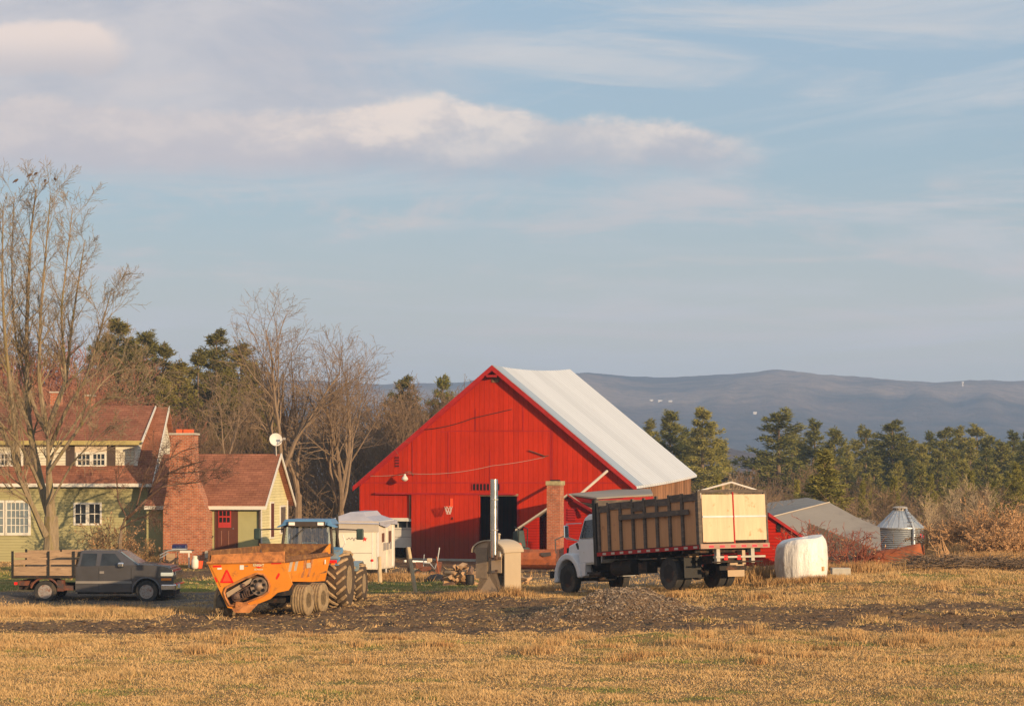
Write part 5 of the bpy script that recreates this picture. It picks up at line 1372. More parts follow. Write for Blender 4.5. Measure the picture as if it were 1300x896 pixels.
# rear panel: outline with the drive opening cut out, as a strip of quads between two loops
outer = [(264, 715.5), (312, 714), (361, 713), (366, 727), (371, 741), (366, 749), (352, 752), (343, 760), (328, 766), (312, 771), (296, 772.5), (289, 771), (281, 754), (272, 735)]
inner = [(287, 746), (313, 733), (327, 727.5), (335, 729), (341, 737), (342.5, 743), (341, 751), (334, 756), (324, 760), (312, 765), (300, 768), (292, 768), (287, 759), (285, 752)]
mb = MB(); vo = [Q(*p) for p in outer]; vi = [Q(*p) for p in inner]; n = len(vo)
k0 = len(vo); th = .05
vb = [(x, y + th, z) for x, y, z in vo + vi]
mb.add(vo + vi + vb, [(i, (i + 1) % n, n + (i + 1) % n, n + i) for i in range(n)] + [(2 * n + i, 3 * n + i, 3 * n + (i + 1) % n, 2 * n + (i + 1) % n) for i in range(n)] + [(i, 2 * n + i, 2 * n + (i + 1) % n, (i + 1) % n) for i in range(n)] + [(n + i, n + (i + 1) % n, 3 * n + (i + 1) % n, 3 * n + i) for i in range(n)])
rear = T(mb, 'rear_panel', 'orange')
# raised lip round the opening, recess behind it
mb = MB(); lip = [Vector((x, -.03, z)) for x, y, z in vi]; mb.tube(lip + [lip[0]], .035, 6, False); T(mb, 'opening_lip', 'orange_dirty')
mb = MB(); mb.poly([(x, .38, z) for x, y, z in vi]); mb.add([(x, .045, z) for x, y, z in vi] + [(x, .38, z) for x, y, z in vi], [(i, (i + 1) % n, n + (i + 1) % n, n + i) for i in range(n)]); T(mb, 'drive_recess', 'manure')
# drive: big disc with holes, small gearbox, chain case
cx_, cz_ = fr(329, 744); rd = 12 * 62.6 / F
mb = MB(); mb.lathe([(rd * .97, .36), (rd, .06), (rd * .92, .0), (rd * .5, .02), (rd * .2, -.06), (.02, -.08)], (cx_, -.06, cz_), 'y', 28); dd = T(mb, 'drive_disc', mat('worn_cast_iron', (.26, .19, .14), .6, metal=.3, var=.4, scale=7))
mb = MB()
for k in range(7):
    a = 2 * pi * k / 7 + .3; mb.lathe([(.048, -.02), (.048, .03)], (cx_ + rd * .66 * cos(a), -.065, cz_ + rd * .66 * sin(a)), 'y', 12)
mb.build('bolt_holes', M['dark'], dd)
gx0, gz0 = fr(300, 757.5)
mb = MB(); mb.lathe([(.16, .3), (.16, .0), (.10, -.03), (.05, -.10), (.01, -.1)], (gx0, 0, gz0), 'y', 18); mb.lathe([(.11, .3), (.11, -.02), (.02, -.05)], (fr(313, 748)[0], 0, fr(313, 750)[1]), 'y', 16); mb.lathe([(.07, .3), (.07, -.05), (.02, -.08)], (fr(309, 742)[0], 0, fr(309, 743)[1]), 'y', 14); T(mb, 'gearbox', 'machinery')
mb = MB()
a = Vector(Q(300, 757.5, -.06)); b = Vector(Q(329, 744, -.02)); off = Vector((.35, 0, 1)).normalized()
for s in (.15, -.14): mb.tube([a + off * s, b + off * s * 1.5], .022, 6)
for k in range(4): c_ = a.lerp(b, .32 + .09 * k); mb.box((c_.x, -.07, c_.z - .06), (.03, .04, .16), ry=R(-20))
T(mb, 'drive_chain', 'machinery')
mb = MB(); mb.prism([Q(287, 752, -.01), Q(318, 734, -.01), Q(320, 738, -.01), Q(289, 758, -.01)], (0, .2, 0)); T(mb, 'chain_guard', 'tan_metal')
# folded spill lip below
mb = MB(); mb.prism([Q(301, 763, -.10), Q(314, 765, -.10), Q(322, 770, -.04), Q(306, 775, -.04), Q(300, 770, -.1)], (0, .12, 0)); mb.prism([Q(296, 772, -.14), Q(330, 765, -.1), Q(318, 777, -.1), Q(300, 777, -.14)], (0, .04, 0)); T(mb, 'spill_lip', 'orange_dirty')
# top rim, boards
def rail(p, q, m, r=.045, nm='rim_rail'):
    mb = MB(); mb.tube([p, q], r, 6); return T(mb, nm, m)
rail((-Wd - .02, -.03, zrl + .02), (.02, -.03, zr + .02), 'orange_dirty'); 
mb = MB(); mb.prism([(-Wd + .08, .0, zrl + .05), (.0, .0, zr + .05), (.0, .0, fr(361, 699.5)[1]), (-Wd + .12, .0, fr(268, 704)[1])], (0, .05, 0)); T(mb, 'rear_board', 'orange_dirty')
# side panel (towards the east), leaning in toward the bottom
zs = zr; bot = fr(366, 746)[1]
mb = MB(); mb.prism([(.0, .02, zs), (.0, LEN, zs + .03), (-.22, LEN, bot - .05), (-.05, .02, bot + .2)], (-.05, 0, 0)); side = T(mb, 'side_panel', 'orange')
for y in (.45, .95, 1.75, 2.35):
    mb = MB(); mb.prism([(.015, y, zs - .02), (.015, y + .22, zs - .02), (-.10, y + .16, bot + .22), (-.10, y - .06, bot + .22)], (.02, 0, 0)); mb.build('panel_rib', M['tarp_edge' if y < 1.2 else 'orange_dirty'], side)
rail((.02, 0, zs + .02), (.02, LEN, zs + .05), 'manure', .055)
mb = MB(); mb.bx(-.02, .03, .1, LEN - .35, zs + .06, zs + .15); T(mb, 'side_board', 'manure')
mb = MB(); mb.prism([(-.02, LEN - 1.0, zs + .05), (-.02, LEN, zs + .05), (-.02, LEN, zs + .42)], (-.04, 0, 0)); T(mb, 'front_gusset', 'orange')
mb = MB(); mb.prism([(-Wd, 0, zrl), (-Wd, LEN, zrl), (-Wd + .45, LEN, bot), (-Wd + .4, 0, bot)], (.05, 0, 0)); T(mb, 'side_panel', 'orange')
mb = MB(); mb.bx(-Wd, -Wd + .05, .0, LEN, zrl + .02, zrl + .40); T(mb, 'side_board', 'manure')
mb = MB(); mb.prism([(-Wd, LEN, zr + .40), (0, LEN, zr + .40), (-.2, LEN, bot - .05), (-Wd + .4, LEN, bot - .05)], (0, .06, 0)); T(mb, 'front_panel', 'manure')
mb = MB(); mb.prism([(-.12, .1, zs - .45), (-.12, LEN - .1, zs - .45), (-Wd + .15, LEN - .1, zs - .45), (-Wd + .15, .1, zs - .45)], (0, 0, -.08)); T(mb, 'load', 'manure')
mb = MB(); mb.prism([(-.1, .1, bot + .1), (-.1, LEN - .2, bot), (-Wd + .5, LEN - .2, bot), (-Wd + .5, .1, bot + .1)], (0, 0, -.35)); T(mb, 'hopper_floor', 'frame_black')
mb = MB(); mb.bx(-Wd + .5, -.35, .6, LEN + .3, .50, .64); mb.tube([(-1.2, LEN + .2, .55), (-1.15, LEN + 1.2, .52)], .07, 8); T(mb, 'tongue', 'frame_black')
# decals, reflectors, triangle
def decal(nm, pts, m, y=-.008): 
    mb = MB(); mb.prism([Q(px, r, y) for px, r in pts], (0, .006, 0)); return mb.build(nm, M[m], rear)
decal('warning_triangle', [(279.5, 739.5), (297, 739.5), (289, 723), (287, 723)], 'redrefl', -.012); decal('triangle_centre', [(283, 737.5), (293.5, 737.5), (288.5, 726.5), (287.5, 726.5)], 'redorange', -.022)
decal('reflector', [(270.5, 717.5), (281, 717), (281, 719.3), (270.5, 719.8)], 'redrefl'); decal('sticker', [(276, 720.5), (281.5, 720.3), (281.5, 722.4), (276, 722.6)], 'whiterefl')
decal('reflector', [(344.5, 713.8), (357, 713.2), (357, 715.4), (344.5, 715.9)], 'redrefl')
decal('reflector', [(350.3, 733), (353.5, 727), (355.3, 727.5), (355, 730), (352, 735), (350.5, 735)], 'redrefl'); decal('reflector', [(271.8, 732), (274, 732.5), (276.8, 738), (275, 739)], 'redrefl')
decal('sticker', [(304.5, 717), (309.5, 716.8), (309.5, 722.6), (304.5, 722.8)], 'whiterefl'); decal('emblem', [(324, 714.5), (328.5, 713.4), (333, 714.5), (328.5, 715.8)], 'redrefl'); decal('emblem', [(324, 718.6), (333, 718.6), (328.5, 721)], 'redrefl')
decal('reflector', [(373.5, 717), (0, 0)][0:0] or [(310.8, 717.6), (315, 717.4), (315, 718.6), (310.8, 718.8)], 'galv')
def text(nm, s, size, m, parent, loc, rot, sx=1.0, ext=.002):
    cu = bpy.data.curves.new(nm, 'FONT'); cu.body = s; cu.size = size; cu.align_x = 'CENTER'; cu.align_y = 'CENTER'; cu.extrude = ext; cu.offset = size * .02
    o = bpy.data.objects.new(nm, cu); COL.objects.link(o)
    dg = bpy.context.evaluated_depsgraph_get(); me = bpy.data.meshes.new_from_object(o.evaluated_get(dg)); bpy.data.objects.remove(o); bpy.data.curves.remove(cu)
    o = bpy.data.objects.new(nm, me); COL.objects.link(o); me.materials.clear(); me.materials.append(M[m]); o.parent = parent; o.location = loc; o.rotation_euler = rot; o.scale = (sx, 1, 1)
    return o
x, z = fr(328.5, 717.2); text('lettering', 'KNIGHT', .115, 'letter_white', rear, (x, -.016, z), (R(90), 0, 0), .82)
x, z = fr(328.5, 722.6); text('lettering', 'SLINGER', .06, 'letter_white', rear, (x, -.012, z), (R(90), 0, 0), 1.25)
mb = MB(); mb.bx(-.005, .012, 2.0, 2.35, zs - .28, zs - .12); mb.build('sticker', M['tarp_edge'], side); mb = MB(); mb.bx(.004, .02, 3.7, 3.78, zs - .22, zs - .08); mb.build('sticker', M['whiterefl'], side)
# black rubber guard at the west corner
mb = MB(); mb.prism([Q(280, 753, .10), Q(292, 771, .10), Q(290, 770, .10), Q(272.5, 771, .10), Q(272.5, 763, .10), Q(275, 756, .10)], (0, .12, 0)); T(mb, 'rubber_guard', 'black')
for (x, y) in ((.10, 1.35), (.14, 2.62), (-2.2, .72), (-2.15, 2.0)):
    wx_ = sx + x * cos(SB) + y * sin(SB); wy_ = sy - x * sin(SB) + y * cos(SB)
    e = wheel(sp, (x, y, max(gz(wx_, wy_), -.05) + .46), .48, .50, 'tan_metal', 'tyre_clay', 1, .5, ribs=5)
    e.rotation_euler = (0, 0, R(90))
    # axle along local x
mb = MB(); mb.bx(-2.1, .0, 1.9, 2.05, .5, .62); mb.bx(-.12, .0, 1.3, 2.7, .45, .6); T(mb, 'axle_beam', 'frame_black')

# =================================================================== PICKUP
SC = 35.1; PY = 74.0
px0 = P(121, 0, PY).x
pk = empty('pickup_truck', (px0, PY + .98, -.17), 0, 'charcoal pickup truck with a worn wooden stake bed parked by the lawn', 'pickup truck')
def LX(px): return (px - 121) / SC
def LZ(row): return (765.5 - row) / SC
def T(mb, n, m, **k): return mb.build(n, M[m] if isinstance(m, str) else m, pk, **k)
fw_x = LX(185.7); rw_x = LX(57.0)
# body side profile with front wheel arch
arch = [(fw_x + .50 * cos(a), .40 + .50 * sin(a)) for a in [R(t) for t in range(-12, 193, 14)]]
prof = [(LX(95.5), LZ(752)), (LX(95.5), LZ(719.5)), (LX(178), LZ(717.5)), (LX(197), LZ(718.5)), (LX(212), LZ(720.5)), (LX(218.5), LZ(724)), (LX(220.5), LZ(731)), (LX(220), LZ(746)), (LX(206), LZ(748))]
pts = prof + [a for a in arch if a[0] < 9]
# arch runs from front to rear
pts = prof + arch + [(LX(168), LZ(752))]
def ngon_prism(pts, y0, y1, inset=None):
    mb = MB(); n = len(pts)
    vs = [(x, y0, z) for x, z in pts] + [(x, y1, z) for x, z in pts]
    mb.add(vs, [tuple(range(n)), tuple(range(n, 2 * n))[::-1]] + [(i, (i + 1) % n, n + (i + 1) % n, n + i) for i in range(n)])
    return mb
mb = ngon_prism(pts, -.97, .97); body = T(mb, 'body', 'pickup', bevel=.035)
# narrower hood crown
mb = MB(); mb.hexa([(LX(172), -.86, LZ(719.5)), (LX(216), -.80, LZ(722)), (LX(216), .80, LZ(722)), (LX(172), .86, LZ(719.5))], [(LX(174), -.72, LZ(715.5)), (LX(213), -.64, LZ(718.8)), (LX(213), .64, LZ(718.8)), (LX(174), .72, LZ(715.5))]); T(mb, 'hood', 'pickup', bevel=.03)
zb, ztp = LZ(720), LZ(699.6)
bt = [(LX(96), zb), (LX(178), zb)]; tp = [(LX(101), ztp), (LX(147), ztp)]
mb = MB(); mb.hexa([(bt[0][0], -.95, zb), (bt[1][0], -.93, zb), (bt[1][0], .93, zb), (bt[0][0], .95, zb)], [(tp[0][0], -.72, ztp), (tp[1][0], -.70, ztp), (tp[1][0], .70, ztp), (tp[0][0], .72, ztp)]); T(mb, 'cab', 'pickup', bevel=.05)
def sy_(z): return .95 - .235 * (z - zb) / (ztp - zb)
for s in (-1, 1):
    for q in ([(102, 719), (121, 719), (122, 703.3), (104, 703.3)], [(127, 719.5), (158, 719.5), (144.5, 703.5), (128.5, 703.3)]):
        mb = MB(); mb.prism([(LX(a), s * (sy_(LZ(b)) + .004), LZ(b)) for a, b in q], (0, s * .012, 0)); T(mb, 'side_window', 'glass')
    mb = MB(); mb.bx(LX(96), LX(167), s * .972, s * .985, LZ(741), LZ(738)); T(mb, 'side_moulding', 'pickup_trim')
    for x0_ in (LX(125.5), LX(166.5)):
        mb = MB(); mb.bx(x0_ - .008, x0_ + .008, s * .971, s * .9765, LZ(750), LZ(721)); T(mb, 'door_gap', 'black')
    mb = MB(); mb.bx(LX(126.5), LX(132), s * .973, s * .99, LZ(728.5), LZ(725.5)); T(mb, 'door_handle', 'pickup_trim')
    mb = MB(); mb.box((LX(154), s * 1.08, LZ(717.5)), (.22, .14, .19)); T(mb, 'wing_mirror', 'chrome', bevel=.05)
    # wheel arch lip
    mb = MB(); mb.tube([(x, s * .975, z) for x, z in arch], .035, 6); T(mb, 'arch_lip', 'pickup')
    mb = MB(); mb.box((LX(211.5), s * .89, LZ(729.5)), (.44, .2, .13)); T(mb, 'headlight', 'lampglass', bevel=.02)
    mb = MB(); mb.box((LX(211), s * .905, LZ(736)), (.38, .2, .09)); T(mb, 'indicator', 'amber', bevel=.02)
mb = MB(); mb.prism([(LX(151), -.66, ztp - .06), (LX(151) , .66, ztp - .06), (LX(176), .84, zb + .03), (LX(176), -.84, zb + .03)], (.03, 0, .03)); T(mb, 'windscreen', 'sky_glass')
mb = MB(); mb.bx(LX(220.6), LX(222), -.7, .7, LZ(736), LZ(726)); T(mb, 'grille', 'chrome')
mb = MB(); mb.bx(LX(204), LX(223.5), -.98, .98, LZ(750), LZ(742)); T(mb, 'bumper', 'chrome', bevel=.04)
mb = MB(); mb.bx(LX(223.2), LX(224.2), -.5, -.2, LZ(747.5), LZ(742.5)); T(mb, 'number_plate', 'whiterefl')
mb = MB(); mb.bx(LX(200), LX(218), -.8, .8, LZ(757), LZ(750)); mb.bx(LX(20), LX(170), -.45, -.35, LZ(750), LZ(742)); mb.bx(LX(20), LX(170), .35, .45, LZ(750), LZ(742)); mb.bx(LX(98), LX(165), -.9, .9, LZ(754.5), LZ(750.5)); T(mb, 'chassis', 'frame_black')
mb = MB()
mb.poly([(x, -.60, z) for x, z in arch]); T(mb, 'wheel_well', 'black')
for x in (fw_x, rw_x):
    for s in (-1, 1): wheel(pk, (x, s * .86, .40), .405, .26, 'hub', 'tyre', s, .60, holes=8)
mb = MB(); mb.tube([(rw_x + .52 * cos(a), -.98, .40 + .50 * sin(a)) for a in [R(t) for t in range(20, 170, 12)]], .04, 6); mb.cyl((rw_x, -.8, .4), (rw_x, .8, .4), .07); mb.bx(LX(72), LX(80), -.9, -.6, LZ(751), LZ(737)); mb.bx(LX(22), LX(36), -.8, .8, LZ(744), LZ(738)); mb.bx(LX(96) - .5, LX(96) - .1, -.85, -.5, LZ(750), LZ(744)); T(mb, 'rear_running_gear', 'rust_dark')
# stake bed
mb = MB(); mb.bx(LX(15), LX(95), -1.02, 1.02, LZ(734.5), LZ(731.8)); T(mb, 'bed_floor', 'frame_black')
for s in (-1, 1):
    y = s * 1.0
    for (r0, r1, a, b) in ((731, 719.5, 18, 92), (717, 711, 18, 93), (708.5, 701.5, 19, 92)):
        if r0 == 708.5:
            for (p0, p1, dz_) in ((19, 61, 0), (63.5, 92, .02)): mb = MB(); mb.bx(LX(p0), LX(p1), y - .02, y + .02, LZ(r0) + dz_, LZ(r1) + dz_); T(mb, 'side_board', 'pale_wood')
        else: mb = MB(); mb.bx(LX(a), LX(b), y - .02, y + .02, LZ(r0), LZ(r1)); T(mb, 'side_board', 'pale_wood')
    for px in (16.5, 62, 94): mb = MB(); mb.bx(LX(px) - .04, LX(px) + .04, y + s * .022, y + s * .07, LZ(733), LZ(700)); T(mb, 'stake', 'black')
for (r0, r1) in ((731, 719.5), (717, 711), (708, 701.5)):
    mb = MB(); mb.bx(LX(93.5), LX(95), -.98, .98, LZ(r0), LZ(r1)); T(mb, 'headboard', 'pale_wood')
mb = MB(); mb.box((LX(20), -.95, LZ(741)), (.1, .12, .1)); T(mb, 'tail_lamp', 'redrefl')

# =================================================================== CAMPER TRAILER
CB = R(6.0); cx0, cy0 = P(479.5, 0, 84.0).x, 84.0
cp = empty('camper_trailer', (cx0, cy0, 0), -CB, 'cream camper trailer with grey tarpaulin over its roof parked by the barn', 'camper')
cf_ = Face(cx0, cy0, CB)
def T(mb, n, m, **k): return mb.build(n, M[m] if isinstance(m, str) else m, cp, **k)
zb_ = cf_(470, 723)[1]; zt_ = cf_(470, 662)[1]; wL = cf_(416, 690)[0]
mb = MB(); mb.bx(wL, 0, 0, 4.4, zb_, zt_); mb.v = [(x, y, z - (.12 if (y > 1 and z < 1.5) else 0)) for x, y, z in mb.v]; T(mb, 'body', 'camper', bevel=.05)
zc_ = cf_(470, 675.5)[1]
mb = MB(); mb.prism([(wL - .03, -.03, zc_), (.04, -.03, zc_ + .02), (.05, -.03, zt_ + .02), (wL - .03, -.03, zt_ + .02)], (0, .02, 0)); T(mb, 'tarp_skirt', 'tarp_edge')
mb = MB(); pk_ = cf_(455, 650)[1]; pkx = wL * .45
ring0 = [(wL - .08, -.10, zt_ - .06), (.10, -.10, zt_ - .10), (.10, 4.5, zt_ - .06), (wL - .08, 4.5, zt_ - .06)]
ring1 = [(wL + .35, .25, zt_ + .20), (-.55, .25, zt_ + .20), (-.55, 4.1, zt_ + .20), (wL + .35, 4.1, zt_ + .20)]
ring2 = [(pkx - .3, .55, pk_), (pkx + .25, .55, pk_), (pkx + .25, 3.9, pk_), (pkx - .3, 3.9, pk_)]
fs = []
for r_ in (0, 4):
    for i in range(4): fs.append((r_ + i, r_ + (i + 1) % 4, r_ + 4 + (i + 1) % 4, r_ + 4 + i))
fs.append((8, 9, 10, 11)); mb.add(ring0 + ring1 + ring2, fs); o = T(mb, 'roof_tarp', 'tarp')
sd_ = o.modifiers.new('s', 'SUBSURF'); sd_.levels = 2; sd_.render_levels = 2; sd_.subdivision_type = 'SIMPLE'
mb = MB(); mb.prism([(.08, .1, zt_ - .0), (.08, 4.4, zt_ - .02), (.10, 4.4, zt_ - .22), (.06, 3.0, zt_ - .16), (.10, 1.6, zt_ - .28), (.08, .1, zt_ - .14)], (.02, 0, 0)); T(mb, 'tarp_skirt', 'tarp')
for px in (478.8, 473): 
    a, _ = cf_(px, 690); mb = MB(); mb.bx(a - .012, a + .012, -.015, -.002, zb_ + .05, zc_); T(mb, 'corner_trim', 'whiterefl')
(a, z1), (b, z0) = cf_(436, 700.5), cf_(472, 702); mb = MB(); mb.bx(a, b, -.012, -.002, z0, z0 + .02); T(mb, 'panel_seam', 'ink')
a, z = cf_(463, 684); mb = MB(); k5 = [(a + (.11 if i % 2 == 0 else .05) * cos(pi / 2 + i * pi / 5), -.010, z + (.11 if i % 2 == 0 else .05) * sin(pi / 2 + i * pi / 5)) for i in range(10)]; mb.prism(k5, (0, .006, 0)); T(mb, 'emblem', 'red_ink')
pts = []
for k in range(60):
    t = k / 59; px = 440 + 20 * t; r_ = 683.3 + (1.1 + (1.8 if .4 < t < .5 else 0)) * sin(t * 30); x, z = cf_(px, r_); pts.append((x, -.008, z))
mb = MB(); mb.tube(pts, .012, 4); T(mb, 'script_lettering', 'ink')
a, z = cf_(472.5, 711); mb = MB(); mb.lathe([(.06, 0), (.05, -.03), (.01, -.04)], (a, -.003, z), 'y', 12); T(mb, 'tail_lamp', 'redrefl')
# side wall details on plane x=0
def sd(nm, y0, y1, z0, z1, m, pr=.02): mb = MB(); mb.bx(.002, pr, y0, y1, z0, z1); return T(mb, nm, m)
dd = sd('door', 2.2, 3.5, zb_ + .05, zt_ - .3, 'camper', .03); mb = MB(); mb.bx(.032, .04, 2.5, 3.2, zb_ + 1.0, zt_ - .45); mb.build('pane', M['rust_dark'], dd)
sd('side_window', 1.0, 1.5, zb_ + 1.1, zt_ - .5, 'rust_dark', .03); sd('corner_trim', 0.02, .2, zb_, zt_, 'whiterefl', .02); sd('corner_trim', 3.7, 3.85, zb_, zt_, 'whiterefl', .03)
for k in range(3): sd('decal', 1.3 + k * .75, 1.75 + k * .75, zb_ + .75, zb_ + 1.05, 'ink', .045)
wheel(cp, (-.12, 2.3, gz(cx0, 86) + .32), .32, .2, 'white', 'tyre', -1, .55).rotation_euler = (0, 0, R(90))
mb = MB(); mb.bx(wL + .2, -.1, .2, 4.3, zb_ - .14, zb_ - .02); mb.bx(wL + .3, wL + .36, .3, .36, -.1, zb_ - .1); mb.bx(-.35, -.29, .2, .26, -.1, zb_ - .1); T(mb, 'chassis', 'frame_black')
mb = MB(); a, z = cf_(505, 697.0); mb.tube([(.3, 5, zb_ + .15), (.9, 5.6, zb_ + .1), (1.2, 6.5, zb_ + .05)], .05, 6); T(mb, 'drawbar', 'whiterefl')
# =================================================================== OUTDOOR BOILER
OB = R(35.0); ox, oy = P(640.5, 0, 67.4).x, 67.4; og = gz(ox, oy)
bo = empty('wood_boiler', (ox, oy, og), -OB, 'tan sheet metal outdoor boiler hut with arched roof and steel flue', 'boiler')
of = Face(ox, oy, OB)
def T(mb, n, m, **k): return mb.build(n, M[m] if isinstance(m, str) else m, bo, **k)
bw_ = of(601.5, 700)[0]; ze = of(640, 700)[1] - og; zp = of(622, 686.5)[1] - og
N = 14
arc = [(bw_ / 2 + (bw_ / 2) * cos(pi * k / N), ze + (zp - ze) * sin(pi * k / N)) for k in range(N + 1)]
mb = MB(); mb.prism([(0, 0, -.2)] + [(x, 0, z) for x, z in arc] + [(bw_, 0, -.2)], (0, .95, 0)); T(mb, 'body', 'tan_metal')
arc2 = [(bw_ / 2 + (bw_ / 2 * 1.09) * cos(pi * k / N), ze - .03 + (zp - ze + .07) * sin(pi * k / N)) for k in range(N + 1)]
arc3 = [(bw_ / 2 + (bw_ / 2 * 1.03) * cos(pi * k / N), ze - .05 + (zp - ze + .05) * sin(pi * k / N)) for k in range(N + 1)]
mb = MB(); mb.prism([(x, -.08, z) for x, z in arc2] + [(x, -.08, z) for x, z in reversed(arc3)], (0, 1.12, 0)); T(mb, 'roof', 'tan_light')
mb = MB(); mb.bx(.001, .02, .04, .92, -.1, ze - .03); T(mb, 'side_wall', 'tan_light')
mb = MB(); mb.bx(.0, .035, -.025, .02, -.1, ze); T(mb, 'corner_trim', 'tan_light')
# door panel, hinges, latch
mb = MB(); mb.bx(bw_ * .42, bw_ * .08, -.03, -.002, .75, ze + .02); dq = T(mb, 'hatch', 'tan_metal', bevel=.01)
mb = MB(); mb.bx(bw_ * .13, bw_ * .10, -.045, -.031, ze - .25, ze - .02); mb.build('hinge', M['whiterefl'], dq)
mb = MB(); mb.bx(bw_ * .92, bw_ * .55, -.02, -.002, .55, ze + .12); T(mb, 'shade_panel', mat('shade_brown', (.27, .20, .13), .7, var=.25, scale=3))  # darker brown sheet painting the shadow that falls across the boiler front
fx, fz = of(632.3, 707); fx2, fz2 = of(632.3, 608)
mb = MB(); mb.tube([(fx, -.22, fz - og), (fx, -.22, fz2 - og)], .125, 20, True); fl = T(mb, 'flue', 'steel', smooth=True)
mb = MB()
for z in (fz - og + .9, fz - og + 1.9): mb.lathe([(.128, -.02), (.137, 0), (.128, .02)], (fx, -.22, z), 'z', 20)
mb.build('flue_joint', M['bin_rust'], fl)
mb = MB(); mb.box((fx, -.16, fz - og - .02), (.30, .30, .08)); mb.box((fx + .12, -.3, fz - og + .02), (.1, .08, .14)); mb.box((fx, -.1, fz - og - .45), (.08, .06, .08)); T(mb, 'flue_bracket', 'machinery')
mb = MB(); mb.tube([(bw_ * .35, .3, zp + .05), (bw_ * .35, .3, zp + .2)], .04, 8); mb.lathe([(.07, zp + .2), (.05, zp + .24), (.01, zp + .26)], (bw_ * .35, .3, 0), 'z', 10); T(mb, 'vent_cap', 'tan_light')

# =================================================================== WRAPPED BALE
c = P(1017.5, 732, 65.4); bz = gz(c.x, c.y)
bl = empty('wrapped_bale', (c.x, c.y, bz - .04), 0, 'big round bale in white plastic wrap standing on the dry grass', 'bale')
h_ = (ZC - (679 - HY) / F * 65.4) - bz; rb = 33 * 65.4 / F
mb = MB(); prof = [(.02, 0), (rb * .86, .0), (rb * .95, .10), (rb * 1.0, .35), (rb * 1.01, .7), (rb * .985, h_ * .70), (rb * .94, h_ * .84), (rb * .86, h_ * .94), (rb * .80, h_ * .98), (rb * .5, h_ * 1.0), (.02, h_ * 1.0)]
pf_ = []
for i in range(len(prof) - 1):
    for k in range(4): t = k / 4; pf_.append((prof[i][0] * (1 - t) + prof[i + 1][0] * t, prof[i][1] * (1 - t) + prof[i + 1][1] * t))
pf_.append(prof[-1]); mb.lathe(pf_, (0, 0, 0), 'z', 96)
vs = []
for (x, y, z) in mb.v:
    r_ = math.hypot(x, y); a = math.atan2(y, x)
    if r_ > .05:
        f = mnoise.noise(Vector((cos(a) * 5, sin(a) * 5, z * .7))) * .030 + mnoise.noise(Vector((cos(a) * 14, sin(a) * 14, z * 1.5))) * .016 + mnoise.noise(Vector((x * 5, y * 5, z * 5))) * .012
        f *= 1.0 if z < h_ * .97 else .4
        x *= 1 + f / max(r_, .3); y *= 1 + f / max(r_, .3)
    z2 = z * (1 + .10 * (x / rb) * (z / h_)) if z > .3 else z
    z2 += .03 * math.sin(3 * a + 1) * (z > h_ * .9)
    vs.append((x + .05 * (z / h_) * -.2, y, z2 - (.05 if z > h_ * .9 else 0)))
mb.v = vs; mb.build('wrapping', M['wrap'], bl, True)
mb = MB(); mb.box((rb * .72, -rb * .72, .42), (.10, .03, .14), rz=R(40)); mb.build('torn_patch', M['dry_leaf'], bl)

# =================================================================== GRAIN BIN
gbx, gby = P(1142.8, 0, 113).x, 113.0; gbz = gz(gbx, gby); rr_ = 29 * 113 / F
bi = empty('grain_bin', (gbx, gby, gbz), 0, 'round galvanised grain bin with conical roof and a filler pipe', 'grain bin')
def zz(row): return ZC - (row - HY) / F * 113 - gbz
ze = zz(669.5); zt2 = zz(648)
mb = MB(); mb.lathe([(rr_, -.3), (rr_, ze)], (0, 0, 0), 'z', 64); mb.build('wall', M['galv'], bi, True)
mb = MB(); mb.lathe([(rr_ + .05, ze - .03), (rr_ + .05, ze + .02), (rr_ * .30, zt2), (.01, zt2)], (0, 0, 0), 'z', 48); 
rf = mb.build('roof', M['galv_flat'], bi)
mb = MB()
for k in range(24):
    a = 2 * pi * k / 24; mb.tube([((rr_ + .04) * cos(a), (rr_ + .04) * sin(a), ze + .03), (rr_ * .30 * cos(a), rr_ * .30 * sin(a), zt2 + .015)], .015, 4)
mb.build('seam', M['galv_flat'], rf)
mb = MB(); mb.lathe([(rr_ * .29, zt2), (rr_ * .29, zt2 + .12), (rr_ * .34, zt2 + .13), (rr_ * .34, zt2 + .19), (rr_ * .2, zt2 + .24), (.01, zt2 + .25)], (0, 0, 0), 'z', 24); cp_ = mb.build('cap', M['tarp_edge'], bi)
mb = MB()
for k in range(7): a = -pi / 2 + (k - 3) * .5; mb.box((rr_ * .30 * cos(a), rr_ * .30 * sin(a), zt2 + .07), (.05, .05, .06))
mb.build('vent_hole', M['dark'], cp_)
ax = (1154.5 - 1142.8) / F * 113; ay = -math.sqrt(rr_ ** 2 - ax ** 2) - .09
mb = MB(); mb.tube([(rr_ * .2, -rr_ * .2, zt2 + .1), (ax * .8, ay * .75, ze + .40), (ax, ay, ze - .1), (ax, ay, -.2)], .085, 12); mb.build('filler_pipe', M['galv_flat'], bi, True)
mb = MB()
for k in range(14): mb.box((ax - .22, ay + .05, .3 + k * .2), (.26, .03, .03))
mb.bx(ax - .36, ax - .33, ay + .02, ay + .06, .1, ze + .1); mb.bx(ax - .12, ax - .09, ay + .02, ay + .06, .1, ze + .1); mb.build('ladder', M['post_dark'], bi)
def onwall(px, off=.02):
    x = (px - 1142.8) / F * 113; th = math.asin(max(-1, min(1, x / rr_))); return ((rr_ + off) * math.sin(th), -(rr_ + off) * math.cos(th), th)
for ch_, px in (('B', 1164.6), ('R', 1169.6)):
    x, y, th = onwall(px, .03); text('lettering', ch_, .34, 'letter_red', bi, (x, y, zz(680)), (R(90), 0, th), .8, .008)
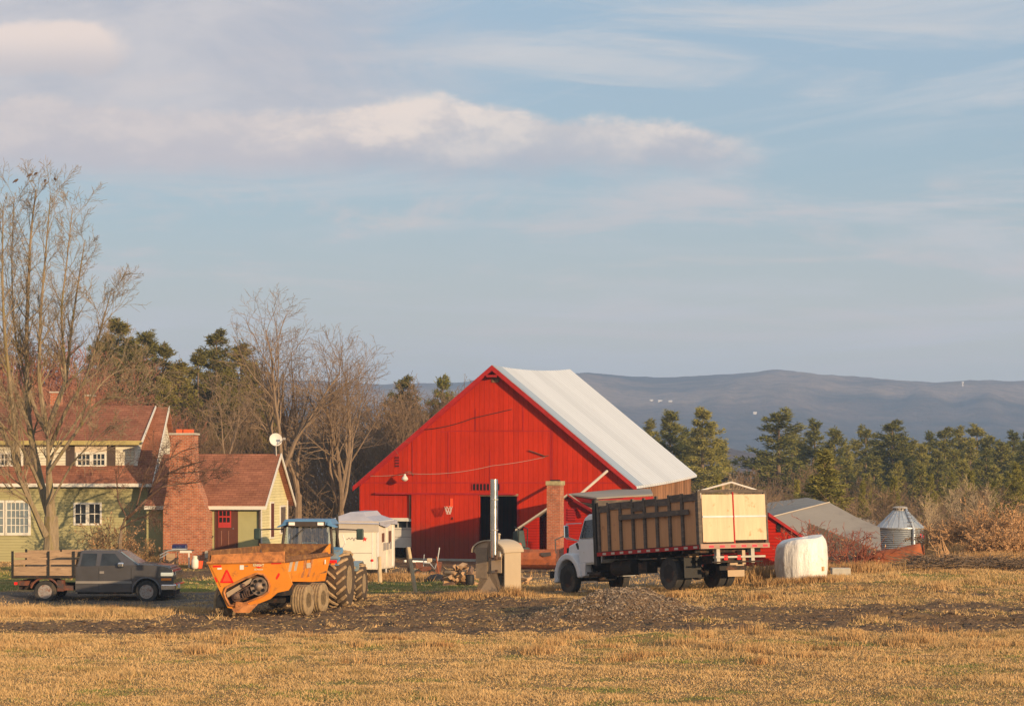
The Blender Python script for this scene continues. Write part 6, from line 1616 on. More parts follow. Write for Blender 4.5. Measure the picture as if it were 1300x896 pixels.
# =================================================================== RUSTY TANK
c = P(1140, 0, 77.5); cz0 = gz(c.x, c.y) + .0
tk = empty('rusty_tank', (c.x, c.y, cz0), R(-8), 'large orange rusted steel tank shell lying before the grain bin', 'tank')
def zy(row): return ZC - (row - HY) / F * 77.5 - cz0
mb = MB(); pts = [(-1.02, 0, zy(716)), (-.8, 0, zy(713.5)), (0, 0, zy(711)), (.55, 0, zy(708.5)), (.93, 0, zy(707))]
rad = [.36, .42, .47, .52, .54]; mb.tube(pts, rad, 28, False)
vs = [(x, y, z) for x, y, z in mb.v]; mb.v = [(x + .25 * (z - zy(707)) * -.4 * (x > .5), y, z) for x, y, z in vs]
o = mb.build('shell', M['rust'], tk, True); s_ = o.modifiers.new('s', 'SOLIDIFY'); s_.thickness = .025
mb = MB(); mb.lathe([(.5, 0), (.45, .03), (.2, .05), (.01, .05)], (.93, 0, zy(707)), 'x', 28); mb.build('end_plate', M['rust'], tk, True)
mb = MB(); mb.box((-.75, -.38, zy(713)), (.14, .04, .34), ry=R(25)); mb.build('torn_flap', M['galv_flat'], tk)
mb = MB(); mb.tube([(-1.6, -.1, .1), (-1.3, -.1, .55), (-1.15, -.1, .1)], .12, 8); mb.build('bent_plate', M['rust'], tk)

# =================================================================== RUSTY LOADER BUCKET by the chimney
c = P(683, 0, 91.0); z_ = gz(c.x, c.y)
bk = empty('loader_bucket', (c.x, c.y, z_), -R(10), 'wide rust brown loader bucket raised on blocks before the red shed', 'loader bucket')
def zq(row): return ZC - (row - HY) / F * 91 - z_
prof = [(0, zq(697)), (-.28, zq(702)), (-.42, zq(709)), (-.34, zq(716)), (-.1, zq(720.5)), (.45, zq(723))]
mb = MB(); L2 = .86
th_ = [(y + .03, z + .02) for y, z in prof]
mb.prism([(-L2, y, z) for y, z in prof] + [(-L2, y, z) for y, z in reversed([(p[0] + .06, p[1]) for p in prof])], (2 * L2, 0, 0)); mb.build('shell', M['rust'], bk, True)
for s in (-1, 1): mb = MB(); mb.prism([(s * L2, y, z) for y, z in prof] + [(s * L2, .3, zq(697))], (s * .03, 0, 0)); mb.build('side_plate', M['rust_dark'], bk)
mb = MB(); mb.box((-.5, .1, zq(724) / 2 - .1), (.3, .3, zq(724) + .1)); mb.box((.7, .1, zq(724) / 2 - .1), (.3, .3, zq(724) + .1)); mb.build('block', M['post_dark'], bk)
mb = MB(); mb.prism([(.15, -.30, zq(701)), (.62, -.30, zq(700)), (.66, -.44, zq(704.5)), (.35, -.44, zq(706)), (.2, -.41, zq(704))], (0, -.012, 0)); mb.build('paint_remnant', M['post_dark'], bk)
# small dark loader in the barn doorway
c = P(661, 0, 101.0); z_ = gz(c.x, c.y)
ld = empty('yard_loader', (c.x, c.y, z_), R(-60), 'dark green yard loader with a round red lamp half in the doorway', 'loader')
mb = MB(); mb.bx(-.5, .5, -.25, .25, .5, 1.0); mb.hexa([(-.5, -.22, 1.0), (.2, -.22, 1.0), (.2, .22, 1.0), (-.5, .22, 1.0)], [(-.45, -.2, 1.75), (.0, -.2, 1.85), (.0, .2, 1.85), (-.45, .2, 1.75)]); mb.build('body', M['jade'], ld, bevel=.05)
mb = MB(); mb.lathe([(.11, 0), (.11, .08), (.02, .12)], (.3, -.27, 1.12), 'y', 14); mb.lathe([(.11, 0), (.11, -.10), (.02, -.14)], (.1, -.26, 1.12), 'y', 14); mb.build('lamp', M['redorange'], ld)
for x in (-.4, .5): wheel(ld, (x, -.3, .32), .33, .2, 'rust_dark', 'tyre', -1); wheel(ld, (x, .3, .32), .33, .2, 'rust_dark', 'tyre', 1)
mb = MB(); mb.tube([(.2, -.25, 1.0), (.25, -.25, 1.9), (-.2, -.25, 2.0)], .03, 6); mb.tube([(.2, .25, 1.0), (.25, .25, 1.9), (-.2, .25, 2.0)], .03, 6); mb.build('roll_bar', M['black'], ld)

# =================================================================== FENCE POSTS
def post(px0, r0, px1, r1, Y, rad, lab, m='post_wood', sq=False):
    b = P(px1, r1, Y); b.z = gz(b.x, b.y); t = P(px0, r0, Y + .1)
    e = empty('fence_post', b, 0); tag(e, lab, 'fence post', 'fence posts')
    mb = MB(); d_ = t - b; mb.tube([-d_ * .1, d_ * .3, d_ * .7, d_ - Vector((0, 0, .02)), d_], [rad, rad * 1.02, rad * .95, rad * .95, rad * .6], 8); mb.build('pole', M[m], e)
post(518.5, 694, 527.5, 751, 72.0, .075, 'tall pale fence post leaning west on the small lawn')
post(516.8, 694, 519.5, 727, 88, .07, 'dark upright fence post behind the leaning pale one', 'post_dark')
post(481.5, 706, 482.5, 732, 82, .085, 'short pale fence post below the camper trailer')

# =================================================================== TABLE, GRILL, TANKS by the chimney
c = P(224, 0, 89.6); z_ = gz(c.x, c.y)
def zr_(row, Y=89.6): return ZC - (row - HY) / F * Y - z_
tb = empty('patio_table', (c.x, c.y, z_), 0, 'cluttered weathered patio table beside the brick chimney', 'table')
k = 89.6 / F
mb = MB(); mb.bx(-16 * k, 21 * k, -.35, .35, zr_(699), zr_(697.5)); mb.build('tabletop', M['grey_wood'], tb)
mb = MB(); mb.bx(6 * k, 21 * k, -.38, -.3, zr_(701), zr_(698.2)); mb.build('apron', M['white'], tb)
for x in (14.5, 17.3): mb = MB(); mb.bx((x - .6) * k, (x + .8) * k, -.36 if x > 15 else .28, -.30 if x > 15 else .34, -.1, zr_(700)); mb.build('leg', M['white'], tb)
for x in (-12, 3): mb = MB(); mb.bx((x - .6) * k, (x + .6) * k, -.33, -.27, -.1, zr_(700)); mb.build('leg', M['grey_wood'], tb)
mb = MB(); mb.bx(-11 * k, 0, -.42, -.36, .15, zr_(702)); mb.build('side_panel', M['pale_wood'], tb)
mb = MB(); mb.tube([(-19 * k, -.4, zr_(704)), (-8 * k, -.4, zr_(698)), (2 * k, -.4, zr_(697))], .03, 6); mb.tube([(-19 * k, -.4, zr_(708)), (-8 * k, -.4, zr_(701))], .03, 6); mb.build('folding_rail', M['galv_flat'], tb)
gl_ = empty('grill', (c.x + 4 * k, c.y + .05, z_ + zr_(697.5)), 0, 'small barbecue grill with a navy blue lid on the table', 'grill')
mb = MB(); mb.bx(-9 * k, 9 * k, -.2, .2, .0, .06); mb.build('tray', M['galv_flat'], gl_)
mb = MB(); mb.prism([(-9 * k, -.22, .06), (-9 * k, .22, .06), (-9 * k, .18, .20), (-9 * k, .0, .25), (-9 * k, -.20, .20)], (18 * k, 0, 0)); mb.build('lid', M['navy'], gl_, bevel=.015)
mb = MB(); mb.tube([(-.12, -.24, .13), (.12, -.24, .13)], .012, 6); mb.build('handle', M['chrome'], gl_)
c2 = P(247.5, 0, 88.8); z2 = gz(c2.x, c2.y)
pt = empty('propane_tank', (c2.x, c2.y, z2), 0, 'white propane tank standing by the table before the brick chimney', 'propane tank')
mb = MB(); mb.lathe([(.10, 0), (.13, .03), (.155, .08), (.155, .34), (.13, .41), (.06, .45), (.01, .46)], (0, 0, 0), 'z', 24); mb.build('cylinder', M['propane'], pt, True)
mb = MB(); mb.lathe([(.10, .42), (.11, .55), (.10, .55), (.09, .43)], (0, 0, 0), 'z', 20); mb.lathe([(.03, .45), (.03, .52)], (0, 0, 0), 'z', 8); mb.build('collar', M['propane'], pt)
c2 = P(253, 0, 89.1); z2 = gz(c2.x, c2.y)
mb = MB(); mb.lathe([(.12, 0), (.17, .30), (.18, .32), (.15, .31), (.1, .03)], (0, 0, 0), 'z', 18); o = mb.build('bucket', M['redorange'], None, loc=(c2.x, c2.y, z2)); tag(o, 'small orange bucket just behind the propane tank', 'bucket')
for (px, Y, s, lab) in ((212, 88.5, .5, 'low heap of dark garden clutter at the west foot of the chimney'), (258, 89.8, .45, 'low dark bundle at the east foot of the chimney')):
    c2 = P(px, 0, Y); z2 = gz(c2.x, c2.y); mb = MB(); rg = random.Random(px)
    for k_ in range(14): a = rg.uniform(0, 6.28); mb.tube([(rg.uniform(-s, s), rg.uniform(-.2, .2), 0), (rg.uniform(-s, s), rg.uniform(-.2, .2), rg.uniform(.15, .5))], rg.uniform(.02, .07), 5)
    tag(mb.build('clutter_heap', M['post_dark'], None, loc=(c2.x, c2.y, z2)), lab, 'clutter')

# =================================================================== FIREWOOD AND SCRAP before the barn
rg = random.Random(11)
def log_mesh(l, r):
    mb = MB(); mb.prism([(-l / 2, -r, -r * .5), (-l / 2, r, -r * .5), (-l / 2, r * .3, r * .8), (-l / 2, -r * .6, r * .7)], (l, 0, 0)); return mb
proto = None
for k_ in range(44):
    px = 564 + rg.random() * 37; Y = 78 + rg.random() * 1.4; t = abs((px - 586) / 20); lay = rg.random() * max(.05, .85 * (1 - t * .6))
    x = P(px, 0, Y).x; z = gz(x, Y) + .06 + lay
    if proto is None: o = log_mesh(.42, .085).build('firewood_log', M['log_end'], None); proto = o
    else: o = proto.copy(); COL.objects.link(o); 
    if k_ % 4 == 3: 
        o.data = o.data.copy(); o.data.materials.clear(); o.data.materials.append(M['log_bark'])
    o.location = (x, Y, z); o.rotation_euler = (rg.uniform(0, 6), rg.uniform(-.6, .6), rg.uniform(0, 3.1)); o.scale = (1, rg.uniform(.7, 1.4), rg.uniform(.7, 1.3))
    tag(o, 'split log in the loose firewood pile beside the boiler', 'log', 'loose firewood pile')
for k_ in range(9):
    px = 657 + rg.random() * 14; Y = 76 + rg.random(); x = P(px, 0, Y).x; o = proto.copy(); COL.objects.link(o)
    o.location = (x, Y, gz(x, Y) + .06 + rg.random() * .22); o.rotation_euler = (rg.uniform(0, 6), rg.uniform(-.6, .6), rg.uniform(0, 3.1)); o.scale = (.8, .8, .8)
    tag(o, 'split log in the small heap between boiler and truck', 'log', 'small firewood heap')
c2 = P(577.5, 0, 79.8); z2 = gz(c2.x, c2.y); mb = MB(); mb.add([(-.3, -.1, .16), (-.05, -.16, .22), (.25, -.12, .12), (.32, .1, .2), (.0, .12, .34), (-.28, .1, .28)], [(0, 1, 4, 5), (1, 2, 3, 4)]); o = mb.build('plastic_sheet', M['bluetarp'], None, loc=(c2.x, c2.y, z2 + .12)); s_ = o.modifiers.new('s', 'SOLIDIFY'); s_.thickness = .02
tag(o, 'crumpled pale blue plastic sheet on the firewood', 'plastic sheet')
c2 = P(596.5, 0, 78.2); z2 = gz(c2.x, c2.y); mb = MB(); mb.lathe([(.14, 0), (.17, .1), (.17, .36), (.14, .42), (.01, .42)], (0, 0, 0), 'z', 16); tag(mb.build('barrel', M['black'], None, True, loc=(c2.x, c2.y, z2)), 'small black drum at the corner of the boiler', 'drum')
c2 = P(543, 0, 86.5); z2 = gz(c2.x, c2.y)
eg = empty('garden_tiller', (c2.x, c2.y, z2), 0, 'rusty garden tiller with a cream engine cover before the barn', 'tiller')
mb = MB(); mb.box((-.35, 0, .5), (.3, .3, .25)); mb.box((-.1, .1, .35), (.5, .3, .2)); mb.box((.45, 0, .4), (.25, .2, .5), ry=R(8)); mb.build('body', M['rust_dark'], eg)
mb = MB(); mb.box((.08, -.1, .72), (.22, .2, .16)); mb.build('engine_cover', M['tan_light'], eg, bevel=.03)
mb = MB(); mb.tube([(-.6, 0, .2), (-.3, -.1, .62), (.1, -.1, .58), (.3, -.1, .35), (.42, -.1, .7), (.5, -.1, 1.25)], .025, 6); mb.tube([(-.2, .1, .3), (-.15, .1, .95)], .02, 5); mb.tube([(-.7, -.05, .15), (.3, -.05, .12)], .025, 5); mb.build('handlebar', M['galv_flat'], eg)
for (x, y) in ((-.4, -.2), (-.4, .2), (.2, -.2), (.2, .2)): wheel(eg, (x, y, .16), .17, .1, 'rust_dark', 'tyre', -1)
mb = MB(); p0 = P(558, 0, 84); z0 = gz(p0.x, 84); mb.tube([(p0.x, 84, z0 - .1), (p0.x - .13, 84.05, z0 + .95)], .03, 6); tag(mb.build('iron_bar', M['rust'], None), 'thin rusty bar stuck upright before the barn', 'bar')
mb = MB(); p0 = P(572, 0, 82.5); z0 = gz(p0.x, 82.5); mb.lathe([(.45, -.1), (.42, .12), (.25, .26), (.02, .3)], (p0.x - .55, 82.5, z0), 'z', 14); tag(mb.build('dark_sack', M['black'], None, True), 'low dark sack slumped west of the firewood', 'sack')
# puddle-grey block behind bale
c2 = P(1068, 0, 67.5); z2 = gz(c2.x, c2.y); mb = MB(); mb.bx(-.33, .28, -.2, .2, -.1, .27); tag(mb.build('concrete_block', M['concrete'], None, loc=(c2.x, c2.y, z2), bevel=.02), 'grey concrete block in the weeds just east of the bale', 'block')
# =================================================================== BARE TREES
def rdir(rg): 
    v = Vector((rg.gauss(0, 1), rg.gauss(0, 1), rg.gauss(0, 1))); return v.normalized()
def tiltdir(d, ang, rg):
    a = d.orthogonal().normalized(); b = d.cross(a); t = rg.uniform(0, 2 * pi)
    return (d * cos(ang) + (a * cos(t) + b * sin(t)) * sin(ang)).normalized()
def grow(mb, p, d, L, r, lvl, rg, kids, up=(.1, .15, .1, .05), wob=.16, ang=(.55, .75, .8, .8), ratio=(.6, .55, .5), rmin=.006, t0=.25, sides=(6, 4, 3, 3, 3)):
    n = (6, 5, 4, 3, 3)[min(lvl, 4)]; pts = [Vector(p)]; rs = [r]; d = Vector(d).normalized(); ds = [d]
    for i in range(n):
        d = (d + rdir(rg) * wob + Vector((0, 0, up[min(lvl, len(up) - 1)]))).normalized(); ds.append(d)
        pts.append(pts[-1] + d * (L / n)); rs.append(max(rmin, r * (1 - .78 * (i + 1) / n)))
    mb.tube(pts, rs, sides[min(lvl, 4)], False)
    if lvl >= len(kids): return
    k = kids[lvl]
    for j in range(k):
        t = t0 + (1 - t0) * (j + rg.random()) / k; f = t * n; i = min(n - 1, int(f)); q = pts[i].lerp(pts[i + 1], f - i)
        L2 = L * ratio[min(lvl, len(ratio) - 1)] * (1.15 - .6 * t) * rg.uniform(.7, 1.25); rr_ = max(rmin, r * (1 - .78 * t) * .62)
        grow(mb, q, tiltdir(ds[i], ang[min(lvl, 3)] * rg.uniform(.6, 1.2), rg), L2, rr_, lvl + 1, rg, kids, up, wob, ang, ratio, rmin, .2, sides)

def bare_tree_mesh(seed, H, r0, forks=4, kids=(9, 6, 4), rmin=.010, fork_at=.3, spread=.38, wob=.13, up=(.06, .10, .06, .02)):
    rg = random.Random(seed); tk_ = MB(); mb = MB()
    d = Vector((rg.uniform(-.06, .06), rg.uniform(-.06, .06), 1)).normalized(); base = Vector((0, 0, -.3)); top = base + d * (H * fork_at + .3)
    tk_.tube([base, base + d * .4, base.lerp(top, .5) + rdir(rg) * .08, top], [r0 * 1.35, r0 * 1.08, r0 * .95, r0 * .85], 8, False)
    for k in range(forks):
        a = 2 * pi * (k + rg.random() * .7) / forks; s = spread * rg.uniform(.35, 1.2)
        dd = Vector((cos(a) * s, sin(a) * s, 1)).normalized()
        grow(mb, top - d * .15, dd, H * (1 - fork_at) * rg.uniform(.8, 1.02), r0 * rg.uniform(.5, .75), 0, rg, kids, up=up, wob=wob, rmin=rmin)
    return tk_, mb

variants = []
for i, (H, r0, fk, kids, fa, spd) in enumerate(((11, .13, 3, (8, 6, 4), .28, .34), (12, .14, 3, (9, 6, 4), .35, .30), (9, .10, 4, (8, 6, 4), .2, .45), (10.5, .11, 2, (11, 6, 4), .3, .2), (7, .07, 5, (8, 6, 3), .08, .5))):
    tk_, mb = bare_tree_mesh(100 + i, H, r0, fk, kids, .013, fa, spd)
    variants.append((tk_.mesh('trunk', M['twig']), mb.mesh('crown', M['twig']), max(v[2] for v in mb.v)))
red_v = []
for t_, c_, H in (variants[2], variants[4]):
    t2 = t_.copy(); c2 = c_.copy(); t2.materials.clear(); t2.materials.append(M['twig_red']); c2.materials.clear(); c2.materials.append(M['twig_red']); red_v.append((t2, c2, H))
def put_tree(var, x, y, H, rz, label, group, name='bare_tree', dz=0.0):
    e = empty(name, (x, y, gz(x, y) + dz), rz, label, 'tree', group); k = H / var[2]; e.scale = (k, k, k)
    for nm, me in (('trunk', var[0]), ('crown', var[1])):
        o = bpy.data.objects.new(nm, me); COL.objects.link(o); o.parent = e
    return e
rg = random.Random(4)
def belt(n, px0, px1, Y0, Y1, h0, h1, vs, label, group, jitter=.6):
    for k in range(n):
        px = px0 + (px1 - px0) * (k + rg.uniform(-jitter, jitter) + .5) / n; Y = rg.uniform(Y0, Y1)
        put_tree(rg.choice(vs), P(px, 0, Y).x, Y, rg.uniform(h0, h1), rg.uniform(0, 6.28), label, group)
LB = 'bare brown leafless tree in the woods behind the buildings'; GB_ = 'bare trees of the woods'
LR = 'low reddish leafless tree on the slope behind the farmhouse'; GR = 'reddish scrub trees behind the farmhouse'
belt(30, -90, 215, 124, 150, 8.0, 10.5, red_v, LR, GR); belt(26, -100, 235, 150, 185, 12.5, 15.0, red_v, LR, GR)
belt(22, 190, 560, 122, 138, 5.5, 9.0, variants, LB, GB_); belt(26, 180, 600, 140, 175, 9.0, 13.0, variants, LB, GB_); belt(14, 420, 640, 150, 190, 9, 12.0, variants, LB, GB_)
belt(22, 840, 1350, 130, 165, 3.6, 5.4, variants, LB, GB_); belt(34, 820, 1370, 170, 225, 6.0, 8.5, variants, LB, GB_); belt(30, 830, 1390, 230, 300, 8.5, 12.0, variants, LB, GB_)

# three tall trees between cottage and barn
def big_tree(px, row_top, Y, r0, seed, forks, kids, fa, spd, label, name='tall_bare_tree', wob=.19):
    x = P(px, 0, Y).x; z = gz(x, Y); H = (ZC - (row_top - HY) / F * Y - z)
    tk_, mb = bare_tree_mesh(seed, H * .92, r0, forks, kids, .0075, fa, spd, wob, (.05, .03, .0, -.02))
    # measure the real height and rescale to it
    hmax = max(v[2] for v in mb.v); k = H / hmax
    e = empty(name, (x, Y, z), 0, label, 'tree', 'tall bare trees by the barn'); e.scale = (k, k, k)
    tk_.build('trunk', M['bark_mid'], e); mb.build('crown', M['bark_mid'], e)
    return e
big_tree(362, 360, 108, .22, 31, 3, (10, 7, 5), .36, .30, 'tallest bare tree, its trunk rising just beyond the satellite dish')
big_tree(378, 402, 113, .24, 42, 3, (10, 7, 5), .30, .42, 'broad bare tree with forked trunk between the dish and camper')
big_tree(436, 412, 112, .22, 57, 4, (10, 7, 5), .24, .50, 'spreading bare tree beside the barn wall, branches reaching the gable')
big_tree(287, 470, 104, .10, 63, 2, (9, 6, 4), .55, .35, 'slender pale tree standing behind the cottage roof')

# =================================================================== THE BIG MAPLE before the farmhouse
MY = 86.0
mx = P(64, 0, MY).x; mz = gz(mx, MY)
mp = empty('maple_tree', (mx, MY, mz), 0, 'large leafless maple of many stems in front of the farmhouse', 'tree')
org = Vector((mx, MY, mz)); rg = random.Random(77)
def mpt(px, row, dy=0.0): return P(px, row, MY + dy) - org
stems = [  # pixel polyline, depth offset at tip, base radius (m)
    ([(64, 712), (64, 690), (65, 655)], 0, 0, .36),
    ([(65, 660), (62, 625), (61, 590), (60, 545)], 0, -.3, .24),
    ([(66, 665), (54, 625), (46, 585), (38, 540), (35, 495), (33, 430), (36, 370), (40, 300), (46, 240)], .2, 1.5, .19),
    ([(58, 680), (40, 640), (22, 600), (12, 560)], -.3, -1.5, .15),
    ([(24, 600), (20, 540), (12, 480), (6, 410), (2, 340), (4, 262)], -.2, -1.2, .13),
    ([(12, 565), (-8, 520), (-25, 450), (-40, 370), (-50, 290)], -1.2, -2.5, .12),
    ([(60, 550), (54, 510), (50, 470), (52, 400), (58, 330), (64, 250)], -.2, -.8, .13),
    ([(60, 548), (70, 520), (84, 480), (90, 430), (98, 370), (108, 305)], .2, 1.4, .12),
    ([(60, 546), (78, 500), (82, 470), (78, 400), (86, 330), (92, 265)], -.3, .8, .10),
    ([(61, 600), (84, 565), (104, 538), (124, 512), (150, 505), (185, 512)], -.5, -2.2, .085),
    ([(61, 575), (85, 520), (108, 480), (122, 435), (132, 400), (142, 366)], .3, -2.4, .09),
    ([(38, 545), (22, 505), (8, 470), (-10, 440), (-30, 420)], .3, 2.0, .08),
    ([(60, 550), (46, 520), (30, 470), (20, 420), (16, 340), (18, 250)], .3, 2.4, .10),
    ([(63, 640), (90, 590), (105, 575), (125, 555), (140, 540)], -.5, -2.8, .05),
    ([(52, 620), (30, 570), (4, 540), (-20, 520)], -.3, -2.6, .08),
    ([(61, 585), (100, 530), (120, 500), (138, 478), (160, 470), (196, 470)], .3, 2.2, .06),
]
tm = MB(); cm = MB()
for si, (pl_, d0, d1, r0) in enumerate(stems):
    pts = []; n = len(pl_)
    for i, (px, row) in enumerate(pl_):
        t = i / (n - 1); pts.append(mpt(px, row, d0 + (d1 - d0) * t) + rdir(rg) * (.04 if 0 < i < n - 1 else 0))
    # refine by catmull-rom
    fine = []
    for i in range(n - 1):
        p0, p1, p2, p3 = pts[max(i - 1, 0)], pts[i], pts[i + 1], pts[min(i + 2, n - 1)]
        for k in range(4):
            t = k / 4; fine.append(.5 * ((2 * p1) + (-p0 + p2) * t + (2 * p0 - 5 * p1 + 4 * p2 - p3) * t * t + (-p0 + 3 * p1 - 3 * p2 + p3) * t ** 3))
    fine.append(pts[-1]); m_ = len(fine)
    rs = [max(.015, r0 * (1 - (.86 if si > 0 else .2) * i / (m_ - 1))) for i in range(m_)]
    (tm if si < 2 else cm).tube(fine, rs, 8 if r0 > .15 else 6, True)
    if si == 0: continue
    Ltot = sum((fine[i + 1] - fine[i]).length for i in range(m_ - 1))
    nk = int((13 if r0 > .07 else 9) * Ltot / 7 + 6)
    for j in range(nk):
        t = .30 + .70 * (j + rg.random()) / nk; i = min(m_ - 2, int(t * (m_ - 1))); q = fine[i].lerp(fine[i + 1], t * (m_ - 1) - i)
        if si == 1 and t < .6: continue
        d = (fine[i + 1] - fine[i]).normalized()
        grow(cm, q, tiltdir(d, rg.uniform(.35, .85), rg), rg.uniform(1.1, 2.7) * (1.1 - .45 * t), max(.010, rs[i] * .45), 1, rg, (0, 8, 5), up=(.1, .09, .05, .03), wob=.19, rmin=.0062, ratio=(.6, .55, .5))
tm.build('trunk', M['bark_maple'], mp); cm.build('crown', M['bark_maple'], mp)
# birds in its top
for i, (px, row, dy) in enumerate(((20, 229, -1.2), (37.5, 222, 1.0), (45.5, 220, 1.4), (57, 229, -.6), (70, 227, -.6))):
    p = P(px, row + 1.5, MY + dy); s = 1.0
    b = empty('bird', p, R(30 * i), ('small brown bird perched in the maple top, westmost of five', 'small brown bird in the maple top, second from the west', 'small brown bird on the highest twig of the maple', 'small brown bird in the maple top, fourth from the west', 'small brown bird in the maple top, eastmost of five')[i], 'bird', 'birds in the maple top')
    mb = MB(); mb.tube([(-.13, 0, -.06), (-.06, 0, .0), (.0, 0, .03), (.05, 0, .06), (.085, 0, .09), (.115, 0, .085)], [.012, .035, .055, .045, .03, .006], 8); mb.tube([(0, .01, 0), (.0, .01, -.09)], .005, 4); mb.build('body', M['bird'], b, True)

# =================================================================== PINES
def pine_mesh(seed, H, R0, dens=1.0, base=.22, irregular=.35, top_pow=.75):
    rg = random.Random(seed); nr = np.random.default_rng(seed); tk_ = MB(); tris = []
    tk_.tube([(0, 0, -.5), (.05, 0, H * .4), (0, .05, H * .75), (0, 0, H)], [H * .014, H * .011, H * .006, .02], 7, False)
    z = H * base; ang = rg.random() * 6
    while z < H * .985:
        t = (z / H - base) / (1 - base); prof = R0 * (1 - t) ** top_pow * (.55 + .45 * min(1, t * 4 + .3)); nl = rg.choice((4, 5, 5))
        for k in range(nl):
            ang += 2 * pi / nl + rg.uniform(-.4, .4); L = max(.35, prof * rg.uniform(1 - irregular, 1 + irregular * .8))
            if rg.random() < .07 and t < .8: L *= 1.35
            if rg.random() < .10 * irregular * 3 and t < .85: continue
            rise = .05 + .45 * t + rg.uniform(-.15, .25); p = Vector((0, 0, z + rg.uniform(-.45, .45))); pts = [p]; n = 5; dz = rise * .6 - .12
            for i in range(n):
                dz += .07; p = p + Vector((cos(ang), sin(ang), dz)) * (L / n); pts.append(p.copy())
            tk_.tube(pts, [max(.012, L * .016 * (1 - i / (n + 1))) for i in range(n + 1)], 4, False)
            nc = int((5 + L * 7.5) * dens)
            for c in range(nc):
                f = .22 + .78 * (c + rg.random()) / nc; ff_ = f * n; i = min(n - 1, int(ff_)); q = pts[i].lerp(pts[i + 1], ff_ - i)
                side = rg.uniform(-1, 1) * L * .30 * (1.15 - f * .7); q = q + Vector((-sin(ang), cos(ang), 0)) * side + Vector((cos(ang), sin(ang), 0)) * abs(side) * .4 + Vector((0, 0, rg.uniform(-.12, .30)))
                m = 10; o = np.array(q); dirs = nr.normal(0, 1, (m, 3)); dirs[:, 0] += cos(ang) * .9; dirs[:, 1] += sin(ang) * .9; dirs[:, 2] = dirs[:, 2] * .55 + .55
                dirs /= np.linalg.norm(dirs, axis=1, keepdims=True); ln = nr.uniform(.16, .40, m)[:, None]
                side_ = np.cross(dirs, nr.normal(0, 1, (m, 3))); side_ /= np.linalg.norm(side_, axis=1, keepdims=True); w = nr.uniform(.03, .065, m)[:, None]
                st = o + nr.normal(0, .10, (m, 3))
                tris.append(np.stack([st - side_ * w, st + side_ * w, st + dirs * ln], 1))
        z += H * .030 * rg.uniform(.6, 1.5)
    return tk_, np.concatenate(tris)
def tri_data(name, V, m):
    o = tri_mesh(name, V, m); me = o.data; bpy.data.objects.remove(o); return me
pines = []
for i, (H, R0, bs, irr, tp) in enumerate(((17, 3.6, .22, .35, .75), (18, 3.0, .25, .4, .7), (15, 3.9, .16, .3, .85), (16, 2.9, .3, .55, .6), (12, 2.6, .05, .2, 1.0))):
    t_, V = pine_mesh(200 + i, H, R0, 1.0, bs, irr, tp); pines.append((t_.mesh('trunk', M['bark_mid']), tri_data('crown', V, M['needle']), H))
dpines = []
for t_, c_, H in (pines[0], pines[2], pines[3]):
    c2 = c_.copy(); c2.materials.clear(); c2.materials.append(M['needle_dark']); dpines.append((t_, c2, H))
def pine_at(px, row, Y, var, label, group=None, wid=1.0, rz=None):
    x = P(px, 0, Y).x; z = gz(x, Y); H = ZC - (row - HY) / F * Y - z
    e = put_tree(var, x, Y, H, rg.uniform(0, 6.28) if rz is None else rz, label, group, 'pine_tree'); w_ = wid * 1.6; e.scale = (e.scale[0] * w_, e.scale[1] * w_, e.scale[2]); return e
rg = random.Random(9)
GP = 'white pines standing over the valley'
pine_at(892, 517, 215, pines[0], 'dark green pine with a pointed top, nearest the barn roof end', GP, .85)
pine_at(851, 524, 222, pines[2], 'rounded pine rising directly behind the white barn roof', GP, .85)
pine_at(826, 537, 230, pines[1], 'small pine top peeping over the white barn roof', GP, .8)
pine_at(989, 524, 235, pines[3], 'tall pine with a long bough reaching west above the truck tailgate', GP, 1.15, 2.6)
pine_at(1034, 537, 245, pines[1], 'narrow pine between the long boughed pine and its neighbour', GP, .9)
pine_at(1060, 545, 240, pines[2], 'broad pine on the west side of a gap in the pine row', GP, .75)
pine_at(1047, 572, 128, pines[4], 'nearer yellow green pine standing before the taller pines', GP, 1.2)
pine_at(1099, 545, 262, pines[3], 'slim pine beside the gap in the pine row', GP, .8)
pine_at(1133, 534, 245, pines[0], 'layered pine with clear tiers rising above the grain bin', GP, 1.05)
LP_ = 'green pine in the dense eastern stand of pines'
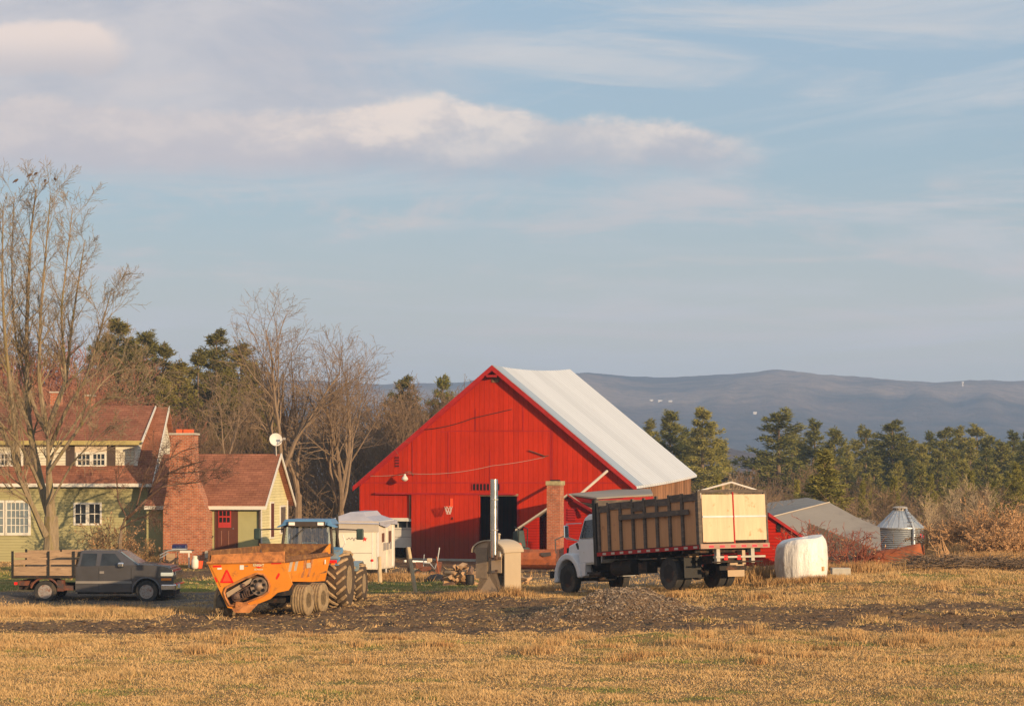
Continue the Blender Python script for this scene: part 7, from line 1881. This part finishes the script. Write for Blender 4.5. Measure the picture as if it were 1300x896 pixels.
for (px, row, Y, v_, wd) in ((1158, 560, 250, 2, .8), (1180, 552, 270, 1, .8), (1200, 543, 255, 0, .9), (1217, 546, 262, 1, .9), (1240, 543, 270, 3, 1.0), (1256, 556, 258, 2, .8), (1286, 551, 262, 1, .9), (1308, 545, 265, 0, .9), (1335, 548, 262, 2, .9),
                            (1110, 580, 230, 4, .9), (1168, 590, 205, 4, .85), (1222, 585, 210, 2, .8), (1196, 612, 170, 4, .8), (1100, 602, 200, 4, .75), (1262, 590, 200, 0, .8), (1298, 590, 175, 2, .9), (1015, 560, 255, 4, .9), (880, 560, 235, 4, .9), (916, 560, 245, 4, .75), (1075, 585, 220, 4, .8), (1135, 606, 138, 4, .6), (870, 548, 240, 1, .8), (1012, 610, 140, 4, .55), (1232, 598, 138, 4, .6), (1290, 588, 132, 2, .6), (1182, 604, 145, 2, .55), (912, 604, 140, 4, .5), (1088, 560, 285, 0, .8), (1116, 562, 290, 2, .8), (1146, 558, 285, 1, .9), (1170, 566, 240, 2, .8), (1190, 570, 235, 0, .8), (1212, 572, 240, 2, .8), (1232, 562, 240, 1, .9), (1252, 570, 225, 0, .8), (1272, 562, 245, 2, .9), (1300, 565, 240, 1, .9), (1318, 560, 250, 2, .9), (1005, 548, 285, 2, .8), (1075, 566, 260, 1, .8), (968, 578, 270, 4, .8), (1140, 585, 215, 0, .7), (1208, 600, 190, 2, .6), (1280, 598, 190, 0, .7), (1095, 612, 132, 4, .5), (1262, 612, 128, 4, .5)):
    pine_at(px, row, Y, pines[v_], LP_, 'pines of the eastern stand', wd)
LD = 'dark olive pine in the clump behind the farmhouse and cottage'
for (px, row, Y, v_, wd) in ((150, 404, 172, 0, .85), (186, 424, 176, 1, .8), (128, 432, 180, 2, .7), (208, 436, 170, 0, .75), (168, 440, 160, 1, .8), (275, 419, 168, 0, .75), (306, 438, 172, 1, .75), (252, 450, 165, 2, .75), (228, 462, 158, 1, .8), (322, 462, 160, 1, .6), (292, 475, 150, 2, .6), (206, 478, 150, 0, .7), (340, 505, 150, 1, .6)):
    pine_at(px, row, Y, dpines[v_], LD, 'dark pines behind the house', wd)
pine_at(513, 478, 190, dpines[0], 'brownish pine west of the barn roof slope', None, .75)
pine_at(562, 477, 185, pines[0], 'small clear pine top against the far hill beside the barn gable', None, .6)

# =================================================================== UNDERGROWTH (uncountable twigs)
def thicket(n, px0, px1, Y0, Y1, h0, h1, w, lean=.35, dens=None):
    Y = rng.uniform(Y0, Y1, n); px = rng.uniform(px0, px1, n); x = (px - CX) / F * Y; z = ground_np(x, Y) - .1
    h = rng.uniform(h0, h1, n) * (.6 + .8 * fbm(x * .3, Y * .3, 71)); la = rng.uniform(0, 2 * pi, n); ln = rng.uniform(0, lean, n) * h; a = rng.uniform(0, pi, n)
    p0 = np.stack([x - cos_(a) * w, Y - sin_(a) * w, z], -1); p1 = np.stack([x + cos_(a) * w, Y + sin_(a) * w, z], -1); p2 = np.stack([x + cos_(la) * ln, Y + sin_(la) * ln, z + h], -1)
    out = [np.stack([p0, p1, p2], 1)]
    for k in range(3):   # side twigs
        t = rng.uniform(.3, .9, n)[:, None]; q = p0 * (1 - t) + p2 * t; l2 = (rng.uniform(.15, .4, n) * h)[:, None]; b = rng.uniform(0, 2 * pi, n)
        tip = q + np.stack([cos_(b) * .7, sin_(b) * .7, rng.uniform(.2, .9, n)], -1) * l2
        out.append(np.stack([q, q + np.array([0, 0, w * 1.5]), tip], 1))
    return np.concatenate(out)
tag(tri_mesh('woodland_undergrowth', np.concatenate([thicket(9000, -60, 560, 116, 150, 2.0, 5.0, .025), thicket(9000, 820, 1360, 112, 190, 1.6, 4.0, .026), thicket(4000, 500, 860, 132, 160, 1, 3, .025)]), M['brush']),
    'grey brown leafless undergrowth along the wood edge', 'undergrowth', kind='stuff')

# =================================================================== BUSHES
def bush(name, x, y, rx, ry, h, ns, m, label, cat='bush', leaf=0, leaf_m=None, seed=1, arch=.5, r=.012, twigs=(5, 3), group=None, leafs=.05):
    rg = random.Random(seed); z = gz(x, y); e = empty(name, (x, y, z), 0, label, cat, group); mb = MB()
    for k in range(ns):
        a = rg.uniform(0, 6.28); q = Vector((rx * rg.uniform(0, .6) * cos(a), ry * rg.uniform(0, .6) * sin(a), -.1))
        d = Vector((cos(a) * arch * rg.uniform(.3, 1.6) * rx / max(h, .1), sin(a) * arch * rg.uniform(.2, 1) * ry / max(h, .1), 1))
        grow(mb, q, d, h * rg.uniform(.6, 1.1), r, 1, rg, (0,) + twigs, up=(0, -.05, -.05, 0), wob=.22, rmin=.5 * r, ratio=(.6, .5, .5))
    mb.build('stems', M[m], e)
    if leaf:
        nr = np.random.default_rng(seed); V = np.array(mb.v); idx = nr.integers(0, len(V), leaf); c = V[idx]
        a = nr.normal(0, leafs, (leaf, 3, 3)); V3 = c[:, None, :] + a
        o = tri_mesh('leaves', V3, M[leaf_m or 'dry_leaf'], e)
    return e
def bx_at(px, Y): return P(px, 0, Y).x, Y
x, y = bx_at(138, 91.6); bush('leafless_bush', x, y, 1.3, .7, 1.9, 46, 'brush', 'wide tangled leafless bush under the farmhouse wall behind the pickup', leaf=2500, seed=3, leafs=.03)
x, y = bx_at(183, 91.4); bush('leafless_bush', x, y, .7, .5, 1.2, 22, 'brush', 'smaller leafless bush at the farmhouse corner near the table', leaf=900, seed=4, leafs=.03)
x, y = bx_at(1052, 78.0); bush('bramble', x, y, 1.0, .7, 1.9, 20, 'red_stem', 'tangle of arching red bramble stems east of the white bale', 'bramble', seed=5, arch=.9, r=.018, twigs=(4, 2))
x, y = bx_at(1082, 77.0); bush('bramble', x, y, 1.2, .7, 1.5, 24, 'red_stem', 'lower red bramble tangle beside the rusty tank', 'bramble', seed=6, arch=.9, r=.018, twigs=(4, 2), leaf=120, leafs=.035)
x, y = bx_at(1012, 80.0); bush('bramble', x, y, .8, .5, 1.6, 12, 'red_stem', 'red bramble stems against the low red shed behind the bale', 'bramble', seed=16, arch=.8, r=.022, twigs=(4, 2))
k = 20
for (px, Y, rx, h, lab) in ((1215, 84, 1.6, 1.5, 'orange brown dry bush nearest the grain bin'), (1250, 83, 1.8, 2.0, 'tallest orange brown dry bush on the bank'), (1288, 82, 1.6, 1.9, 'orange brown dry bush at the eastern end of the bank'), (1270, 78, 1.5, 1.2, 'low dry bush in front of the tallest one on the bank'), (1192, 86, 1.0, .9, 'small dark dry bush beside the grain bin')):
    x, y = bx_at(px, Y); k += 1
    bush('dry_bush', x, y, rx, 1.0, h, 60, 'dry_leaf', lab, leaf=8000, seed=k, leafs=.030, arch=.7, group='dry bushes on the bank')
# pale saplings at the wood edge
for i, (px, row, Y, lab) in enumerate(((1178, 622, 112, 'pale slender sapling just east of the grain bin'), (1216, 600, 120, 'pale forked sapling behind the dry bushes'), (1250, 610, 118, 'thin pale sapling among the scrub, above the tallest dry bush'), (935, 600, 118, 'pale thin sapling standing behind the pipe frame'))):
    x = P(px, 0, Y).x; z = gz(x, Y); H = ZC - (row - HY) / F * Y - z
    e = put_tree(variants[3], x, Y, H, i * 1.3, lab, 'pale saplings', 'sapling')
    for ch in e.children: ch.data = ch.data.copy(); ch.data.materials.clear(); ch.data.materials.append(M['post_wood'])
# crab apple before the chimney
ay_ = 88.6; x0 = P(153, 0, ay_).x; z0 = gz(x0, ay_); ca = empty('crab_apple_tree', (x0, ay_, z0), 0, 'small twisted fruit tree whose twigs spread across the brick chimney', 'tree')
org = Vector((x0, ay_, z0)); rg = random.Random(15); tm = MB(); cm = MB()
def q_(px, row, dy=0): return P(px, row, ay_ + dy) - org
for pl_, r0 in (([(153, 715), (152, 690), (154, 672), (160, 655)], .11), ([(158, 660), (172, 648), (188, 632), (196, 614), (215, 600), (240, 590), (262, 584)], .075), ([(188, 632), (205, 618), (228, 614), (250, 612), (275, 606)], .05),
                ([(196, 614), (210, 585), (232, 572), (258, 566)], .045), ([(154, 672), (166, 662), (180, 656), (196, 655)], .04), ([(160, 655), (150, 635), (148, 610), (160, 590)], .04), ([(215, 600), (235, 600), (260, 598), (285, 592)], .04), ([(172, 648), (185, 600), (200, 575)], .035)):
    pts = [q_(px, r_, rg.uniform(-.5, .3) * (i > 0)) for i, (px, r_) in enumerate(pl_)]; n = len(pts)
    rs = [max(.012, r0 * (1 - .7 * i / (n - 1))) for i in range(n)]; (tm if r0 > .1 else cm).tube(pts, rs, 6, True)
    if r0 > .1: continue
    for j in range(15):
        t = .2 + .8 * rg.random(); i = min(n - 2, int(t * (n - 1))); q = pts[i].lerp(pts[i + 1], t * (n - 1) - i); d = (pts[i + 1] - pts[i]).normalized()
        grow(cm, q, tiltdir(d, rg.uniform(.4, 1.1), rg), rg.uniform(.5, 1.1), .014, 2, rg, (0, 0, 6, 3), up=(0, 0, .02, -.02), wob=.28, rmin=.006, ratio=(.5, .5, .6))
tm.build('trunk', M['bark_mid'], ca); cm.build('crown', mat('dark_red_brown_twigs', (.13, .075, .05), .95, var=.4), ca)

# =================================================================== STICKS ON THE BANK
def sticks(n, px0, px1, Y0, Y1, l0, l1, r, up=.35):
    mb = MB()
    for k in range(n):
        Y = rg.uniform(Y0, Y1); x = P(rg.uniform(px0, px1), 0, Y).x; z = gz(x, Y); L = rg.uniform(l0, l1); a = rg.uniform(0, 6.28); e = rg.uniform(-.1, 1) * up
        p = Vector((x, Y, z + rg.uniform(0, .25))); d = Vector((cos(a), sin(a), e)).normalized(); m = p + d * L * .5 + rdir(rg) * L * .08
        mb.tube([p, m, p + d * L + rdir(rg) * L * .1], [r, r * .8, r * .4], 4)
    return mb
rg = random.Random(21)
mb = sticks(620, 1150, 1310, 69.0, 72.0, .25, 1.1, .016); tag(mb.build('brush_pile', M['brush'], None), 'long low heap of broken branches along the grass bank', 'brush pile', kind='stuff')
mb = MB()
for k_ in range(9):
    p = P(1188 + k_ * 2.2, 0, 71 + rg.random()); z = gz(p.x, p.y); a = rg.uniform(-.4, .4); mb.tube([(p.x, p.y, z - .1), (p.x + a * .3, p.y, z + .45), (p.x + a - .15, p.y, z + rg.uniform(.5, 1.2))], [.035, .025, .008], 5)
tag(mb.build('broken_stump', M['dry_leaf'], None), 'upright splintered reddish branches rising from the brush heap', 'stump')
